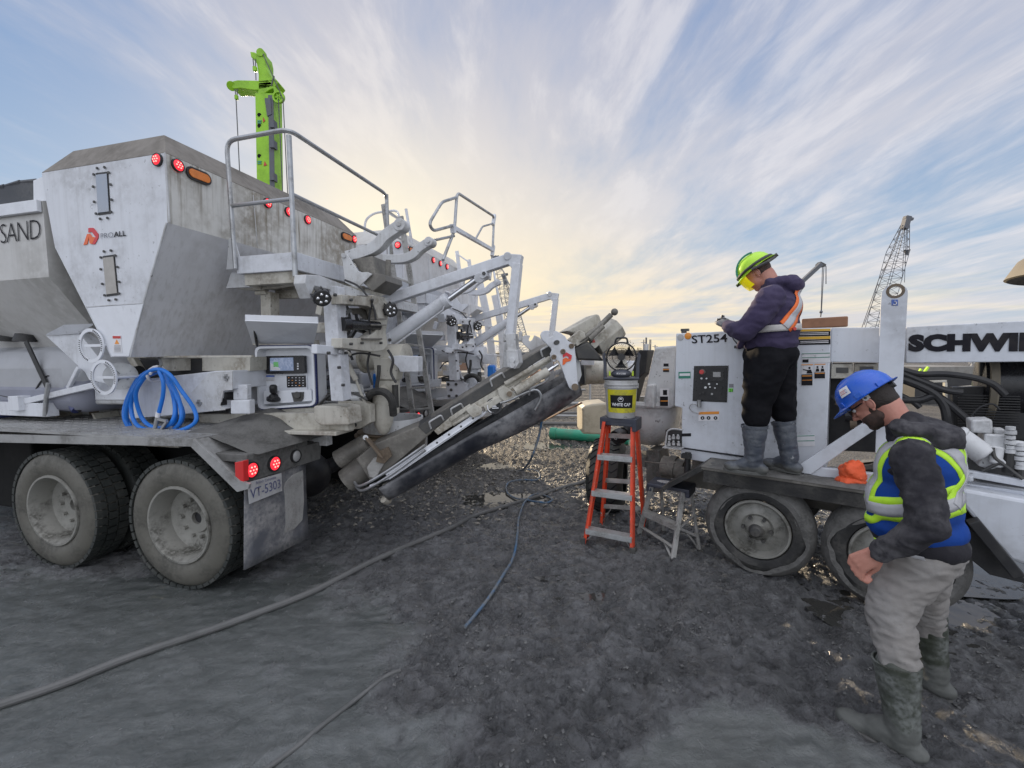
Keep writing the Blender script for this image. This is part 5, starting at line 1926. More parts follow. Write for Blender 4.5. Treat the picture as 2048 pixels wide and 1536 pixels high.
    cvslab(yk, [(966, 812), (1010, 785), (1012, 797), (972, 823)], 0.235, 0.05)
    fin('yoke', yk, 'cream', R, smooth=False, bevel=0.006)
    hc = MB()
    hc.mat(0).cyl(CV(1030, 783, .25), CV(1096, 742, .25), 0.042)
    hc.mat(1).cyl(CV(1094, 743, .25), CV(1116, 728, .25), 0.018)
    hc.mat(0).cyl(CV(1010, 768, .22), CV(1100, 716, .22), 0.022)
    hc.mat(2).cyl(CV(1019, 788, .29), CV(1019, 788, .24), 0.025)
    fin('tilt_cylinder', hc, ['cream', 'chrome', 'rusty'], R)
    pipe = MB()
    pipe.tube(rounded([CV(1058, 790, .24), CV(1060, 777, .26), CV(1090, 764, .26), CV(1100, 752, .26), (CV(1093, 740, .27))], .03), 0.010, 8)
    pipe.tube(spline([CV(1000, 806, .24), CV(1020, 800, .25), CV(1045, 788, .25), CV(1072, 780, .25), CV(1082, 795, .25), CV(1070, 820, .22)], 6), 0.012, 8)
    pipe.tube([CV(1046, 790, .25), CV(1070, 775, .25)], 0.009, 8)
    fin('hydraulic_pipe', pipe, 'steel', R)
    dl = MB()
    c = CV(988, 812, .22)
    dl.mat(0).lathe(c, -CN + w * 0.2, [(0, 0.075), (0.01, 0.075), (0.012, 0.06)], n=32)
    dl.mat(0).cyl(c, c - CN * .01, 0.06)
    for j in range(16):
        a = math.pi * 0.95 + j * 0.125
        dd = (CE * math.cos(a) + UP * math.sin(a))
        dl.mat(1).box(c - CN * .014 + dd * .062 - CN * .004, dd * .005, dd.cross(CN) * .004, CN * .001)
    dl.mat(1).box(c - CN * .014, CE * .02, w * .006, CN * .001)
    dl.box(c - CN * .014 - w * .02, CE * .03, w * .005, CN * .001)
    fin('round_emblem', dl, ['gloss_black', 'sticker_white'], R)
    for (x, y, sc_) in ((862, 848, 1.0), (984, 763, 1.0), (905, 822, 0.85), (1085, 704, 0.8)):
        h = MB().tube(rounded([CV(x, y + 9, .19), CV(x - 4, y - 4, .24), CV(x + 20 * sc_, y - 18 * sc_, .24), CV(x + 25 * sc_, y - 8 * sc_, .19)], 0.02), 0.008, 8)
        fin('grab_handle', h, 'white_dirty', R)
    # small stencilled warning on the rail
    lb = MB()
    lb.mat(0).prism([CV(x, y, .204) for x, y in [(1056, 735), (1090, 714), (1094, 720), (1060, 742)]], CN * .003)
    lb.mat(1).prism([CV(x, y, .207) for x, y in [(1063, 735), (1065, 729), (1069, 732)]], CN * .002)
    fin('warning_label', lb, ['sticker_white', 'ink'], R, smooth=False)
    # hooked side plates
    zp = [(180, 590), (205, 545), (240, 525), (300, 520), (350, 530), (325, 590), (320, 625), (345, 640), (385, 615), (412, 560), (430, 520), (520, 560), (600, 620), (650, 700), (730, 740), (765, 800),
          (790, 1060), (815, 1380), (825, 1480), (790, 1540), (720, 1540), (675, 1500), (610, 1350), (560, 1200), (500, 1050), (455, 1020), (400, 1020), (355, 985), (345, 920), (372, 860), (355, 815), (300, 770), (220, 690), (185, 640)]
    pts = [(1060 + x / 8.533, 600 + y / 8.533) for x, y in zp]
    pm = MB()
    cvslab(pm, pts, 0.30, 0.02)
    pf = fin('hook_plate', pm, 'white', R, smooth=False, bevel=0.004)
    pm = MB()
    near = [CV(x, y, .30) for x, y in pts]
    pm.prism([p + CN * 0.55 - CE * 0.07 - UP * .02 for p in near], CN * .02)
    fin('hook_plate', pm, 'white_under', R, smooth=False, bevel=0.004)
    bt = MB()
    for x, y in ((705, 785), (560, 880), (405, 975)):
        p = CV(1060 + x / 8.533, 600 + y / 8.533, .302)
        bt.lathe(p, -CN, [(0, .024), (.01, .024), (.012, .014), (.006, .012), (.006, 0)], n=16)
    fin('bolt_ring', bt, 'rusty', pf)
    pm = MB().prism([CV(1060 + (455 + 50 * math.cos(a) + 8 * math.sin(a)) / 8.533, 600 + (725 - 42 * math.sin(a)) / 8.533, .306) for a in [i * .3927 for i in range(16)]], CN * .004)
    fin('hole', pm, 'dark_steel', pf, smooth=False)
    def z85(l, c=.307): return [CV(1060 + x / 8.533, 600 + y / 8.533, c) for x, y in l]
    fin('badge', MB().prism(z85([(565, 985), (560, 935), (625, 892), (715, 945), (710, 1000), (660, 1010), (660, 975), (620, 950)]), CN * .003), 'logo_red', pf, smooth=False)
    fin('badge', MB().prism(z85([(558, 1110), (560, 1010), (615, 980), (660, 1012), (712, 1004), (690, 1040), (612, 1062), (600, 1092)]), CN * .003), 'logo_orange', pf, smooth=False)
    ey = MB().cyl(CV(1150, 774, .34), CV(1150, 774, .24), 0.032)
    fin('bush', ey, 'rusty', pf)
    fg = MB()
    cvslab(fg, z85([]) or [(1153, 715), (1160, 722), (1164, 750), (1158, 765), (1150, 770)], 0.12, 0.3)
    fin('end_flange', fg, 'white_dirty', R, smooth=False, bevel=0.006)
    # motor housings at the top end
    hb = MB()
    cvslab(hb, [(1132, 662), (1150, 652), (1192, 628), (1199, 630), (1203, 642), (1201, 650), (1160, 677), (1155, 668)], -0.12, 0.28)
    fin('drive_guard', hb, 'cream', R, smooth=False, bevel=0.012)
    hb = MB()
    hb.cyl(CV(1190, 692, -.02), CV(1236, 655, -.02), 0.118, n=8)
    fin('drive_motor', hb, 'cream', R, smooth=False, bevel=0.006)
    hb = MB()
    cvslab(hb, [(1136, 680), (1160, 660), (1170, 665), (1172, 675), (1146, 692)], 0.22, 0.06)
    hb.bar(CV(1150, 690, .2), CV(1200, 655, .12), 0.05, 0.03)
    fin('hose_guard', hb, 'cream', R, smooth=False, bevel=0.006)
    hb = MB()
    hb.cyl(CV(1152, 698, .16), CV(1222, 630, .12), 0.026)
    hb.cyl(CV(1152, 690, .20), CV(1212, 640, .16), 0.018)
    hb.ball(CV(1229, 624, .12), (0.035, 0.03, 0.035))
    hb.cyl(CV(1178, 678, .18), CV(1205, 652, .16), 0.03)
    fin('hydraulic_line', hb, 'grimy_dark', R)
    lbm = MB()
    lbm.mat(0).prism([CV(x, y, .125) for x, y in [(1181, 688), (1206, 664), (1212, 676), (1190, 697)]], CN * .004)
    lbm.mat(1).prism([CV(x, y, .13) for x, y in [(1184, 685), (1188, 678), (1191, 685)]], CN * .003)
    fin('warning_label', lbm, ['cream', 'sticker_red'], R, smooth=False)
    hb = MB()
    hb.add([CV(1148, 694, .2), CV(1176, 682, .2), CV(1208, 722, .18), CV(1154, 720, .2), CV(1148, 694, -.2), CV(1176, 682, -.2), CV(1208, 722, -.2), CV(1154, 720, -.2)],
           [(0, 1, 2, 3), (4, 7, 6, 5), (0, 4, 5, 1), (1, 5, 6, 2), (2, 6, 7, 3), (3, 7, 4, 0)])
    fin('rubber_spout', hb, 'dark_steel', R, bevel=0.02)


conveyor()

# ================================================================ concrete pump on its trailer
def build_pump():
    R = thing('concrete_pump', 'white trailer concrete pump lettered SCHWING on its boom', 'concrete pump', PC(-0.3, 4.6, 0))
    q0 = 4.2
    cb = MB()
    cb.prism([QP(x, y, q0) for x, y in [(1352, 667), (1492, 660.5), (1662, 655), (1652, 938), (1600, 930), (1492, 913), (1362, 895), (1364, 816), (1349, 812)]], QV * 0.9)
    cab = fin('cabinet', cb, 'pump_white', R, smooth=False, bevel=0.008)
    sl_ = MB().prism([QP(x, y, q0 + .015) for x, y in [(1362, 897), (1652, 940), (1650, 960), (1456, 932), (1361, 916)]], QV * 0.8)
    fin('sill', sl_, 'pump_white', R, smooth=False, bevel=0.006)
    # door gaps
    gp = MB()
    gp.bar(QP(1494, 661, q0 - .001), QP(1493, 914, q0 - .001), 0.008, 0.006)
    gp.bar(QP(1595, 658, q0 - .001), QP(1590, 930, q0 - .001), 0.006, 0.006)
    gp.bar(QP(1362, 895.5, q0 - .001), QP(1493, 914, q0 - .001), 0.006, 0.008)
    fin('door_gap', gp, 'ink', cab, smooth=False)
    textpx('lettering', 'ST254', QP, q0 - .003, (1384, 687), (1455, 684), (1383, 671), 'schwing_ink', cab, bold=0.012)
    # control panel
    pn = MB()
    pn.mat(0).prism([QP(x, y, q0 - .004) for x, y in [(1388, 732), (1457, 731), (1454, 805), (1385, 802)]], QV * .004)
    pn.mat(1).prism([QP(x, y, q0 - .010) for x, y in [(1395, 735), (1453, 735), (1451, 801), (1393, 799)]], QV * .006)
    pan = fin('control_panel', pn, ['gloss_black', 'black'], cab, smooth=False)
    d = MB()
    d.mat(0).cyl(QP(1404, 744, q0), QP(1403, 744, q0 - .035), 0.020)
    d.mat(1).lathe(QP(1405, 744, q0 - .011), -QV, [(0, .026), (.004, .026), (.004, .0)])
    fin('stop_button', d, ['red_side', 'grimy_dark'], pan)
    d = MB()
    d.mat(0).prism([QP(x, y, q0 - .016) for x, y in [(1421, 741), (1447, 741), (1447, 763), (1421, 762)]], QV * .006)
    d.mat(1).prism([QP(x, y, q0 - .018) for x, y in [(1426, 744), (1441, 744), (1441, 754), (1426, 754)]], QV * .003)
    fin('display', d, ['gloss_black', 'clear_lens'], pan, smooth=False)
    random.seed(3)
    d = MB()
    for (x, y) in ((1403, 757), (1413, 757), (1403, 765), (1402, 775), (1411, 775), (1420, 774), (1430, 776), (1443, 775), (1400, 788), (1407, 785), (1424, 788), (1441, 786), (1418, 768), (1434, 768)):
        d.mat(random.choice((0, 0, 1))).cyl(QP(x, y, q0 - .008), QP(x, y, q0 - .022), random.uniform(.006, .012), n=10)
    fin('switches', d, ['steel', 'black'], pan)
    d = MB()
    d.cyl(QP(1398, 800, q0 - .03), QP(1398, 814, q0 - .03), 0.018)
    d.tube(spline([QP(1398, 812, q0 - .03), QP(1385, 808, q0 - .03), QP(1379, 815, q0 - .03), QP(1386, 824, q0 - .02), QP(1400, 826, q0 - .01)], 5), 0.004, 6)
    fin('plug', d, 'steel', cab)
    lb = MB()
    def rect(m, x0, y0, x1, y1, q, th=.002, sk=0.0):
        lb.mat(m).prism([QP(x0, y0, q), QP(x1, y0 - (x1 - x0) * .03, q), QP(x1, y1 - (x1 - x0) * .02, q), QP(x0, y1, q)], QV * th)
    q1, q2 = q0 - .003, q0 - .005
    rect(3, 1357, 744, 1381, 757, q1)
    rect(0, 1359, 747, 1380, 752, q2)
    rect(4, 1457, 777, 1466, 784, q1)
    rect(5, 1458, 768, 1467, 775, q1)
    rect(2, 1397, 824, 1438, 829, q1)
    rect(0, 1397, 830, 1438, 842, q1)
    for x in (1405, 1417, 1431):
        lb.mat(1).prism([QP(x + 4 * math.cos(a), 836 + 3.6 * math.sin(a), q2) for a in [i * .628 for i in range(10)]], QV * .002)
        lb.mat(0).prism([QP(x + 1.4 * math.cos(a), 836 + 1.2 * math.sin(a), q2 - .001) for a in [i * .785 for i in range(8)]], QV * .001)
    rect(1, 1363, 867, 1382, 873, q1)
    # right-hand labels
    for k, (y0, h, m) in enumerate(((659, 4, 6), (664, 9, 1), (674, 5, 6), (680, 10, 1))):
        rect(m, 1597, y0, 1661, y0 + h, q1)
    for y in (666, 669, 682.5, 685.5):
        rect(0, 1600, y, 1657, y + 1, q2)
    rect(0, 1604, 706, 1661, 726, q1)
    for y in (707, 715):
        rect(7, 1604, y, 1660, y + 1, q2)
    rect(1, 1605, 719, 1617, 725, q2)
    rect(0, 1603, 728, 1626, 772, q1)
    rect(2, 1603, 729, 1626, 730.5, q2)
    rect(1, 1603, 749, 1625, 771, q2)
    rect(2, 1604, 751, 1624, 753, q2 - .001)
    rect(2, 1604, 760, 1624, 761, q2 - .001)
    lb.mat(1).prism([QP(1619 + 2.3 * math.cos(a), 736 + 2.3 * math.sin(a), q2) for a in [i * .785 for i in range(8)]], QV * .001)
    lb.mat(1).prism([QP(x, y, q2) for x, y in [(1613, 747), (1615, 740), (1622, 739), (1625, 747)]], QV * .001)
    lb.mat(1).prism([QP(x, y, q2) for x, y in [(1606, 738), (1615, 740), (1615, 742), (1606, 740)]], QV * .001)
    rect(0, 1629, 728, 1651, 758, q1)
    rect(2, 1629, 728, 1651, 729.5, q2)
    rect(1, 1629, 745, 1650, 757, q2)
    rect(2, 1630, 746, 1649, 747.5, q2 - .001)
    for x in (1635, 1645):
        lb.mat(1).prism([QP(x + 2.1 * math.cos(a), 734 + 2.1 * math.sin(a), q2) for a in [i * .785 for i in range(8)]], QV * .001)
        lb.mat(1).prism([QP(x + dx, y, q2) for dx, y in [(-4, 743.5), (-2.5, 737), (2.5, 737), (4, 743)]], QV * .001)
    rect(0, 1566, 728, 1594, 812, q1)
    rect(7, 1566, 728, 1594, 734, q2)
    rect(7, 1560, 811, 1594, 813, q2)
    for k in range(15):
        rect(5, 1570, 738 + k * 4.6, 1592, 738.8 + k * 4.6, q2)
    rect(0, 1563, 815, 1594, 832, q1)
    for k in range(3):
        rect(1, 1568 + k * 9, 819, 1573 + k * 9, 826, q2)
    rect(0, 1582, 871, 1630, 893, q1)
    rect(7, 1582, 872, 1629, 873, q2)
    rect(7, 1582, 882, 1629, 883, q2)
    fin('labels', lb, ['sticker_white', 'ink', 'sticker_orange', 'sticker_green', 'green_tag', 'sticker_text', 'sticker_yellow', 'sticker_green'], cab, smooth=False)
    textpx('lettering', '21', QP, q0 - .006, (1458.5, 783.5), (1465, 783.3), (1458.5, 778), 'ink', cab)
    dm = MB().lathe(QP(1376, 672, q0), -QV, [(0, .032), (.006, .03), (.010, .015), (.011, 0)])
    fin('marker_light', dm, 'sticker_orange', cab)
    dm = MB().lathe(QP(1361, 675, q0), -QV, [(0, .030), (.004, .029), (.006, 0)])
    fin('marker_light', dm, 'clear_lens', cab)
    dm = MB()
    dm.cyl(QP(1368, 666, q0 + .1), QP(1368, 659, q0 + .1), 0.025)
    dm.box(QP(1370, 660, q0 + .1), PV * .035, QV * .02, UP * .012)
    dm.tube(spline([QP(1463, 668, q0 - .02), QP(1468, 680, q0 - .03), QP(1480, 693, q0 - .02)], 5), .005, 6)
    dm.box(QP(1478, 694, q0 - .03), PV * .035, QV * .02, UP * .012)
    fin('door_latch', dm, 'dark_steel', cab)
    for x, y in ((1499, 690), (1499, 880)):
        fin('hinge', MB().box(QP(x, y, q0 - .006), PV * .012, QV * .006, UP * .035), 'pump_white', cab, smooth=False, bevel=.003)
    fin('door_handle', MB().box(QP(1586, 790, q0 - .008), PV * .012, QV * .008, UP * .045), 'dark_steel', cab, smooth=False, bevel=.003)
    # upper beam, cream boxes and dark engine bay
    q3 = 4.32
    bm_ = MB()
    bm_.prism([QP(x, y, q3) for x, y in [(1663, 655), (1775, 655), (1775, 726), (1661, 724)]], QV * .5)
    fin('upper_panel', bm_, 'pump_white', R, smooth=False, bevel=0.006)
    bm_ = MB()
    bm_.prism([QP(x, y, q3 + .02) for x, y in [(1663, 728), (1706, 728), (1705, 757), (1662, 757)]], QV * .3)
    bm_.prism([QP(x, y, q3 + .02) for x, y in [(1709, 728), (1757, 728), (1756, 757), (1708, 757)]], QV * .3)
    sg = fin('relay_box', bm_, 'cream', R, smooth=False, bevel=0.005)
    bm_ = MB()
    bm_.prism([QP(x, y, q3 + .016) for x, y in [(1672, 735), (1697, 735), (1697, 746), (1672, 746)]], QV * .004)
    bm_.prism([QP(x, y, q3 + .016) for x, y in [(1719, 733), (1747, 733), (1747, 744), (1719, 744)]], QV * .004)
    fin('vent', bm_, 'dark_steel', sg, smooth=False)
    bm_ = MB()
    bm_.prism([QP(x, y, q3 + .25) for x, y in [(1659, 757), (1760, 757), (1765, 905), (1650, 900)]], QV * .3)
    bm_.bar(QP(1665, 790, q3 + .1), QP(1720, 850, q3 + .1), .03, .03)
    bm_.cyl(QP(1690, 830, q3 + .1), QP(1725, 830, q3 + .1), .06)
    fin('engine_bay', bm_, 'black', R, smooth=False)
    bm_ = MB()
    bm_.cyl(QP(1700, 846, q3 + .1), QP(1714, 846, q3 + .1), .05)
    bm_.cyl(QP(1675, 810, q3 + .1), QP(1682, 795, q3 + .1), .02)
    fin('brass_fitting', bm_, 'rusty', R)
    bm_ = MB()
    bm_.prism([QP(x, y, q3) for x, y in [(1812, 654), (1812, 654), (2050, 641.5), (2420, 622), (2420, 718), (2050, 723.5), (1812, 726)]][1:], QV * .35)
    bo = fin('boom', bm_, 'pump_white', R, smooth=False, bevel=0.006)
    text('lettering', 'SCHWING', QP(1816, 703.5, q3 - .004), QP(2158, 703, q3 - .004) - QP(1816, 703.5, q3 - .004), QP(1817, 669, q3 - .004) - QP(1816, 703.5, q3 - .004), 'schwing_ink', bo, bold=0.075, spacing=1.06)
    # lifting lug
    q4 = 4.10
    lg = MB()
    hole_c = QP(1791, 582, q4)
    w_ = 0.070
    cx = QP(1789, 588, q4)
    n = 24
    outer = []
    bl, br_ = QP(1751, 905, q4), QP(1798, 912, q4)
    for i in range(13):
        a = math.pi * (1 - i / 12)
        outer.append(cx + PV * w_ * math.cos(a) + UP * w_ * 1.0 * math.sin(a))
    k = 24
    hole = [hole_c + PV * .033 * math.cos(math.pi * (1 - 2 * i / k)) + UP * .033 * math.sin(math.pi * (1 - 2 * i / k)) for i in range(k)]
    # upper part as a ring around the hole, lower part as a plate
    lowL, lowR = cx - PV * w_ - UP * .12, cx + PV * w_ - UP * .12
    top = outer
    ringo = []
    for i in range(k):
        a = math.pi * (1 - 2 * i / k)
        if i <= k // 2:
            ringo.append(cx + PV * w_ * math.cos(a) + UP * w_ * math.sin(a))
        else:
            f = (i - k // 2) / (k // 2)
            ringo.append(lowR.lerp(lowL, f) if 0.15 < f < 0.85 else (lowR if f <= .15 else lowL))
    vs = ringo + hole + [p + QV * .05 for p in ringo] + [p + QV * .05 for p in hole]
    fs = []
    for i in range(k):
        j = (i + 1) % k
        fs += [(i, j, k + j, k + i), (2 * k + i, 3 * k + i, 3 * k + j, 2 * k + j), (i, 2 * k + i, 2 * k + j, j), (k + i, k + j, 3 * k + j, 3 * k + i)]
    lg.add(vs, fs)
    lg.prism([lowL, lowR, br_, bl], QV * .05)
    lug = fin('lifting_lug', lg, 'pump_white', R, smooth=False)
    rg = MB().lathe(hole_c + QV * .001, -QV, [(0, .034), (.003, .034), (.003, .050), (0, .052)], n=30)
    fin('rust_ring', rg, 'rusty', lug)
    hk = MB()
    hk.mat(0).prism([QP(x, y, q4 - .003) for x, y in [(1783, 599), (1796, 599), (1796, 611), (1783, 611)]], QV * .002)
    hk.mat(1).tube(arc(QP(1789.5, 606.5, q4 - .006), PV, UP, .010, -2.6, 1.2, 8), .003, 6)
    hk.mat(1).bar(QP(1790, 601, q4 - .006), QP(1790, 604, q4 - .006), .004, .003)
    fin('hook_label', hk, ['sticker_blue', 'sticker_white'], lug, smooth=False)
    # air cleaner, radiator, hoses
    ac = MB()
    cc = QP(2062, 772, 4.75)
    ac.mat(0).lathe(cc - PV * .28, PV, [(0, .0), (0, .10), (.02, .235), (.05, .262), (.055, .30), (.07, .30), (.08, .262), (.9, .262)], n=40, ref=UP)
    ac.mat(1).lathe(cc - PV * .235, PV, [(-0.012, .262), (-0.012, .30), (.02, .31), (.03, .30)], n=40)
    fin('air_cleaner', ac, ['gloss_black', 'cap_tan'], R)
    rd = MB()
    for i in range(15):
        z0 = 790 + i * 5.2
        rd.bar(QP(1916, z0, 4.5), QP(2040, z0 + 3, 4.5), 0.02, 0.008)
    rd.prism([QP(x, y, 4.56) for x, y in [(1905, 775), (2090, 770), (2090, 880), (1905, 870)]], QV * .1)
    rd.prism([QP(x, y, 4.62) for x, y in [(1960, 725), (2400, 700), (2400, 1000), (1960, 940)]], QV * .1)
    fin('radiator', rd, 'black', R, smooth=False)
    ho = MB()
    for pts, r_ in (([(1800, 738), (1840, 748), (1890, 748), (1945, 755), (1985, 768), (2010, 790)], .022),
                    ([(1800, 745), (1850, 765), (1890, 780), (1925, 785)], .024),
                    ([(1795, 755), (1840, 772), (1872, 790), (1890, 815), (1896, 850)], .030),
                    ([(1800, 800), (1840, 800), (1870, 792), (1900, 810), (1940, 845)], .026),
                    ([(1800, 790), (1825, 803), (1840, 815)], .02),
                    ([(1938, 838), (1960, 815), (1985, 808), (2000, 820)], .006)):
        ho.tube(spline([QP(x, y, 4.28) for x, y in pts], 6), r_, 10)
    fin('hydraulic_hose', ho, 'black', R)
    # hydraulic pump and fittings, white
    hp = MB()
    hp.prism([QP(x, y, 4.02) for x, y in [(1941, 840), (1985, 839), (1987, 868), (1943, 866)]], QV * .16)
    hp.prism([QP(x, y, 4.00) for x, y in [(1970, 868), (2014, 870), (2010, 930), (1985, 940), (1955, 932), (1968, 905)]], QV * .2)
    hp.cyl(QP(1917, 873, 3.98), QP(1968, 910, 3.98), 0.065, n=20)
    hp.cyl(QP(1908, 868, 3.98), QP(1920, 876, 3.98), 0.072, n=20)
    hp.prism([QP(x, y, 4.02) for x, y in [(1988, 857), (2011, 858), (2011, 870), (1988, 868)]], QV * .08)
    hp.cyl(QP(1996, 893, 3.99), QP(1990, 928, 3.97), 0.03, n=14)
    fin('hydraulic_pump', hp, 'hopper_white', R, bevel=0.012)
    hp = MB()
    for x in (2021, 2040):
        yo = 0 if x < 2030 else 32
        for k, (dy, rr) in enumerate(((0, .022), (8, .027), (18, .022), (28, .026), (38, .019), (46, .024))):
            hp.cyl(QP(x, 853 + yo + dy, 3.98), QP(x, 860 + yo + dy, 3.98), rr, n=12)
    hp.cyl(QP(2022, 885, 3.98), QP(2046, 888, 3.98), 0.018, n=10)
    hp.tube(arc(QP(1998, 926, 3.96), PV, UP, .022, 0, 6.28, 14), .008, 8)
    fin('hose_fitting', hp, 'hopper_white', R)
    hp = MB()
    hp.cyl(QP(2021, 905, 4.0), QP(2016, 945, 4.0), .028, n=10)
    hp.cyl(QP(2041, 935, 4.0), QP(2040, 965, 4.0), .028, n=10)
    hp.tube(spline([QP(1985, 895, 3.96), QP(1990, 915, 3.95), QP(2015, 935, 3.95), QP(2045, 958, 3.95)], 6), .010, 8)
    hp.tube(spline([QP(1965, 942, 3.96), QP(2000, 925, 3.95)], 6), .010, 8)
    hp.prism([QP(x, y, 4.15) for x, y in [(1925, 905), (2300, 960), (2300, 990), (1925, 950)]], QV * .3)
    fin('lower_hose', hp, 'dark_steel', R)
    # lower rails and body
    lr = MB()
    lr.bar(QP(1912, 942, 3.98), QP(2300, 1010, 3.98), 0.05, 0.045)
    lr.cyl(QP(1938, 951, 3.96), QP(1938, 962, 3.96), .02)
    lr.bar(QP(1870, 960, 4.05), QP(2300, 1022, 4.05), 0.08, 0.035)
    lr.bar(QP(1608, 942, 4.06), QP(1770, 962, 4.06), 0.05, 0.10)
    fin('frame_rail', lr, 'pump_white', R, smooth=False, bevel=0.008)
    lr = MB()
    lr.prism([QP(x, y, 3.86) for x, y in [(1925, 978), (2300, 1045), (2300, 1215), (2048, 1130), (2020, 1120), (1955, 1045), (1925, 1010)]], QV * .5)
    fin('side_body', lr, 'pump_white', R, smooth=False, bevel=0.02)
    lr = MB()
    lr.bar(QP(1945, 1040, 3.82), QP(2035, 1150, 3.82), 0.06, 0.09, up=QV)
    lr.prism([QP(x, y, 3.95) for x, y in [(1930, 1050), (1990, 1090), (2060, 1170), (1980, 1150), (1930, 1110)]], QV * .3)
    fin('stabiliser_leg', lr, 'black', R, smooth=False, bevel=0.006)
    # slanting guard plate
    sp = MB().prism([QP(x, y, 4.02) for x, y in [(1601, 928), (1738, 838), (1762, 838), (1764, 850), (1700, 893), (1622, 949), (1604, 946)]], QV * .03)
    fin('slanting_plate', sp, 'pump_white', R, smooth=False, bevel=0.004)
    # fender platform
    dk = MB()
    dk.cuboid(PC, (-0.96, 3.84, 0.825), (0.62, 4.22, 0.855))
    fd = fin('fender', dk, 'grimy_dark', R, smooth=False, bevel=0.006)
    dk = MB()
    dk.prism([PC(-0.96, 3.84, .855), PC(-1.30, 3.86, .60), PC(-1.28, 3.86, .57), PC(-0.94, 3.84, .82)], QV * .36)
    dk.cuboid(PC, (-0.94, 3.85, 0.72), (0.60, 3.87, 0.825))
    fin('fender_apron', dk, 'rubber', fd, smooth=False)
    hp = MB()
    vs = []
    nx, ny = 70, 12
    for i in range(nx + 1):
        for j in range(ny + 1):
            p, q = -0.97 + 1.58 * i / nx, 3.83 + 0.40 * j / ny
            e = min(1, 6 * min(i / nx, 1 - i / nx, 2 * j / ny, 2 - 2 * j / ny) + .02)
            vs.append(PC(p, q, .852 + e * (0.008 + 0.022 * abs(fbm(p, q, 6, 3, 3)))))
    hp.add(vs, [(i * (ny + 1) + j, (i + 1) * (ny + 1) + j, (i + 1) * (ny + 1) + j + 1, i * (ny + 1) + j + 1) for i in range(nx) for j in range(ny)])
    fin('caked_mud', hp, 'mud', fd)
    # wheels
    def pump_wheel(p, q, out, R_=0.39):
        c = PC(p, q, .385)
        w = thing('wheel', None, None, V((0, 0, 0)))
        w.parent = R
        w.location = c - wloc(R)
        tm = MB().lathe(c, -out, [(0.03, .235), (-0.005, .25), (-0.02, .30), (-0.005, .345), (0.03, .380), (0.06, .387), (0.20, .385), (0.24, .35), (0.25, .24)], n=64)
        for v_i in range(len(tm.v)):
            v = V(tm.v[v_i])
            d = (v - c)
            rr = (d - out * d.dot(out)).length
            if rr > .34:
                dd = d.normalized()
                nz = fbm(dd.x * 3 + p * 5, dd.z * 3 + q, 2.0, 3, 4)
                v = v + (d - out * d.dot(out)).normalized() * (.012 * nz)
            v.z = max(v.z, -0.01)
            tm.v[v_i] = tuple(v)
        fin('tyre', tm, 'rubber', w)
        md = MB()
        vs = []
        n_ = 90
        e1 = out.cross(UP).normalized()
        for i in range(n_):
            a = 2 * math.pi * i / n_
            d = e1 * math.cos(a) + UP * math.sin(a)
            ri = .318 + .030 * fbm(math.cos(a) * 1.5, math.sin(a) * 1.5, 1.3, 3, p * 7)
            ri += -.03 * max(0, math.sin(a)) 
            for r_, h_ in ((ri, .018), ((ri + .385) / 2, .020), (.372, -.002), (.402, -.05), (.398, -.16)):
                vs.append(c + d * r_ + out * h_)
        md.add(vs, [(i * 5 + j, ((i + 1) % n_) * 5 + j, ((i + 1) % n_) * 5 + j + 1, i * 5 + j + 1) for i in range(n_) for j in range(4)])
        for i_, v in enumerate(md.v):
            if v[2] < -0.01:
                md.v[i_] = (v[0], v[1], -0.01)
        fin('caked_mud', md, 'mud', w)
        rm = MB().lathe(c, -out, [(0.0, .24), (-0.012, .235), (-0.012, .222), (0.02, .21), (0.05, .195), (0.035, .15), (0.02, .12), (0.035, .10), (0.02, .085), (-0.03, .06), (-0.05, .045), (-0.055, 0)], n=56)
        fin('rim', rm, 'rim', w)
        hb_ = MB()
        for k in range(6):
            a = k * math.pi / 3
            d = e1 * math.cos(a) + UP * math.sin(a)
            hb_.cyl(c + d * .10 - out * .02, c + d * .10 + out * .015, .014, n=6)
        hb_.lathe(c, out, [(.02, .058), (.06, .05), (.075, .035), (.078, 0)], n=24)
        fin('hub', hb_, 'dark_steel', w)
    pump_wheel(-0.535, 3.90, -QV)
    pump_wheel(0.29, 3.90, -QV)
    pump_wheel(-0.535, 5.4, QV)
    pump_wheel(0.29, 5.4, QV)
    ax = MB()
    ax.cyl(PC(-.535, 4.1, .39), PC(-.535, 5.3, .39), .05)
    ax.cyl(PC(.29, 4.1, .39), PC(.29, 5.3, .39), .05)
    fin('axle', ax, 'black', R)
    ch = MB()
    ch.cuboid(PC, (-1.3, 4.3, .52), (2.6, 4.42, .70))
    ch.cuboid(PC, (-1.3, 5.0, .52), (2.6, 5.12, .70))
    ch.prism([QP(x, y, 4.35) for x, y in [(1384, 918), (1650, 960), (1650, 1010), (1440, 975), (1384, 955)]], QV * .5)
    fin('chassis', ch, 'grimy_dark', R, smooth=False, bevel=0.006)

    # ---- hopper end
    hc = QP(1300, 850, 4.75)
    hx = V((hc.x, hc.y, 0))
    hm = MB()
    hm.mat(0).lathe(hx, UP, [(1.30, .30), (1.30, .36), (1.27, .37), (1.245, .36), (1.24, .33), (1.15, .33), (1.0, .30), (.88, .22), (.80, .12), (.78, 0)], n=48)
    fin('hopper', hm, 'hopper_white', R)
    hs = MB()
    hs.prism([QP(x, y, 4.45) for x, y in [(1309, 694), (1352, 691), (1348, 812), (1338, 818), (1284, 815), (1295, 757), (1303, 718)]], QV * .25)
    hs.prism([QP(x, y, 4.38) for x, y in [(1293, 769), (1309, 768), (1308, 817), (1287, 816)]], QV * .1)
    hpn = fin('hopper_guard', hs, 'hopper_white', R, smooth=False, bevel=0.02)
    lb2 = MB()
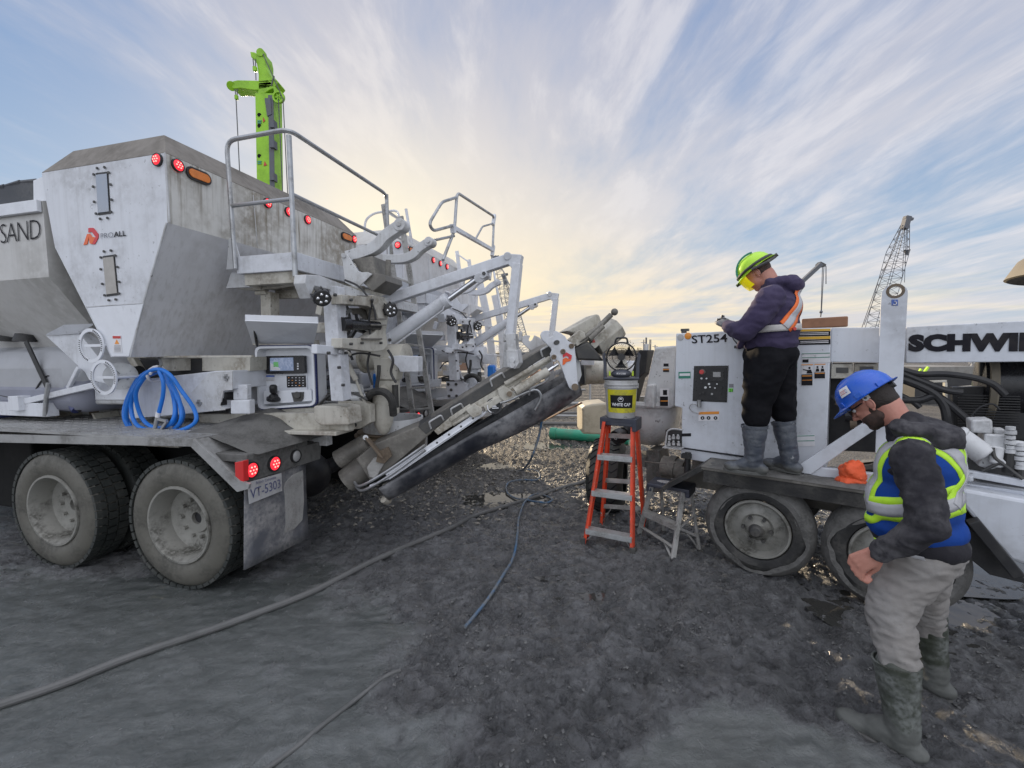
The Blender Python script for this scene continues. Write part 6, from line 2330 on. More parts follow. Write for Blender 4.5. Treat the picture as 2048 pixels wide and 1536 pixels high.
    for (m, x0, y0, x1, y1) in ((0, 1326, 721, 1339, 745), (1, 1326, 737, 1338, 744), (1, 1327, 727, 1337, 733), (2, 1326, 738, 1338, 740), (0, 1320, 777, 1338, 813), (1, 1320, 793, 1336, 812), (2, 1321, 801, 1336, 803), (1, 1326, 780, 1334, 790)):
        lb2.mat(m).prism([QP(x, y, 4.447 - .002 * (m > 0) - .001 * (m == 2)) for x, y in ((x0, y0), (x1, y0), (x1, y1), (x0, y1))], QV * .002)
    fin('labels', lb2, ['sticker_white', 'ink', 'sticker_orange'], hpn, smooth=False)
    rg = MB()
    rg.prism([QP(x, y, 4.6) for x, y in [(1278, 700), (1296, 700), (1290, 745), (1278, 757), (1262, 815), (1240, 815)]], QV * .2)
    fin('splash_curtain', rg, 'black', R, smooth=False, bevel=0.01)
    mo = MB()
    c0 = QP(1232, 875, 4.15)
    dr_ = (QP(1262, 862, 4.35) - c0).normalized()
    mo.mat(0).lathe(c0, dr_, [(0, 0), (0, .028), (-.01, .03), (-.01, .075), (.02, .085), (.07, .085), (.075, .06), (.11, .06), (.115, .075), (.15, .075), (.3, .04)], n=28)
    mo.mat(1).lathe(c0 - dr_ * .012, dr_, [(0, .012), (0, .022), (.004, .024)], n=20)
    fin('agitator_motor', mo, ['gloss_black', 'clear_lens'], R)
    vb = MB()
    vb.mat(0).tube(rounded([QP(1330, 897, 4.1), QP(1334, 862, 4.1), QP(1345, 857, 4.1), QP(1366, 860, 4.1)], .03), .008, 8)
    vb.mat(0).bar(QP(1328, 893, 4.12), QP(1366, 897, 4.12), .1, .008)
    for (x, y) in ((1339, 875), (1347, 873), (1356, 873), (1338, 886), (1347, 885), (1357, 886)):
        vb.mat(0).cyl(QP(x, y + 5, 4.12), QP(x, y, 4.12), .016, n=10)
        vb.mat(0).ball(QP(x, y - 2, 4.12), .012, seg=8, rings=6)
    vb.mat(1).prism([QP(x, y, 4.2) for x, y in [(1331, 860), (1366, 862), (1366, 897), (1330, 895)]], QV * .1)
    fin('grease_distributor', vb, ['clear_lens', 'black'], R)
    lg_ = MB()
    lg_.prism([QP(x, y, 4.45) for x, y in [(1292, 900), (1318, 900), (1326, 985), (1292, 985)]], QV * .3)
    lg_.prism([QP(x, y, 4.5) for x, y in [(1230, 905), (1292, 915), (1292, 935), (1230, 925)]], QV * .3)
    fin('outlet_leg', lg_, 'mud', R, smooth=False, bevel=0.01)
    cy = MB()
    cy.cyl(QP(1325, 930, 4.4), QP(1368, 940, 4.4), .10, n=24)
    cy.cyl(QP(1340, 932, 4.4), QP(1352, 935, 4.4), .115, n=24)
    cy.tube(spline([QP(1290, 923, 4.2), QP(1320, 926, 4.2), QP(1354, 924, 4.2)], 4), .006, 6)
    fin('pumping_cylinder', cy, 'grimy_dark', R)
    jk = MB()
    jk.cyl(QP(1376, 905, 4.12), QP(1374, 950, 4.12), .028)
    jk.box(QP(1373, 912, 4.1), PV * .04, QV * .03, UP * .02)
    fin('hand_valve', jk, 'black', R)
    # front tyre beside the hopper
    tc_ = WP(1215, 935, 4.95)
    tc_.z = .40
    w = thing('front_wheel', None, None, V((0, 0, 0)))
    w.parent = R
    w.location = tc_ - wloc(R)
    ax_ = V((0.93, -0.36, 0)).normalized()
    tm = MB().lathe(tc_ - ax_ * .2, ax_, [(0.02, .22), (0.0, .30), (0.02, .36), (0.06, .405), (0.15, .425), (0.28, .425), (0.36, .40), (0.40, .33), (.40, .22)], n=56)
    fin('tyre', tm, 'tread', w)
    gv = MB()
    e1 = ax_.cross(UP).normalized()
    for k in range(30):
        a = 2 * math.pi * k / 30
        pts = []
        for j in range(6):
            aa = a + .10 * (1 if j % 2 else 0) + .03 * j
            h = .05 + j * .062
            rr_ = .405 if j in (0, 5) else .424
            pts.append(tc_ - ax_ * .2 + ax_ * h + (e1 * math.cos(aa) + UP * math.sin(aa)) * rr_)
        gv.tube(pts, .006, 4)
    fin('tread_groove', gv, 'ink', w)
    # exhaust cap
    ec = MB()
    c = WP(2200, 530, 3.9)
    ec.mat(0).lathe(c, UP + V((.05, 0, 0)), [(-.10, .545), (-.09, .565), (.075, .49), (.10, .46), (.11, 0)], n=48)
    ec.mat(1).lathe(c, UP + V((.05, 0, 0)), [(-.098, .545), (-.05, .40), (-.05, 0)], n=48)
    ec.mat(1).cyl(c - UP * .03, c - UP * .75, .08, n=20)
    fin('exhaust_cap', ec, ['cap_tan', 'dark_steel'], R)
    return R


PUMP = build_pump()

# wooden beam on top of the pump
wb = MB().bar(QP(1604, 648, 4.6), QP(1696, 643, 4.6), 0.10, 0.085)
wb.cuboid(PC, (0, 0, 0), (0, 0, 0))
wb = MB().bar(QP(1604, 648, 4.6), QP(1696, 643, 4.6), 0.10, 0.085)
tag(fin('timber_beam', wb, 'wood_old', smooth=False, bevel=0.01), 'weathered brown timber beam lying on top of the white pump', 'timber')
# orange bag on the fender
om = MB()
bc_ = QP(1706, 946, 3.98)
om.ball(bc_, (.085, .075, .095), seg=40, rings=28)
om.ball(bc_ + V((-.01, 0, -.055)), (.09, .075, .05), seg=30, rings=18)
for i, v in enumerate(om.v):
    d = V(v) - bc_
    om.v[i] = tuple(bc_ + d * (1 + .22 * noise.noise(d * 16) + .14 * noise.noise(d * 45)))
og = fin('orange_sack', om, 'orange_bag')
tag(og, 'crumpled bright orange sack sitting on the pump fender beside the man in the blue vest', 'sack')
# ================================================================ ladder, stool, bucket, fan
def step_ladder():
    z1 = 1.175
    FL, FR = GP(1168, 1090), GP(1267, 1112)
    RL, RR = GP(1202, 1052), GP(1291, 1058)
    ctr = WP(1240, 856, 4.05)
    ctr.z = z1
    wdir = (FR - FL).normalized()
    ddir = ((RL + RR) / 2 - (FL + FR) / 2)
    ddir -= wdir * ddir.dot(wdir)
    ddir.normalize()
    TL, TR = WP(1208, 850, 4.06), WP(1268, 858, 3.98)
    TL.z = TR.z = z1
    R = thing('step_ladder', 'orange fibreglass step ladder with grey steps, a bucket and fan on its top', 'ladder', (FL + FR + RL + RR) / 4)
    BL, BR = TL + ddir * .13, TR + ddir * .13
    for a, b in ((FL, TL), (FR, TR), (RL, BL), (RR, BR)):
        m = MB()
        up = wdir
        d = (b - a).normalized()
        n = d.cross(wdir).normalized()
        m.box((a + b) / 2, (b - a) / 2, wdir * .004, n * .036)
        s = 1 if a in (FL, RL) else -1
        m.box((a + b) / 2 + n * .033 + wdir * .012 * s, (b - a) / 2, wdir * .012, n * .003)
        m.box((a + b) / 2 - n * .033 + wdir * .012 * s, (b - a) / 2, wdir * .012, n * .003)
        leg = fin('rail', m, 'ladder_orange', R, smooth=False)
        f = MB().box(a + V((0, 0, .03)) + d * .01, wdir * .024, n * .045, UP * .04)
        fin('foot', f, 'dark_steel', leg, smooth=False, bevel=.006)
    for k, yy in enumerate((1058, 980, 921)):
        # find the height on the front rails
        f = (k + 1) / 4.0
        f = {0: .145, 1: .45, 2: .74}[k]
        a, b = FL.lerp(TL, f), FR.lerp(TR, f)
        m = MB()
        m.box((a + b) / 2 - ddir * .01 , (b - a) / 2 * .98, ddir * .045, UP * .004)
        m.box((a + b) / 2 - ddir * .052 - UP * .022, (b - a) / 2 * .98, ddir * .003, UP * .024)
        for j in range(3):
            m.box((a + b) / 2 - ddir * .057 - UP * (.008 + .014 * j), (b - a) / 2 * .98, ddir * .003, UP * .002)
        fin('step', m, 'alu', R, smooth=False)
    for f in (.20, .45, .68, .86):
        a, b = RL.lerp(BL, f), RR.lerp(BR, f)
        m = MB().box((a + b) / 2, (b - a) / 2 * .98, ddir * .004, UP * .022)
        fin('back_brace', m, 'alu_mud', R, smooth=False)
    a, b = FL.lerp(TL, .145), FR.lerp(TR, .145)
    m = MB()
    m.bar(a.lerp(b, .25), FL.lerp(TL, .03), .02, .006)
    fin('corner_brace', m, 'alu', R, smooth=False)
    m = MB()
    m.bar(a.lerp(b, .75), FR.lerp(TR, .03), .02, .006)
    fin('corner_brace', m, 'alu', R, smooth=False)
    a, b = RL.lerp(BL, .2), RR.lerp(BR, .2)
    for f1, q in ((.25, RL), (.75, RR)):
        m = MB().bar(a.lerp(b, f1), q + UP * .03, .02, .006)
        fin('corner_brace', m, 'alu_mud', R, smooth=False)
    m = MB()
    c = (TL + TR + BL + BR) / 4
    w = (TR - TL).length / 2 + .035
    m.box(c + UP * .02, wdir * w, ddir * .11, UP * .022)
    m.box(c - UP * .03 + wdir * (w - .02), wdir * .02, ddir * .11, UP * .045)
    m.box(c - UP * .03 - wdir * (w - .02), wdir * .02, ddir * .11, UP * .045)
    m.box(c - UP * .012 - ddir * .10, wdir * (w - .03), ddir * .008, UP * .02)
    fin('top_cap', m, 'plastic_dark', R, smooth=False, bevel=.008)
    return c + UP * .042, wdir, ddir


LT, LW, LD = step_ladder()

# bucket
bk = thing('bucket', 'muddy plastic bucket with yellow label reading WHITE CAP, standing on the orange ladder', 'bucket', LT)
m = MB()
h = .355
m.mat(0).lathe(LT, UP, [(0, 0), (0, .128), (.006, .132), (h * .80, .148), (h * .80, .158), (h * .82, .158), (h * .82, .150), (h * .88, .151), (h * .88, .162), (h * .90, .162), (h * .90, .152), (h, .154)], n=48)
fin('pail', m, 'bucket', bk)
m = MB().lathe(LT, UP, [(.05, .1372), (h * .775, .1500), (h * .775, .1480), (.05, .1352)], n=30, a0=rad(130), a1=rad(262), ref=UP)
lb_o = MB()
tow = V((CP.x - LT.x, CP.y - LT.y, 0)).normalized()
sd = UP.cross(tow)


def wrap(mb, a0, a1, z0, z1, off, n=14, mi=0):
    vs = []
    for i in range(n + 1):
        a = a0 + (a1 - a0) * i / n
        d = tow * math.cos(a) + sd * math.sin(a)
        for z in (z0, z1):
            r = .132 + (z / (h * .8)) * .016 + off
            vs.append(LT + d * r + UP * z)
    mb.mat(mi).add(vs, [(2 * i, 2 * i + 2, 2 * i + 3, 2 * i + 1) for i in range(n)])


yl = MB()
wrap(yl, -.98, 1.25, .055, h * .765, .0015, 20, 0)
lab = fin('yellow_label', yl, 'bucket_yellow', bk)
kl = MB()
wrap(kl, -.72, .80, .10, h * .62, .003, 20, 0)
blk = fin('black_label', kl, 'ink', lab)
gl = MB()
for i in range(20):
    a = i * math.pi / 9.5
    d1 = .05 + .023 / .14 * math.cos(a) * 1.0
    a2 = a + math.pi / 9.5
    def pt(aa, k):
        an = -.02 + k / .14 * math.cos(aa)
        d = tow * math.cos(an) + sd * math.sin(an)
        return LT + d * (.1475 + .003) + UP * (.182 + k * math.sin(aa))
    gl.add([pt(a, .020), pt(a2, .020), pt(a2, .0235), pt(a, .0235)], [(0, 1, 2, 3)])
gl.add([pt(math.pi * i / 8, .013) for i in range(9)], [tuple(range(9))])
fin('emblem', gl, 'sticker_white', blk, smooth=False)
p0 = LT + (tow * math.cos(-.60) + sd * math.sin(-.60)) * .154 + UP * .118
p1 = LT + (tow * math.cos(.62) + sd * math.sin(.62)) * .154 + UP * .118
tx = text('lettering', 'WHITE CAP', p0, p1 - p0, UP * .030, 'sticker_white', blk, bold=.03)
for v in tx.data.vertices:      # bend the words round the pail
    w_ = v.co + wloc(blk) - V((LT.x, LT.y, 0)) - UP * 0
    z_ = w_.z
    f = (V((w_.x, w_.y, 0)) - V(((p0 - LT).x, (p0 - LT).y, 0))).dot((p1 - p0).normalized()) / (p1 - p0).length
    a = -.60 + 1.22 * f
    d = tow * math.cos(a) + sd * math.sin(a)
    q = V((LT.x, LT.y, 0)) + d * (.132 + ((z_ - LT.z) / (h * .8)) * .016 + .0050)
    v.co = V((q.x, q.y, z_)) - wloc(blk)
m = MB()
m.cyl(LT + sd * -.16 + UP * h * .83, LT + sd * -.145 + UP * h * .83, .02)
m.cyl(LT + sd * .16 + UP * h * .83, LT + sd * .145 + UP * h * .83, .02)
fin('handle_boss', m, 'bucket', bk)

# fan
FT = LT + UP * (h + .002)
fn = thing('jobsite_fan', 'grey cordless fan with black grille and carry handle standing on the bucket', 'fan', FT)
fc = FT + UP * .215
m = MB()
m.box(FT + UP * .012, sd * .165, tow * .07, UP * .012)
m.ball(FT + UP * .055 + tow * .02, (.095, .07, .045), ax=(sd, tow, UP), seg=24, rings=14)
fin('base', m, 'fan_grey', fn, bevel=.008)
for s in (-1, 1):
    m = MB()
    q = [FT + sd * s * .145 + UP * .0, FT + sd * s * .150 + UP * .08, FT + sd * s * .150 + UP * .16, FT + sd * s * .162 + UP * .23, FT + sd * s * .145 + UP * .245]
    qq = spline(q, 4)
    for a, b in zip(qq[:-1], qq[1:]):
        m.bar(a, b + (b - a) * .1, .03, .05, up=tow)
    fin('bracket', m, 'fan_grey', fn, bevel=.004)
m = MB()
for r_, off in ((.135, .03), (.132, .045), (.08, .05)):
    m.tube(arc(fc + tow * off, sd, UP, r_, 0, 2 * math.pi, 40)[:-1], .006 if r_ > .1 else .003, 6, closed=True)
for k in range(44):
    a = 2 * math.pi * k / 44
    d = sd * math.cos(a) + UP * math.sin(a)
    e = sd * math.cos(a + .35) + UP * math.sin(a + .35)
    m.tube([fc + tow * .052 + d * .03, fc + tow * .055 + (d * .085 + e * .0), fc + tow * .045 + e * .132], .0018, 4)
m.cyl(fc + tow * .045, fc + tow * .062, .033)
cage = fin('grille', m, 'gloss_black', fn)
m = MB().lathe(fc, tow, [(-.05, .128), (-.05, .140), (.04, .140), (.04, .130), (-.05, .128)], n=44)
fin('housing', m, 'black', fn)
m = MB()
for k in range(3):
    a = k * 2.094 + .5
    vs = []
    for i in range(7):
        for j in range(2):
            rr = .03 + .09 * i / 6
            aa = a + (j - .5) * (.5 + .5 * i / 6)
            vs.append(fc + (sd * math.cos(aa) + UP * math.sin(aa)) * rr + tow * (.0 + (.02 if j else -.015)))
    m.add(vs, [(2 * i, 2 * i + 2, 2 * i + 3, 2 * i + 1) for i in range(6)])
m.cyl(fc - tow * .02, fc + tow * .03, .03)
fin('blade', m, 'gloss_black', fn)
m = MB().tube(rounded([fc + sd * -.06 + UP * .125, fc + sd * -.048 + UP * .178, fc + sd * .048 + UP * .178, fc + sd * .06 + UP * .125], .02), .009, 8)
fin('carry_handle', m, 'gloss_black', fn)
m = MB()
for s in (-1, 1):
    m.box(FT + UP * .06 + sd * s * .105 + tow * .045, sd * .008, tow * .01, UP * .022)
fin('lime_clip', m, 'fan_lime', fn, smooth=False)
p = FT + tow * .094 - sd * .04 + UP * .052
text('lettering', 'RYOBI', p, sd * .08, UP * .016, 'sticker_white', fn, bold=.02)


def stool():
    A, B, Cc, D = GP(1277, 1072), GP(1345, 1126), GP(1400, 1108), GP(1327, 1068)
    z1 = .545
    R = thing('step_stool', 'low mud-splashed aluminium step stool with blue top beside the orange ladder', 'step stool', (A + B + Cc + D) / 4)
    tl, tr = WP(1303, 968, 4.05), WP(1366, 983, 3.88)
    c1 = WP(1380, 975, 4.05)
    c0 = WP(1322, 962, 4.18)
    for p in (tl, tr, c1, c0):
        p.z = z1
    tops = {0: tl, 1: tr, 2: c1, 3: c0}
    for i, a in enumerate((A, B, Cc, D)):
        b = tops[i]
        wide = .045 if i < 2 else .024
        m = MB().bar(a, b, wide, .022, up=(B - A))
        l = fin('leg', m, 'alu_mud', R, smooth=False, bevel=.003)
        fin('foot', MB().box(a + UP * .018, XV * .02, YV * .02, UP * .02), 'dark_steel', l, smooth=False, bevel=.004)
    w = (tr - tl)
    cen = (tl + tr + c1 + c0) / 4
    wd = w.normalized()
    dd = UP.cross(wd)
    m = MB()
    m.box(cen + UP * .015, wd * (w.length / 2 + .05), dd * .13, UP * .018)
    for s in (-1, 1):
        m.box(cen - UP * .02 + wd * s * (w.length / 2 + .03), wd * .02, dd * .12, UP * .03)
    top = fin('stool_top', m, 'plastic_dark', R, smooth=False, bevel=.01)
    fin('oval_label', MB().prism([cen + UP * .034 + wd * (-.05 + .085 * math.cos(i * .3927)) + dd * (-.0 + .045 * math.sin(i * .3927)) for i in range(16)], UP * .002), 'clear_lens', top, smooth=False)
    m = MB()
    a, b = A.lerp(tl, .52), B.lerp(tr, .52)
    m.box((a + b) / 2, (b - a) / 2, dd * .045, UP * .004)
    m.box((a + b) / 2 - dd * .045 - UP * .02, (b - a) / 2, dd * .003, UP * .022)
    fin('step', m, 'alu_mud', R, smooth=False)
    for (p, q, f, g) in ((A, B, .20, .20), (D, Cc, .25, .25)):
        t1, t2 = (tl, tr) if p is A else (c0, c1)
        m = MB().bar(p.lerp(t1, f), q.lerp(t2, g), .04, .006)
        fin('brace', m, 'alu_mud', R, smooth=False)
    for (p, q) in ((B.lerp(tr, .45), Cc.lerp(c1, .55)), (A.lerp(tl, .45), D.lerp(c0, .5)), (A.lerp(tl, .2).lerp(B.lerp(tr, .2), .7), B.lerp(tr, .03)), (D.lerp(c0, .25).lerp(Cc.lerp(c1, .25), .7), Cc.lerp(c1, .05))):
        fin('brace', MB().bar(p, q, .02, .005), 'alu_mud', R, smooth=False)


stool()

# ================================================================ hoses on the ground
def ghose(pts, r, mat, name, label, cat, lift=0.5, up=0.0, sink=None, n=10, parent=None):
    P3 = []
    for x, y in pts:
        g = GP(x, y, 0.015)
        P3.append(g)
    q = spline(P3, 10)
    q = [V((p.x, p.y, gheight(p.x, p.y) + r * lift + up)) for p in q]
    # smooth heights
    for _ in range(30):
        q = [q[0]] + [V((q[i].x, q[i].y, (q[i - 1].z + q[i].z * 2 + q[i + 1].z) / 4)) for i in range(1, len(q) - 1)] + [q[-1]]
    o = fin(name, MB().tube(q, r, n), mat, parent)
    if parent is None:
        tag(o, label, cat)
    return o, q


ghose([(-260, 1500), (-60, 1432), (0, 1412), (130, 1368), (250, 1322), (400, 1272), (490, 1240), (620, 1190), (720, 1140), (800, 1105), (900, 1062), (960, 1030), (1040, 1003), (1100, 985), (1160, 966), (1190, 950)], .024, 'hose_mud',
      'delivery_hose', 'thick mud-coated delivery hose crossing the ground from lower left to the pump', 'hose', lift=.5, up=.008)
ghose([(500, 1560), (520, 1536), (600, 1485), (640, 1452), (700, 1405), (760, 1365), (800, 1345)], .011, 'hose_mud', 'garden_hose', 'thin hose half buried in the mud at the bottom of the view', 'hose', lift=.5)
bp = [(930, 1255), (955, 1225), (980, 1198), (1000, 1170), (1018, 1140), (1030, 1110), (1035, 1075), (1037, 1045), (1045, 1018), (1053, 1003), (1064, 991), (1082, 989), (1100, 998), (1104, 1007), (1094, 1011), (1075, 1008), (1052, 1001),
      (1030, 996), (1014, 985), (1013, 975), (1020, 969), (1045, 965), (1070, 963), (1079, 958), (1076, 949), (1060, 945), (1040, 944)]
o, q = ghose(bp, .0115, 'blue_hose_dirty', 'water_hose', 'thin blue water hose looping over the gravel and hanging from the conveyor', 'hose', lift=.9, up=.022)
wh = o
e = q[-1]
top = CV(1092, 790, -.02)
md_ = [e, GP(1040, 944, .02), CV(1063, 915, -.02), CV(1077, 875, -.02), CV(1085, 832, -.02), CV(1090, 800, -.02), top]
md_ = [e, e.lerp(md_[2], .5) + UP * -.04, md_[2], md_[3], md_[4], md_[5], md_[6]]
mb = MB().tube(q + spline(md_, 8)[1:], .0115, 10)
bpy.data.objects.remove(wh)
tag(fin('water_hose', mb, 'blue_hose_dirty'), 'thin blue water hose looping over the gravel and hanging from the conveyor', 'hose')

# coiled blue hose hanging on the near truck
def coil():
    t = 2.92
    top = (318, 746)
    R = thing('coiled_hose', 'bright blue hose coiled up and hung beside the bin of the nearest truck', 'hose', TP(318, 746, t))
    loops = [[(318, 744), (280, 762), (258, 800), (254, 835), (268, 858), (305, 862), (345, 850), (352, 820), (345, 785), (330, 755)],
             [(312, 743), (278, 755), (252, 805), (250, 840), (270, 864), (310, 866), (352, 856), (366, 828), (352, 790), (334, 756)],
             [(316, 741), (285, 750), (262, 790), (252, 828), (262, 856), (300, 866), (340, 862), (362, 840), (358, 800), (338, 760)],
             [(315, 739), (292, 752), (272, 785), (278, 822), (292, 846), (316, 856), (340, 848), (350, 825), (346, 790), (332, 752)],
             [(320, 739), (296, 745), (270, 778), (262, 815), (274, 850), (312, 864), (356, 862), (390, 845), (388, 818), (362, 780), (342, 752)]]
    for k, lp in enumerate(loops):
        d = t - .02 - .022 * k
        q = spline([TP(x, y, d + .03 * math.sin(i * 1.3 + k)) for i, (x, y) in enumerate(lp)], 6, closed=True)
        fin('hose_loop', MB().tube(q, .0165, 10, closed=True), 'blue_hose', R)
    q = spline([TP(x, y, t - .14) for x, y in [(318, 742), (326, 762), (326, 790), (318, 825)]], 6)
    tl = fin('hose_tail', MB().tube(q, .0155, 10), 'blue_hose', R)
    m = MB()
    m.mat(0).cyl(TP(317, 824, t - .14), TP(315, 834, t - .14), .018)
    m.mat(1).cyl(TP(315, 834, t - .14), TP(309, 862, t - .14), .016)
    m.mat(1).bar(TP(316, 838, t - .14), TP(334, 842, t - .15), .02, .02)
    m.mat(1).bar(TP(334, 842, t - .15), TP(322, 860, t - .14), .015, .02)
    m.mat(1).cyl(TP(309, 862, t - .14), TP(300, 866, t - .12), .022)
    fin('nozzle', m, ['sticker_white', 'steel'], R)
    m = MB().tube([TP(300 + 10 * i, 745 + (3 if i in (0, 2) else 9), t - .15) for i in range(1)] + arc(TP(312, 748, t - .06), RV * .3 + UP * .95, AV, .07, 0, 6.28, 14), .012, 8)
    fin('tie', m, 'sticker_white', R)
    m = MB().tube(spline([TP(318, 716, t + .05), TP(322, 728, t - .02), TP(314, 740, t - .10), TP(306, 742, t - .12)], 5), .012, 8)
    fin('hook', m, 'steel', R)


coil()

# ================================================================ yard behind
# green pipe
a, b = GP(1102, 870, .10), GP(1185, 876, .10)
dp = (b - a).normalized()
a.z = b.z = gheight(a.x, a.y) + .11
m = MB()
m.cyl(a + dp * .03, a + dp * 1.6, .115, n=28)
m.cyl(a, a + dp * .12, .128, n=28)
tag(fin('plastic_pipe', m, 'pipe_green'), 'green plastic drain pipe lying on the gravel behind the orange ladder', 'pipe')
# tan box like tank end
m = MB()
c = WP(1190, 835, 6.8)
m.prism([WP(x, y, 6.8) for x, y in [(1165, 868), (1165, 818), (1170, 812), (1186, 808), (1215, 806), (1215, 870)]], YV * .6)
tag(fin('steel_trough', m, 'tan', smooth=False, bevel=.03), 'tan steel trough standing behind the bucket and ladder', 'trough')
# bundle of pipes and rails lying across the yard
def rod(p, q, r, mat, label, name='steel_pipe', cat='pipe', group='steel pipes lying in the yard'):
    mb = MB().cyl(p, q, r, n=10)
    o = fin(name, mb, mat)
    tag(o, label, cat, group)
k = 0
for (x0, y0, x1, y1, r_, mt, lb_) in ((860, 812, 1165, 806, .05, 'crane_far', 'long pale pipe lying across the yard beneath the conveyor, farthest of the group'),
                                   (880, 832, 1165, 826, .045, 'fence_mesh', 'dark steel pipe lying across the yard, second farthest'),
                                   (1035, 830, 1162, 832, .035, 'crane_far', 'short light pipe lying left of the tan trough'),
                                   (1020, 846, 1163, 848, .05, 'fence_mesh', 'dark pipe lying nearest the green pipe'),
                                   (900, 790, 1170, 779, .04, 'steel', 'thin bright rail lying just below the fence')):
    p, q = GP(x0, y0, .05), GP(x1, y1, .05)
    rod(p, q, r_, mt, lb_)
mb = MB().tube(spline([GP(1020, 850, .05), GP(1080, 843, .1), WP(1120, 825, 7.2), WP(1150, 812, 7.0), WP(1163, 806, 6.85)], 5), .018, 8)
tag(fin('brown_hose', mb, 'far_brown'), 'brown hose running up to the tan trough', 'hose')
# wire fence panels far behind
def fence(x0, x1, y0, y1, Y, label, n=26):
    mb = MB()
    a, b = WP(x0, y1, Y), WP(x1, y1, Y)
    zt = WP(x0, y0, Y).z
    R = thing('wire_fence', label, 'fence', V((a.x, a.y, 0)))
    L_ = (b - a).length
    zb = .1
    for i in range(n * 3 + 1):
        p = a.lerp(b, i / (n * 3))
        mb.bar(V((p.x, p.y, zb)), V((p.x, p.y, zt)), .012, .012)
    for j in range(9):
        z = zb + (zt - zb) * j / 8
        mb.bar(V((a.x, a.y, z)), V((b.x, b.y, z)), .012, .012)
    fin('mesh_panel', mb, 'fence_mesh', R, smooth=False)
    for i in range(4):
        p = a.lerp(b, i / 3)
        fin('post', MB().cyl(V((p.x, p.y, 0)), V((p.x, p.y, zt + .05)), .04, n=8), 'crane_far', R)
fence(905, 1060, 765, 800, 14, 'low wire fence seen between the second truck and the conveyor')
fence(1060, 1240, 758, 800, 15, 'wire fence behind the conveyor carrying a white notice')
s = MB()
s.mat(0).prism([WP(x, y, 14.6) for x, y in [(1122, 774), (1139, 773), (1139, 785), (1122, 785)]], YV * .02)
s.mat(1).prism([WP(x, y, 14.58) for x, y in [(1124, 779), (1137, 779), (1137, 783), (1124, 783)]], YV * .01)
sg = fin('notice_sign', s, ['sticker_white', 'sticker_blue'], smooth=False)
tag(sg, 'small white and blue notice on the wire fence beneath the logo plate', 'sign')
s = MB().prism([WP(x, y, 14.6) for x, y in [(1110, 776), (1122, 774), (1122, 782), (1106, 782)]], YV * .05)
tag(fin('orange_barrier', s, 'orange_bag', smooth=False), 'bit of orange barrier left of the white notice', 'barrier')
# brown earth bank and containers
def blockt(name, x0, y0, x1, y1, Y, dep, mat, label, cat, group=None, bev=0.0):
    m = MB()
    a, b = WP(x0, y1, Y), WP(x1, y1, Y)
    zt, zb = WP(x0, y0, Y).z, min(0, WP(x0, y1, Y).z)
    m.prism([V((a.x, Y, zb)), V((b.x, Y, zb)), V((b.x, Y, zt)), V((a.x, Y, zt))], YV * dep)
    o = fin(name, m, mat, smooth=False, bevel=bev)
    tag(o, label, cat, group)
    return o
blockt('site_container', 900, 716, 955, 742, 34, 4, 'far_brown', 'distant rust brown container left of the hanging arm', 'container')
blockt('site_container', 1052, 716, 1108, 738, 38, 4, 'far_brown', 'distant brown container just left of the conveyor head', 'container')
blockt('material_stack', 905, 745, 1000, 768, 20, 2, 'block', 'grey stack of material behind the second truck', 'material stack')
blockt('material_stack', 1060, 742, 1110, 760, 26, 3, 'wood_old', 'low brown stack beyond the fence under the conveyor', 'material stack')
blockt('site_container', 1840, 734, 1960, 752, 30, 4, 'block', 'distant grey container under the lettered boom', 'container')
blockt('material_stack', 1830, 752, 1990, 778, 14, 1, 'black', 'dark stack of material beyond the black hoses', 'material stack')
# silo
c = WP(1292, 712, 60)
R = thing('silo', 'white cylindrical silo far away between the fan and the pump', 'silo', V((c.x, c.y, 0)))
zt = WP(1292, 688, 60).z
rr = (WP(1296, 700, 60) - WP(1286, 700, 60)).length / 2
fin('drum', MB().cyl(V((c.x, c.y, 0)), V((c.x, c.y, zt)), rr, n=24), 'silo_white', R)
m = MB()
for dx in (-1.4, 1.0, 1.4):
    m.cyl(V((c.x + rr * dx, c.y - .5, 0)), V((c.x + rr * dx, c.y - .5, zt + .6)), .06, n=6)
m.cyl(V((c.x, c.y, zt)), V((c.x, c.y, zt + .9)), .12, n=8)
fin('riser', m, 'crane_grey', R)
# distant low treeline and mounds
random.seed(11)
def treeline():
    m = MB()
    for i in range(60):
        x = -220 + i * 8 + random.uniform(-3, 3)
        y = random.uniform(120, 170)
        hh = random.uniform(2.2, 5.0)
        m.tube([V((x, y, 0)), V((x + .2, y, hh * .5)), V((x, y, hh * .8))], [.22, .15, .06], 6)
        for j in range(80):
            th = random.random() * 6.28
            rr_ = random.random() ** .5 * hh * .55
            zz = hh * (.35 + .65 * random.random())
            f = math.sin(min(1, zz / hh) * 3.0) * .8 + .25
            p = V((x + rr_ * f * math.cos(th), y + rr_ * f * math.sin(th), zz))
            s_ = random.uniform(.15, .5)
            a_ = V((random.uniform(-1, 1), random.uniform(-1, 1), random.uniform(-1, 1))).normalized() * s_
            b_ = V((random.uniform(-1, 1), random.uniform(-1, 1), random.uniform(-1, 1))).normalized() * s_
            m.add([p, p + a_, p + b_], [(0, 1, 2)])
    o = fin('distant_trees', m, 'far_tree', None, smooth=False, recalc=False)
    tag(o, 'far-off line of bare brownish trees along the horizon', 'trees', kind='stuff')
treeline()
m = MB()
vs = []
for i in range(200):
    x = -400 + i * 4.2
    z = 1.6 + 2.0 * abs(noise.noise(V((x * .03, 1, 0)))) + .8 * noise.noise(V((x * .15, 4, 0)))
    vs += [V((x, 190, -1)), V((x, 193, max(.4, z))), V((x, 230, max(.4, z) * .9)), V((x, 240, -1))]
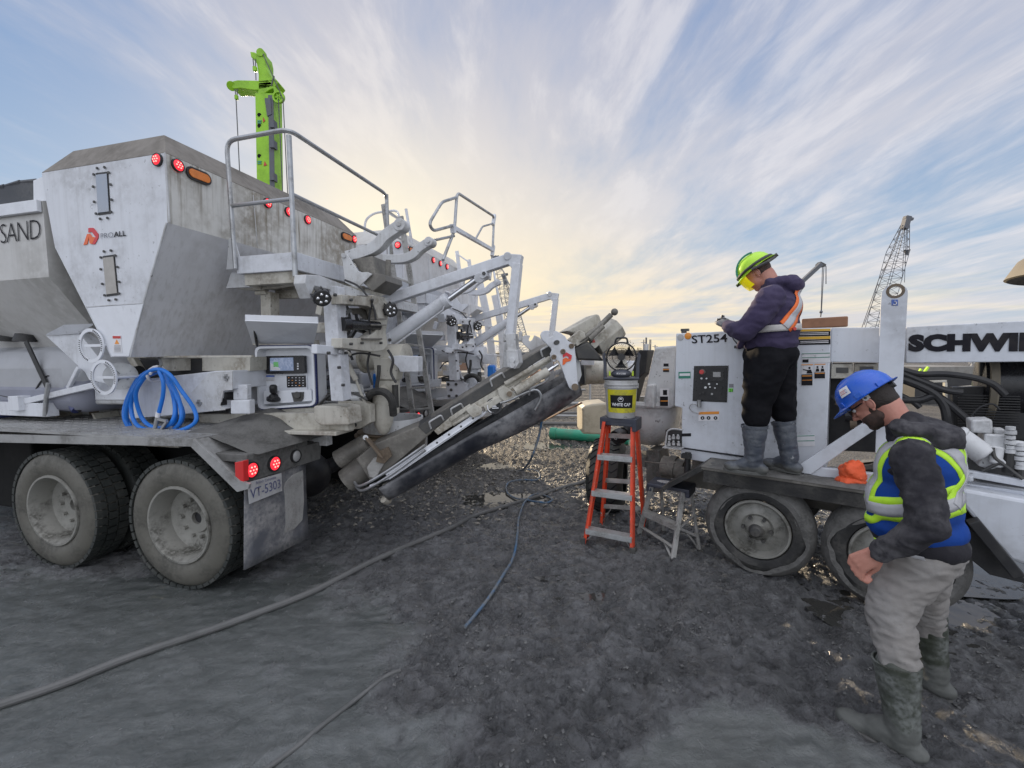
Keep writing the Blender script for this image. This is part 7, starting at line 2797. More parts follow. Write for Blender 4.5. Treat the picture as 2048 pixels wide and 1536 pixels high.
m.add(vs, [(4 * i + j, 4 * i + 4 + j, 4 * i + 5 + j, 4 * i + 1 + j) for i in range(199) for j in range(3)])
o = fin('hills', m, 'far_tree')
o['kind'] = 'structure'

# ---- drilling mast (lime green)
def mast():
    Y = 26.0
    base = WP(522, 700, Y)
    R = thing('piling_rig', 'lime green piling rig mast rising behind the nearest truck', 'piling rig', V((base.x, Y, 0)))
    def w(x, y, d=0): return WP(x, y, Y + d)
    m = MB()
    m.prism([w(510, 186), w(546, 186), w(549, 400), (base + V((.8, 0, -.0))), (base + V((-.4, 0, 0))), w(514, 400)], YV * 1.0)
    fin('mast', m, 'crane_green', R, smooth=False, bevel=.03)
    m = MB()
    m.prism([w(536, 190, -.06), w(546, 190, -.06), w(549, 400, -.06), w(540, 400, -.06)], YV * .05)
    for y in (250, 290, 355):
        m.box(w(547, y), XV * .12, YV * .2, UP * .22)
    m.prism([w(529, 196, -.1), w(541, 196, -.1), w(543, 228, -.1), w(534, 232, -.1)], YV * .1)
    fin('guide_rail', m, 'crane_grey', R, smooth=False)
    m = MB()
    for y in (230, 252, 312):
        m.cyl(w(519, y, -.03), w(519, y, .0), .11, n=14)
    fin('hole', m, 'ink', R)
    m = MB()
    for y in (242, 246, 323, 327):
        m.box(w(519, y, -.02), XV * .11, YV * .02, UP * .035)
    fin('marking', m, 'pipe_green', R, smooth=False)
    m = MB()
    m.prism([w(526, 234, -.03), w(530, 241, -.03), w(526, 245, -.03)], YV * .02)
    m.prism([w(529, 322, -.03), w(534, 330, -.03), w(527, 332, -.03)], YV * .02)
    fin('warning_mark', m, 'sticker_red', R, smooth=False)
    m = MB()
    m.prism([w(516, 188), w(517, 150), (w(512, 118)), w(514, 106), w(520, 101), w(527, 104), w(530, 118), w(530, 130), w(545, 160), w(548, 176), w(538, 180), w(530, 186)], YV * .9)
    m.prism([w(500, 103), w(508, 104), w(516, 108), w(512, 119), w(502, 114)], YV * .6)
    fin('mast_head', m, 'crane_green', R, smooth=False, bevel=.03)
    m = MB()
    m.prism([w(462, 168), w(466, 162), (w(475, 160)), w(520, 161), w(552, 158), w(557, 165), w(550, 173), w(530, 177), w(512, 180), w(480, 176), w(465, 177)], YV * .8)
    m.cyl(w(463, 172, -.02), w(463, 172, .8), .25, n=16)
    m.prism([w(545, 170), w(549, 172), w(562, 188), w(560, 200), w(550, 196)], YV * .4)
    fin('cross_arm', m, 'crane_green', R, smooth=False, bevel=.03)
    m = MB()
    c_ = w(556, 193, -.1)
    m.lathe(c_, YV, [(0, .24), (0, .34), (.15, .34), (.15, .24), (0, .24)], n=24)
    for k in range(6):
        a = k * math.pi / 3
        d = XV * math.cos(a) + UP * math.sin(a)
        m.bar(c_ + YV * .07, c_ + YV * .07 + d * .28, .05, .05)
    m.lathe(w(520, 104, -.05), YV, [(0, .0), (0, .22), (.3, .22)], n=20)
    fin('sheave', m, 'crane_green', R)
    m = MB()
    for pts in (((470, 178), (472, 195), (482, 400)), ((475, 178), (474, 192)), ((506, 118), (508, 135)), ((511, 118), (512, 160)), ((557, 200), (567, 420)), ((566, 196), (577, 420)), ((526, 108), (567, 200))):
        m.tube([w(x, y, -.1) for x, y in pts], .028, 5)
    m.bar(w(548, 152), w(543, 172), .06, .06)
    cb = fin('cable', m, 'cable', R)
    m = MB()
    m.box(w(473, 195, -.1), XV * .08, YV * .08, UP * .12)
    m.box(w(510, 138, -.1), XV * .1, YV * .08, UP * .12)
    fin('hook_block', m, 'crane_green', R, smooth=False, bevel=.02)
    body = MB()
    body.cuboid(lambda a, b, c: V((base.x + a, Y + b, c)), (-2.5, 1, .2), (2.5, 6, 3.0))
    fin('rig_body', body, 'crane_green', R, smooth=False, bevel=.05)


mast()


def lattice(name, label, base, tip, wid, mat, n, cables=(), group=None, head=True, thick=.07):
    R = thing(name, label, 'crane', V((base.x, base.y, 0)), group)
    d = (tip - base).normalized()
    sx = d.cross(YV).normalized()
    sy = d.cross(sx).normalized()
    m = MB()
    L = (tip - base).length
    def wd(f): return wid * min(1, .35 + 3 * (1 - f)) * min(1, .5 + 4 * f) / 2
    cs = []
    for i in range(n + 1):
        f = i / n
        c = base.lerp(tip, f)
        w_ = wd(f)
        cs.append([c + sx * w_ + sy * w_, c - sx * w_ + sy * w_, c - sx * w_ - sy * w_, c + sx * w_ - sy * w_])
    for i in range(n):
        for j in range(4):
            m.tube([cs[i][j], cs[i + 1][j]], thick * .5, 4, cap=False)
            if (i + j) % 2:
                m.tube([cs[i][j], cs[i + 1][(j + 1) % 4]], thick * .3, 4, cap=False)
            else:
                m.tube([cs[i][(j + 1) % 4], cs[i + 1][j]], thick * .3, 4, cap=False)
    fin('lattice_boom', m, mat, R, smooth=False)
    m = MB()
    hh = 3.2 if base.y < 80 else 1.7
    m.cuboid(lambda a, b, c: V((base.x + a, base.y + b, c)), (-2.2, -1.5, .9), (1.6, 1.5, hh))
    m.cuboid(lambda a, b, c: V((base.x + a, base.y + b, c)), (-2.6, -2.0, 0), (2.4, -1.2, .9))
    m.cuboid(lambda a, b, c: V((base.x + a, base.y + b, c)), (-2.6, 1.2, 0), (2.4, 2.0, .9))
    fin('crawler_base', m, 'crane_grey', R, smooth=False, bevel=.04)
    if head:
        m = MB()
        m.box(tip + d * wid * .1, sx * wid * .2, sy * wid * .2, d * wid * .5)
        m.box(tip + d * wid * .45 - sx * wid * .1, sx * wid * .32, sy * wid * .15, d * wid * .10)
        fin('boom_head', m, 'crane_grey', R, smooth=False, bevel=.03)
    if cables:
        m = MB()
        for pts, r_ in cables:
            m.tube(pts, r_, 4)
        fin('cable', m, 'cable', R)
    return R


Y = 70.0
b_, t_ = WP(1752, 660, Y), WP(1811, 448, Y)
b_ = b_ + (b_ - t_) * .22
b_.z = max(b_.z, 1)
R = lattice('lattice_crane', 'tall grey lattice boom crane rising behind the lifting lug of the pump', b_, t_, 2.0, 'crane_grey', 34,
            cables=[([WP(1805, 450, Y), WP(1788, 500, Y + 1), WP(1757, 560, Y + 1), WP(1722, 660, Y + 1)], .06), ([WP(1800, 460, Y), WP(1762, 560, Y + 1), WP(1728, 650, Y + 1)], .05),
                    ([WP(1815, 455, Y), WP(1814, 502, Y)], .05), ([WP(1810, 458, Y), WP(1804, 560, Y)], .05), ([WP(1813, 458, Y), WP(1809, 565, Y)], .05)], thick=.10)
fin('hook_block', MB().cyl(WP(1814, 500, Y), WP(1814, 510, Y), .45, .2, n=10), 'crane_grey', R)
Y = 45.0
R = thing('telescopic_crane', 'dark telescopic crane boom pointing up behind the man in the plum hoodie', 'crane', V((WP(1560, 700, Y).x, Y, 0)))
bq = WP(1478, 680, Y)
m = MB().bar(bq, WP(1642, 528, Y), .45, .38)
fin('boom', m, 'crane_grey', R, smooth=False, bevel=.03)
m = MB()
m.cuboid(lambda a, b, c: V((bq.x + a, Y + b, c)), (-3.5, -1.2, .9), (3.0, 1.2, 1.7))
m.cuboid(lambda a, b, c: V((bq.x + a, Y + b, c)), (-1.2, -1.0, 1.7), (1.2, 1.0, max(2.4, bq.z)))
for k in range(4):
    m.cyl(V((bq.x - 2.8 + k * 1.7, Y - 1.3, .55)), V((bq.x - 2.8 + k * 1.7, Y + 1.3, .55)), .55, n=16)
fin('carrier', m, 'crane_grey', R, smooth=False, bevel=.04)
m = MB().prism([WP(x, y, Y) for x, y in [(1637, 528), (1642, 523), (1650, 527), (1653, 529), (1651, 533), (1640, 535)]], YV * .5)
fin('boom_head', m, 'dark_steel', R, smooth=False)
m = MB()
m.tube([WP(1645, 533, Y), WP(1642, 624, Y)], .04, 4)
m.tube([WP(1648, 533, Y), WP(1643, 624, Y)], .04, 4)
m.tube([WP(1652, 532, Y), WP(1652, 568, Y)], .05, 4)
fin('cable', m, 'cable', R)
m = MB()
m.ball(WP(1642, 624, Y), .16, seg=8, rings=6)
m.cyl(WP(1642, 627, Y), WP(1641, 634, Y), .06, n=6)
fin('hook', m, 'crane_grey', R)
Y = 90.0
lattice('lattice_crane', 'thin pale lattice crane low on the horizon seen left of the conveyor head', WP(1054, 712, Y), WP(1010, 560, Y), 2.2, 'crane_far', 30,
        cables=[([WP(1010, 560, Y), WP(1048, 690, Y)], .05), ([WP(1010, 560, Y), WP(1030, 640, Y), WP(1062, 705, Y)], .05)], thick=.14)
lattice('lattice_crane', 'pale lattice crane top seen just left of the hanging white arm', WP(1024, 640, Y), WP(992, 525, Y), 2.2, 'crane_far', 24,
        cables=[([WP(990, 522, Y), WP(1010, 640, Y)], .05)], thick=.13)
# slender masts on the horizon
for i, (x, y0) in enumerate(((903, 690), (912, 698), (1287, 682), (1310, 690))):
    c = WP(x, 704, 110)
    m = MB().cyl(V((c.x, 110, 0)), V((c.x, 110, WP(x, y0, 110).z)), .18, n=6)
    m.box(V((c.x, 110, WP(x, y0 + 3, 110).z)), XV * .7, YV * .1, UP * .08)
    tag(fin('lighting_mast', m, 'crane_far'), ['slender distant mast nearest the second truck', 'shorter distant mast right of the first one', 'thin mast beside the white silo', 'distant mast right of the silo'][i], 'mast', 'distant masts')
# excavator parts in lime behind the pump
Y = 12
R = thing('lime_machine', 'lime yellow machine parts glimpsed below the lettered boom', 'machine', V((WP(1820, 790, Y).x, Y, 0)))
m = MB()
m.bar(WP(1836, 748, Y), WP(1842, 738, Y), .05, .05)
m.bar(WP(1846, 748, Y), WP(1856, 734, Y), .05, .05)
m.bar(WP(1834, 747, Y), WP(1850, 748, Y), .05, .05)
fin('grab_rail', m, 'lime', R, smooth=False)
m = MB().prism([WP(x, y, 9) for x, y in [(1790, 765), (1806, 790), (1812, 798), (1824, 795), (1822, 806), (1800, 808), (1785, 800)]], YV * .3)
fin('panel', m, 'lime', R, smooth=False, bevel=.02)
m = MB()
m.bar(WP(1916, 776, 9), WP(1955, 773, 9), .06, .06)
m.bar(WP(1912, 800, 9), WP(1908, 870, 9), .12, .1)
m.bar(WP(1890, 765, 9), WP(1891, 860, 9), .05, .05)
m.bar(WP(1830, 764, 9), WP(1892, 762, 9), .04, .04)
tag(fin('gantry', m, 'cream', smooth=False), 'pale steel gantry standing behind the pump radiator', 'gantry')
# scrap: white scaffold at the horizon right
m = MB()
for i in range(7):
    x = 1940 + i * 8
    m.bar(WP(x, 738, 40), WP(x + 5, 724, 40), .08, .08)
m.bar(WP(1938, 726, 40), WP(1992, 724, 40), .08, .08)
tag(fin('scaffold', m, 'crane_far', smooth=False), 'pale scaffold frame on the skyline left of the air cleaner', 'scaffold')
m = MB().prism([WP(x, y, 39) for x, y in [(1925, 740), (1950, 733), (1990, 738), (2000, 752), (1935, 748)]], YV * 3)
tag(fin('spoil_heap', m, 'tan', smooth=False, bevel=.3), 'small tan heap of spoil beneath the scaffold on the skyline', 'spoil heap')
# ================================================================ people
def ribbon(name, guides, width, bvh, off, mat, parent, across=4, closed=False, res=14, taper=None):
    g = spline(guides, res, closed)
    # snap the centre line, then smooth it
    cen = []
    for p in g:
        l, n_, i_, d_ = bvh.find_nearest(p)
        cen.append((l, n_))
    k = len(cen)
    pos = [c[0] for c in cen]
    nor = [c[1] for c in cen]
    for _ in range(4):
        np_, nn = [], []
        for i in range(k):
            a, b = (i - 1) % k if closed else max(i - 1, 0), (i + 1) % k if closed else min(i + 1, k - 1)
            np_.append((pos[a] + pos[i] * 2 + pos[b]) / 4)
            nn.append((nor[a] + nor[i] * 2 + nor[b]).normalized())
        pos, nor = np_, nn
    vs = []
    for i in range(k):
        a, b = (i - 1) % k if closed else max(i - 1, 0), (i + 1) % k if closed else min(i + 1, k - 1)
        t = (pos[b] - pos[a]).normalized()
        bi = nor[i].cross(t).normalized()
        for j in range(across + 1):
            w_ = (j / across - .5) * width
            q = pos[i] + bi * w_ + nor[i] * .03
            h = bvh.ray_cast(q + nor[i] * .03, -nor[i], .12)
            if h[0] is not None:
                l, n2 = h[0], h[1]
                if n2.dot(nor[i]) < 0:
                    n2 = -n2
            else:
                l, n2, _i, _d = bvh.find_nearest(q)
            vs.append(l + (n2 + nor[i]).normalized() * off)
    A = across + 1
    fs = [((i * A + j), (i * A + j + 1), (((i + 1) % k) * A + j + 1), (((i + 1) % k) * A + j)) for i in range(k if closed else k - 1) for j in range(across)]
    o = fin(name, MB().add(vs, fs), mat, parent, recalc=False)
    s = o.modifiers.new('t', 'SOLIDIFY')
    s.thickness = .003
    s.offset = 1
    return o


def frame_fn(O, f):
    f = V(f).normalized()
    l = V((-f.y, f.x, 0))
    return (lambda a, b, c: V(O) + f * a + l * b + UP * c), f, l


def hard_hat(name, c, hf, hl, hu, mat, parent, L=.135, W=.112, H=.135, visor=.045, back=.02):
    """c: centre of the rim"""
    vs, fs = [], []
    n = 48
    rows = [(-.004, 1.10, 1), (.0, 1.11, 1), (.006, 1.02, .2), (.02, 1.0, 0), (.045, .975, 0), (.075, .88, 0), (.10, .73, 0), (.12, .52, 0), (.131, .28, 0), (.135, .0, 0)]
    for (h, s, vz) in rows:
        for i in range(n):
            a = 2 * math.pi * i / n
            ca, sa = math.cos(a), math.sin(a)
            ex = 0
            if vz:
                ex = (visor * max(0, ca) ** 1.5 + back * max(0, -ca) ** 2) * vz
            rdg = .004 if (abs(sa) < .18 and .03 < h < .134) else 0
            p = c + hf * (ca * (L * s + ex)) + hl * (sa * W * s) + hu * (h / .135 * H + rdg - (.012 * max(0, ca) * vz) + (.010 * max(0, -ca) * vz))
            vs.append(p)
    R_ = len(rows)
    for r in range(R_ - 1):
        for i in range(n):
            fs.append((r * n + i, r * n + (i + 1) % n, (r + 1) * n + (i + 1) % n, (r + 1) * n + i))
    o = fin(name, MB().add(vs, fs), mat, parent, angle=50)
    s = o.modifiers.new('t', 'SOLIDIFY')
    s.thickness = .0035
    s.offset = -1
    return o


def head_parts(m, c, hf, hl, hu, nose=1.0):
    ax = (hf, hl, hu)
    m.ball(c + hu * .025 - hf * .008, (.098, .077, .098), ax, 24, 16)
    m.ball(c + hf * .028 - hu * .045, (.064, .060, .078), ax, 20, 14)
    m.ball(c + hf * .062 - hu * .098, (.026, .030, .022), ax, 14, 10)       # chin
    m.ball(c + hf * .072 + hu * .028, (.022, .050, .014), ax, 14, 10)       # brow
    m.ball(c + hf * .072 - hu * .018 + hl * .030, (.018, .018, .014), ax, 10, 8)  # cheeks
    m.ball(c + hf * .072 - hu * .018 - hl * .030, (.018, .018, .014), ax, 10, 8)
    m.limb([c + hf * .088 + hu * .014, c + hf * .104 - hu * .012, c + hf * .112 - hu * .032], [.009, .010, .012 * nose], 10)
    m.ball(c + hf * .098 - hu * .036 + hl * .011, (.010, .008, .008), ax, 10, 8)
    m.ball(c + hf * .098 - hu * .036 - hl * .011, (.010, .008, .008), ax, 10, 8)
    m.ball(c + hf * .084 - hu * .060, (.012, .024, .006), ax, 12, 8)
    m.ball(c + hf * .080 - hu * .071, (.011, .021, .006), ax, 12, 8)
    m.limb([c + hf * .012 - hu * .078 + hl * .041, c + hf * .05 - hu * .098 + hl * .02], [.018, .018], 10)
    m.limb([c + hf * .012 - hu * .078 - hl * .041, c + hf * .05 - hu * .098 - hl * .02], [.018, .018], 10)


def ear(c, hf, hl, hu, side, parent):
    m = MB()
    b = c - hf * .004 - hu * .010 + hl * side * .076
    m.ball(b + hu * .004, (.017, .008, .030), ((hf * .95 - hl * side * .2).normalized(), hl * side, hu), 16, 12)
    m.tube([b + hl * side * .008 + (hf * math.cos(a) * -.017 + hu * (math.sin(a) * .028 + .006)) for a in [i * .35 - 1.3 for i in range(12)]], .0042, 6)
    m.ball(b - hu * .026 + hf * .004, .007, seg=8, rings=6)
    return fin('ear', m, 'skin', parent)


def hand(m, wr, kn, curl_dir, back, thumb_side, size=1.0, curl=1.0):
    """fist-like relaxed hand. wr wrist, kn centre of knuckle row, curl_dir where the fingers bend to, back = back-of-hand normal"""
    d = (kn - wr).normalized()
    side = d.cross(back).normalized() * thumb_side
    L = (kn - wr).length
    for k in range(4):
        o = (1.5 - k) * .0205 * size
        m.limb([wr + side * o * .7, kn + side * o + back * (.003 if k in (1, 2) else 0)], [.0165 * size, .0135 * size], 10)
    m.ball((wr + kn) / 2 + d * .005, (L * .5, .036 * size, .017 * size), (d, side, back), 16, 12)
    # fingers: index first
    ln = (.042, .046, .043, .034)
    for k in range(4):
        o = (1.5 - k) * .0215 * size
        a = kn + side * o
        fd = (d * (.55 - .05 * k) + curl_dir * .8 - side * .04 * (k - 1.5)).normalized()
        b = a + fd * ln[k] * size
        fe = (curl_dir * .75 - d * .55 - back * .3 * curl).normalized()
        c_ = b + fe * ln[k] * .66 * size
        fg = (-d * .8 - back * .35 + curl_dir * -.2).normalized()
        e = c_ + fg * ln[k] * .48 * size
        m.limb([a, b, c_, e], [.0112 * size, .0098 * size, .0088 * size, .0078 * size], 10)
    # thumb
    t0 = wr + d * L * .22 + side * .030 * size - back * .008
    t1 = t0 + (d * .75 + side * .45 - back * .35).normalized() * .040 * size
    t2 = t1 + (d * .85 - side * .1 + curl_dir * .35 - back * .25).normalized() * .032 * size
    t3 = t2 + (d * .4 - side * .35 + curl_dir * .7).normalized() * .024 * size
    m.limb([t0, t1, t2, t3], [.0155 * size, .0125 * size, .0112 * size, .0092 * size], 10)


def folds(seed, amp, sc, dirv=(1, 1, 3), lo=None):
    def fn(co, n_):
        q = V((co.x * dirv[0], co.y * dirv[1], co.z * dirv[2])) * sc + V((seed, seed * 2, 0))
        a = noise.noise(q) + .5 * noise.noise(q * 2.3)
        a = (1 - abs(a) * 2.0)
        return co + n_ * amp * a
    return fn


def boot(name, top, ank, heel, toe, r_top, r_ank, mat, parent, flat=UP):
    m = MB()
    d = (toe - heel)
    d.z = 0
    L = d.length
    d.normalize()
    sd = UP.cross(d)
    m.limb([top, top.lerp(ank, .5), ank], [r_top, (r_top + r_ank) * .48, r_ank], 24)
    m.limb([ank, V((ank.x, ank.y, heel.z + .05))], [r_ank, r_ank * .85], 20)
    m.ball(heel + d * .035 + UP * .035, (.055, .042, .045), (d, sd, UP), 20, 12)
    m.ball(heel.lerp(toe, .45) + UP * .045, (L * .36, .042, .048), (d, sd, UP), 20, 12)
    m.ball(toe - d * .062 + UP * .030, (.068, .047, .040), (d, sd, UP), 20, 12)
    m.limb([ank + d * .01 - UP * .02, heel.lerp(toe, .55) + UP * .055], [r_ank * .8, .045], 16)
    o, bv = organic(name, m, mat, parent, voxel=.008, smooth=5, fn=folds(top.x * 7, .0035, 9, (1, 1, 2.5)))
    # sole
    s = MB()
    vs = []
    n = 30
    out = []
    for i in range(n):
        a = 2 * math.pi * i / n
        f_ = math.cos(a)
        w_ = .046 - .008 * max(0, -f_) - .006 * (1 - abs(f_ - .4))
        out.append(heel.lerp(toe, .5) + d * (f_ * (L * .5 + .008)) + sd * math.sin(a) * (w_ + .004))
    z0 = min(heel.z, toe.z) - .012
    s.prism([V((p.x, p.y, z0)) for p in out], UP * .026)
    fin('sole', s, 'mud' if mat == 'boot_green' else 'boot_blue', o, smooth=False, bevel=.004)
    # rim
    ax = (top - ank).normalized()
    rm = MB().lathe(top + ax * .035, ax, [(-.012, r_top * 1.0), (-.012, r_top * 1.06), (.012, r_top * 1.08), (.012, r_top * .98), (-.02, r_top * .90)], n=30)
    fin('cuff', rm, mat, o)
    return o


# ---------------------------------------------------------------- worker in the blue vest
def worker_blue():
    B, f, l = frame_fn((1.90, 2.06, 0), (-.62, .785, 0))
    R = thing('person', 'man in blue hard hat and striped blue vest walking through the mud, looking down', 'person', B(-.08, 0, 0), 'workers')
    th = rad(40)
    hu = f * math.sin(th) + UP * math.cos(th)
    hf = f * math.cos(th) - UP * math.sin(th)
    c = B(.128, 0, 1.572)
    # continuous body: head, neck, torso, arms, hands and legs
    m = MB()
    head_parts(m, c, hf, l, hu)
    m.limb([c - hf * .040 - hu * .045, B(.012, 0, 1.47), B(-.05, 0, 1.38)], [.060, .055, .07], 18)
    m.limb([B(-.05, 0, 1.32), B(-.06, 0, 1.15), B(-.06, 0, .95)], [.11, .11, .11], 18)
    for s in (1, -1):
        m.limb([B(-.06, .10 * s, 1.33), B(-.06, .17 * s, 1.34)], [.06, .05], 12)
    m.limb([B(-.06, .17, 1.34), B(-.13, .25, 1.07), B(.035, .26, .895)], [.048, .040, .029], 14)
    m.limb([B(-.05, -.17, 1.34), B(-.12, -.26, 1.08), B(.06, -.24, .92)], [.048, .040, .029], 14)
    m.limb([B(-.08, .08, .88), B(-.02, .19, .60), B(-.085, .26, .12)], [.075, .05, .04], 14)
    m.limb([B(-.08, -.08, .88), B(-.085, -.20, .61), B(-.09, -.29, .40), B(-.12, -.32, .12)], [.07, .04, .035, .035], 14)
    wr = B(.030, .262, .893)
    kn = B(.098, .266, .826)
    hand(m, wr, kn, (-UP * .9 + f * -.15).normalized(), l, -1, size=1.06)
    wr2 = B(.065, -.24, .91)
    hand(m, wr2, wr2 + (f * .6 - UP * .75).normalized() * .08, -UP, -l, 1)
    body, bb = organic('body', m, 'skin', R, voxel=.0055, smooth=5)
    for s in (1, -1):
        ear(c, hf, l, hu, s, body)
    # eyes and brows
    m = MB()
    for s in (1, -1):
        m.ball(c + hf * .078 + hu * .006 + l * s * .031, .0125, seg=14, rings=10)
    fin('eye', m, 'sticker_white', body)
    m = MB()
    for s in (1, -1):
        m.tube([c + hf * .090 + hu * .026 + l * s * .012, c + hf * .092 + hu * .031 + l * s * .03, c + hf * .078 + hu * .026 + l * s * .05], .004, 6)
    fin('eyebrow', m, 'hair', body)
    fin('mouth', MB().ball(c + hf * .0905 - hu * .066, (.007, .021, .0035), (hf, l, hu), 12, 8), 'lips', body)
    # beard shell
    m = MB()
    m.ball(c + hf * .030 - hu * .062, (.0625, .0625, .062), (hf, l, hu), 20, 14)
    m.ball(c + hf * .064 - hu * .100, (.028, .034, .024), (hf, l, hu), 14, 10)
    m.ball(c + hf * .008 - hu * .030, (.030, .0735, .032), (hf, l, hu), 14, 10)
    for s in (1, -1):
        m.limb([c + hf * .005 - hu * .070 + l * s * .040, c + hf * .05 - hu * .095 + l * s * .02], [.026, .024], 10)
    organic('beard', m, 'beard', body, voxel=.006, smooth=2)
    # hair on the back and sides
    m = MB()
    m.ball(c - hf * .022 + hu * .022, (.090, .0805, .092), (hf, l, hu), 24, 16)
    m.ball(c - hf * .050 - hu * .022, (.055, .066, .050), (hf, l, hu), 20, 12)
    organic('hair', m, 'hair', body, voxel=.007, smooth=2)
    # safety glasses
    m = MB()
    m.tube([c + hf * .02 + hu * .014 + l * .080, c + hf * .075 + hu * .010 + l * .068, c + hf * .102 + hu * .006 + l * .045], .0035, 6)
    m.tube([c + hf * .02 + hu * .014 - l * .080, c + hf * .075 + hu * .010 - l * .068, c + hf * .102 + hu * .006 - l * .045], .0035, 6)
    m.prism([c + hf * (.112 - abs(y) * .25) + l * y + hu * z for y, z in ((-.055, .016), (-.02, .019), (.02, .019), (.055, .016), (.05, -.018), (.015, -.014), (-.015, -.014), (-.05, -.018))], hf * .003)
    fin('safety_glasses', m, 'gloss_black', body, smooth=False)
    # hard hat
    base = B(.148, 0, 1.600)
    hat = hard_hat('hard_hat', base, hf, l, hu, 'hat_blue', R, L=.130, W=.106, H=.128, back=.006)
    m = MB()
    for a in (.75, 1.55, 2.35):
        d = hf * math.cos(a) * .134 + l * math.sin(a) * .111
        n_ = (hf * math.cos(a) / .134 + l * math.sin(a) / .111).normalized()
        m.box(base + d + hu * .016, n_ * .004, n_.cross(hu) * .017, hu * .013)
    fin('slot_boss', m, 'hat_blue', hat, smooth=False, bevel=.003)
    # sticker curved to the shell
    bvh_h = None
    m = MB()
    vs = []
    for i in range(7):
        for j in range(5):
            a = 1.02 + .42 * i / 6
            h = .043 + .044 * j / 4
            s_ = {0: .985, 1: .965, 2: .935, 3: .885, 4: .83}[j]
            vs.append(base + hf * math.cos(a) * .136 * s_ + l * math.sin(a) * .1125 * s_ + hu * (h * .95 + .004))
    m.add(vs, [(i * 5 + j, (i + 1) * 5 + j, (i + 1) * 5 + j + 1, i * 5 + j + 1) for i in range(6) for j in range(4)])
    st = fin('sticker', m, 'sticker_white', hat)
    m = MB()
    for k in range(4):
        a = 1.10 + .075 * k
        for (h0, h1, w_) in ((.055, .057, .028), (.071, .073, .028)):
            m.mat(0 if k < 2 else (0 if k == 2 else 1))
            q = []
            for (aa, hh) in ((a - w_, h0), (a + w_, h0), (a + w_, h1), (a - w_, h1)):
                s_ = .95 if hh < .06 else .905
                q.append(base + hf * math.cos(aa) * .139 * s_ + l * math.sin(aa) * .1155 * s_ + hu * (hh * .95 + .004))
            m.prism(q, l * .0005)
        for aa in (a - .028, a + .022):
            q = []
            for (x_, hh) in ((aa, .055), (aa + .006, .055), (aa + .006, .073), (aa, .073)):
                s_ = .95 if hh < .06 else .905
                q.append(base + hf * math.cos(x_) * .139 * s_ + l * math.sin(x_) * .1155 * s_ + hu * (hh * .95 + .004))
            m.prism(q, l * .0005)
    fin('lettering', m, ['sticker_red', 'sticker_blue'], st, smooth=False)
    # suspension strap with round button and ratchet knob at the nape
    m = MB()
    p = c - hf * .010 + hu * .026 + l * .083
    q = c - hf * .098 + hu * .020 + l * .030
    m.mat(0).cyl(p, p + l * .006, .014, n=20)
    m.mat(0).bar(p + l * .003, p.lerp(q, .75) + l * .006, .004, .016, up=hu)
    m.mat(1).cyl(p + l * .006, p + l * .007, .006, n=12)
    m.mat(1).cyl(c - hf * .098 + hu * .024, c - hf * .125 + hu * .024, .016, n=12)
    m.mat(1).tube([p.lerp(q, .75) + l * .006, q, c - hf * .105 + hu * .024], .006, 6)
    fin('suspension', m, ['belt', 'dark_steel'], hat)
    # hoodie
    m = MB()
    ax = (f, l, UP)
    m.ball(B(-.055, 0, 1.27), (.135, .185, .155), ax, 28, 18)
    m.ball(B(-.045, 0, 1.08), (.150, .175, .18), ax, 28, 18)
    m.ball(B(-.05, 0, .95), (.155, .175, .10), ax, 28, 18)
    for s in (1, -1):
        m.limb([B(-.055, .08 * s, 1.365), B(-.06, .175 * s, 1.355)], [.062, .072], 16)
    m.limb([B(-.062, .185, 1.345), B(-.11, .245, 1.20), B(-.135, .275, 1.075), B(-.07, .272, 1.0), B(.015, .265, .915)], [.078, .070, .066, .057, .042], 18)
    m.limb([B(-.055, -.185, 1.345), B(-.11, -.27, 1.09), B(.045, -.245, .935)], [.080, .070, .044], 18)
    m.limb([B(-.012, 0, 1.455), B(-.04, 0, 1.40)], [.078, .10], 18)
    # hood lying behind the neck
    for k in range(9):
        a = -1.75 + 3.5 * k / 8
        m.ball(B(-.022 - .090 * math.cos(a), .094 * math.sin(a), 1.468 - .012 * math.cos(a)), (.046, .048, .044), ax, 14, 10)
    m.ball(B(-.135, 0, 1.425), (.075, .110, .062), ax, 20, 12)
    hood, hb = organic('hoodie', m, 'hoodie_grey', R, voxel=.0085, smooth=4, fn=folds(3.3, .010, 8, (1, 1, 1.8)))
    cu = MB().lathe(B(.022, .264, .905), (B(.022, .264, .905) - B(-.03, .268, .962)).normalized(), [(-.035, .045), (-.02, .043), (.01, .040), (.012, .036)], n=24)
    fin('cuff', cu, 'hoodie_grey', hood)
    dust = MB()
    # vest
    m = MB()
    m.ball(B(-.055, 0, 1.27), (.156, .180, .165), ax, 32, 20)
    m.ball(B(-.045, 0, 1.10), (.175, .190, .20), ax, 32, 20)
    m.ball(B(-.055, 0, .99), (.182, .188, .11), ax, 32, 20)
    m.limb([B(-.045, .085, 1.385), B(-.06, .125, 1.375)], [.062, .062], 16)
    m.limb([B(-.045, -.085, 1.385), B(-.06, -.125, 1.375)], [.062, .062], 16)
    m.ball(B(-.12, 0, 1.36), (.085, .11, .07), ax, 20, 12)
    fl = folds(8.1, .006, 6, (1, 1, 1.2))

    def vest_fn(co, n_):
        d = co - B(0, 0, 0)
        zz = d.z
        lat = d.dot(l)
        co = fl(co, n_)
        # cut the hem flat, let it hang
        zmin = .93 + .05 * max(0, -d.dot(f) * 2) - .06 * max(0, d.dot(f) * 3)
        if co.z < zmin:
            co = V((co.x, co.y, zmin + (co.z - zmin) * .10))
        return co
    vest, vb = organic('vest', m, 'vest_blue', R, voxel=.010, smooth=4, fn=vest_fn)

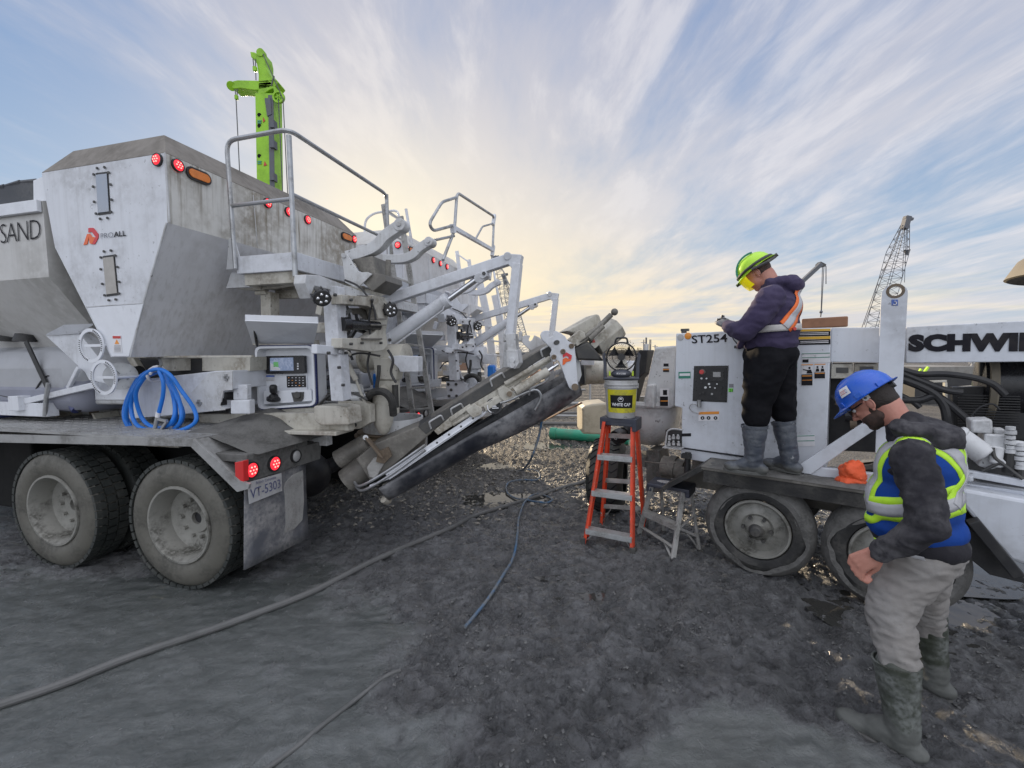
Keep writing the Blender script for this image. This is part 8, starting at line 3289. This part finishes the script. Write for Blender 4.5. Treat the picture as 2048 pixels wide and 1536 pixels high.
    def loop(z0, k=-.28, n=20):
        out = []
        for i in range(n):
            a = 2 * math.pi * i / n
            ff, ll = .22 * math.cos(a) - .05, .22 * math.sin(a)
            out.append(B(ff, ll, z0 + k * ff))
        return out
    ribbon('lime_band', loop(1.142), .036, vb, .003, 'lime', vest, closed=True, res=6, across=2)
    ribbon('reflective_band', loop(1.096), .056, vb, .0045, 'reflect', vest, closed=True, res=6, across=3)
    ribbon('lime_band', loop(1.048), .036, vb, .003, 'lime', vest, closed=True, res=6, across=2)
    for s in (1, -1):
        g = [B(.13, .105 * s, 1.07), B(.11, .10 * s, 1.22), B(.05, .095 * s, 1.38), B(-.03, .10 * s, 1.46), B(-.13, .085 * s, 1.42), B(-.20, .045 * s, 1.33), B(-.235, -.02 * s, 1.23), B(-.23, -.10 * s, 1.14)]
        ribbon('lime_band', g, .112, vb, .0025 + (.0012 if s < 0 else 0), 'lime', vest, res=8, across=6)
        ribbon('reflective_band', g, .054, vb, .0052 + (.0012 if s < 0 else 0), 'reflect', vest, res=8, across=4)
    # pocket and zip on the front
    ribbon('zip', [B(.12, .01, 1.32), B(.17, .01, 1.15), B(.19, .01, .98)], .018, vb, .004, 'belt', vest, across=2)
    ribbon('clear_pocket', [B(.16, .11, 1.20), B(.17, .11, 1.13)], .06, vb, .006, 'reflect', vest, across=4)
    # hi-vis tail below the hoodie hem
    # hoodie skirt below the vest
    m = MB()
    m.ball(B(-.08, 0, .925), (.170, .190, .085), ax, 28, 16)
    sk, sb_ = organic('hoodie_hem', m, 'hoodie_grey', hood, voxel=.009, smooth=3, fn=folds(1.3, .006, 8, (1, 1, .6)))
    ribbon('lime_tail', [B(-.02, .22, .880), B(.05, .20, .872), B(.12, .13, .865)], .035, sb_, .010, 'lime', vest, across=3)
    ribbon('reflective_tail', [B(-.13, .20, .885), B(-.07, .21, .880), B(-.03, .21, .878)], .035, sb_, .010, 'reflect', vest, across=3)
    # trousers
    m = MB()
    m.ball(B(-.085, 0, .87), (.148, .165, .11), ax, 28, 16)
    m.limb([B(-.085, .085, .84), B(-.03, .155, .70), B(-.015, .195, .60), B(-.045, .225, .50), B(-.062, .245, .41)], [.118, .097, .085, .077, .076], 22)
    m.limb([B(-.09, -.085, .84), B(-.085, -.15, .72), B(-.085, -.20, .61), B(-.085, -.255, .47), B(-.088, -.29, .37)], [.116, .092, .080, .070, .066], 22)
    organic('trousers', m, 'khaki', R, voxel=.009, smooth=4, fn=folds(5.7, .011, 7, (1.2, 1.2, 2.6)))
    boot('boot', B(-.062, .255, .375), B(-.092, .262, .13), B(-.165, .265, .015), B(.150, .262, .012), .083, .062, 'boot_green', R)
    boot('boot', B(-.084, -.298, .385), B(-.120, -.32, .13), B(-.19, -.325, .015), B(.110, -.33, .012), .080, .060, 'boot_green', R)
    return R


worker_blue()


def worker_lime():
    B, f, l = frame_fn((2.04, 3.32, .872), (-.80, .60, 0))
    R = thing('person', 'man in plum hoodie and lime hard hat standing on the pump fender', 'person', B(0, 0, 0), 'workers')
    th = rad(36)
    hu = f * math.sin(th) + UP * math.cos(th)
    hf = f * math.cos(th) - UP * math.sin(th)
    c = B(.145, 0, 1.562)
    m = MB()
    head_parts(m, c, hf, l, hu)
    m.limb([c - hf * .035 - hu * .045, B(.05, 0, 1.46), B(.01, 0, 1.38)], [.066, .068, .08], 18)
    m.limb([B(.01, 0, 1.30), B(.03, 0, 1.1), B(.03, 0, .95)], [.13, .13, .13], 18)
    for s in (1, -1):
        m.limb([B(.01, .10 * s, 1.33), B(.03, .18 * s, 1.34)], [.06, .05], 12)
        m.limb([B(.03, .18 * s, 1.34), B(.17, .25 * s, 1.11), B(.33, .09 * s, 1.165)], [.05, .042, .030], 14)
    m.limb([B(.04, .09, .93), B(.10, .10, .60), B(.115, .10, .12)], [.09, .05, .035], 14)
    m.limb([B(.02, -.09, .93), B(-.03, -.10, .60), B(-.06, -.10, .40), B(-.105, -.10, .12)], [.09, .05, .035, .035], 14)
    body, bb = organic('body', m, 'skin', R, voxel=.007, smooth=4)
    for s in (1, -1):
        ear(c, hf, l, hu, s, body)
    m = MB()
    for s in (1, -1):
        m.ball(c + hf * .078 + hu * .006 + l * s * .031, .0125, seg=12, rings=8)
    fin('eye', m, 'sticker_white', body)
    m = MB()
    m.ball(c - hf * .020 + hu * .022, (.090, .0795, .09), (hf, l, hu), 24, 16)
    m.ball(c - hf * .045 - hu * .010, (.055, .066, .05), (hf, l, hu), 20, 12)
    organic('hair', m, 'beard', body, voxel=.008, smooth=2)
    # gloved hands holding a remote
    for s in (1, -1):
        m = MB()
        wr = B(.325, .085 * s, 1.165)
        kn = wr + (f * .75 + UP * .45 - l * s * .35).normalized() * .078
        hand(m, wr, kn, (f * .2 + UP * .2 - l * s * .9).normalized(), (UP * .45 + l * s * .6 - f * .3).normalized(), 1 if s > 0 else -1, size=1.12)
        organic('glove', m, 'glove', R, voxel=.006, smooth=3)
    # hard hat with tilted face shield
    base = B(.155, 0, 1.592)
    hat = hard_hat('hard_hat', base, hf, l, hu, 'hat_lime', R, L=.133, W=.110, H=.130, visor=.03, back=.012)
    m = MB()
    for i in range(13):
        a0, a1 = i * math.pi / 6 * 1.0, (i + 1) * math.pi / 6 * 1.0
    m.tube([base + hf * .138 * math.cos(a) + l * .117 * math.sin(a) + hu * .022 for a in [i * math.pi / 16 for i in range(33)]][:-1], .011, 8, closed=True)
    m.cyl(base - hf * .145 + hu * .0, base - hf * .172 + hu * .0, .014, n=10)
    m.tube([base + l * .118 + hf * .02, base + l * .10 - hf * .09 - hu * .022, base - hf * .15 - hu * .004], .012, 8)
    fin('lamp_strap', m, 'dark_steel', hat)
    m = MB()
    m.tube([base + hf * (.13 * math.cos(a)) + l * (.05) + hu * (.132 * math.sin(a)) for a in [.2 + i * .2 for i in range(10)]], .008, 8)
    fin('crown_strap', m, 'pipe_green', hat)
    m = MB()
    vs = []
    for i in range(13):
        a = -0.98 + 1.96 * i / 12
        for j in range(7):
            h = -.004 - .098 * j / 6
            rr_ = 1.06 + .03 * math.sin(j / 6 * 3)
            vs.append(base + hf * (.133 * rr_ * math.cos(a)) + l * (.112 * rr_ * math.sin(a)) + hu * h - hf * .012 * (j / 6) ** 2)
    m.add(vs, [(i * 7 + j, (i + 1) * 7 + j, (i + 1) * 7 + j + 1, i * 7 + j + 1) for i in range(12) for j in range(6)])
    fs_ = fin('face_shield', m, 'visor', hat)
    fin('knob', MB().cyl(base + hf * .15 - hu * .012, base + hf * .175 - hu * .012, .012, n=10), 'dark_steel', hat)
    # hoodie
    ax = (f, l, UP)
    m = MB()
    m.ball(B(.015, 0, 1.28), (.155, .200, .155), ax, 28, 18)
    m.ball(B(.035, 0, 1.13), (.178, .200, .19), ax, 28, 18)
    m.ball(B(.040, 0, 1.02), (.182, .195, .10), ax, 28, 18)
    for s in (1, -1):
        m.limb([B(.01, .09 * s, 1.375), B(.03, .185 * s, 1.355)], [.070, .085], 16)
        m.limb([B(.03, .195 * s, 1.345), B(.11, .25 * s, 1.20), B(.185, .265 * s, 1.115), B(.27, .17 * s, 1.125), B(.325, .095 * s, 1.160)], [.092, .085, .078, .060, .044], 18)
    m.limb([B(.04, 0, 1.43), B(.02, 0, 1.40)], [.085, .11], 18)
    for k in range(9):
        a = -1.75 + 3.5 * k / 8
        m.ball(B(.02 - .105 * math.cos(a), .100 * math.sin(a), 1.470 + .018 * math.cos(a)), (.044, .046, .040), ax, 14, 10)
    m.ball(B(-.085, 0, 1.45), (.075, .10, .065), ax, 20, 12)
    hood, hb = organic('hoodie', m, 'hoodie_plum', R, voxel=.009, smooth=4, fn=folds(2.2, .009, 6, (1, 1, 2.0)))

    def loop(z0, k, n=20):
        out = []
        for i in range(n):
            a = 2 * math.pi * i / n
            ff, ll = .24 * math.cos(a) + .03, .24 * math.sin(a)
            out.append(B(ff, ll, z0 + k * ff))
        return out
    # torso only surface for the straps
    m = MB()
    m.ball(B(.015, 0, 1.28), (.168, .195, .165), ax, 28, 18)
    m.ball(B(.035, 0, 1.13), (.190, .212, .20), ax, 28, 18)
    m.limb([B(.0, .09, 1.38), B(.0, -.09, 1.38)], [.085, .085], 16)
    m.ball(B(-.085, 0, 1.43), (.060, .09, .06), ax, 20, 12)
    tmp, tb2 = organic('tmp', m, 'belt', R, voxel=.012, smooth=6)
    bpy.data.objects.remove(tmp)
    ribbon('waist_belt', loop(1.125, -.06), .048, tb2, .003, 'belt', hood, closed=True, res=6, across=3)
    for s in (1, -1):
        g = [B(-.06, -.03 * s, 1.50), B(-.14, .0 * s, 1.43), B(-.165, .035 * s, 1.36), B(-.15, .09 * s, 1.27), B(-.11, .15 * s, 1.19), B(-.07, .19 * s, 1.13)]
        o_ = .006 + (.0012 if s < 0 else 0)
        ribbon('orange_strap', g, .105, tb2, o_, 'strap_orange', hood, res=8, across=6)
        ribbon('reflective_strap', g, .052, tb2, o_ + .003, 'reflect', hood, res=8, across=4)
        g = [B(-.08, .03 * s, 1.50), B(.02, .105 * s, 1.50), B(.12, .12 * s, 1.38), B(.19, .12 * s, 1.25), B(.22, .12 * s, 1.12)]
        ribbon('shoulder_strap', g, .030, tb2, .006, 'belt', hood, res=8, across=3)
    m = MB().cyl(B(-.115, .165, 1.118), B(-.125, .178, 1.118), .012, n=14)
    fin('badge', m, 'sticker_red', hood)
    # open jacket flap catching the light at the front
    m = MB()
    m.limb([B(.20, .12, 1.08), B(.24, .09, 1.00)], [.030, .026], 12)
    organic('front_hem', m, 'hoodie_plum', hood, voxel=.008, smooth=3)
    # trousers
    m = MB()
    m.ball(B(.040, 0, .93), (.185, .185, .13), ax, 28, 16)
    m.limb([B(.055, .085, .88), B(.085, .10, .70), B(.105, .10, .56), B(.115, .10, .44)], [.148, .122, .105, .090], 22)
    m.limb([B(.02, -.085, .88), B(-.01, -.10, .70), B(-.035, -.10, .56), B(-.055, -.10, .46)], [.145, .118, .098, .080], 22)
    organic('trousers', m, 'black_cloth', R, voxel=.010, smooth=4, fn=folds(6.1, .010, 5, (1.2, 1.2, 1.4)))
    boot('boot', B(.120, .10, .34), B(.118, .10, .12), B(.035, .10, .010), B(.325, .115, .010), .088, .064, 'boot_blue', R)
    boot('boot', B(-.060, -.10, .36), B(-.105, -.10, .12), B(-.175, -.085, .010), B(.085, -.20, .010), .080, .062, 'boot_blue', R)
    return R


worker_lime()
# remote held by the worker on the fender
Bf, ff_, lf_ = frame_fn((2.04, 3.32, .872), (-.80, .60, 0))
rc = MB()
rc.box(Bf(.385, 0, 1.205), ff_ * .035, lf_ * .055, UP * .022)
for k in (-1, 0, 1):
    rc.cyl(Bf(.385, .03 * k, 1.22), Bf(.385, .03 * k, 1.255), .008, n=8)
tag(fin('remote_control', rc, 'gloss_black', bevel=.004), 'small black remote control held in the gloved hands of the man on the pump', 'remote control')

for o_ in list(SC.objects):
    if o_.type == 'MESH' and o_.parent and o_.name.split('.')[0] in EXPLODE and not o_.children and not o_.modifiers.get('t'):
        r_ = o_
        while r_.parent:
            r_ = r_.parent
        if r_ not in (T1, T2):
            explode(o_)
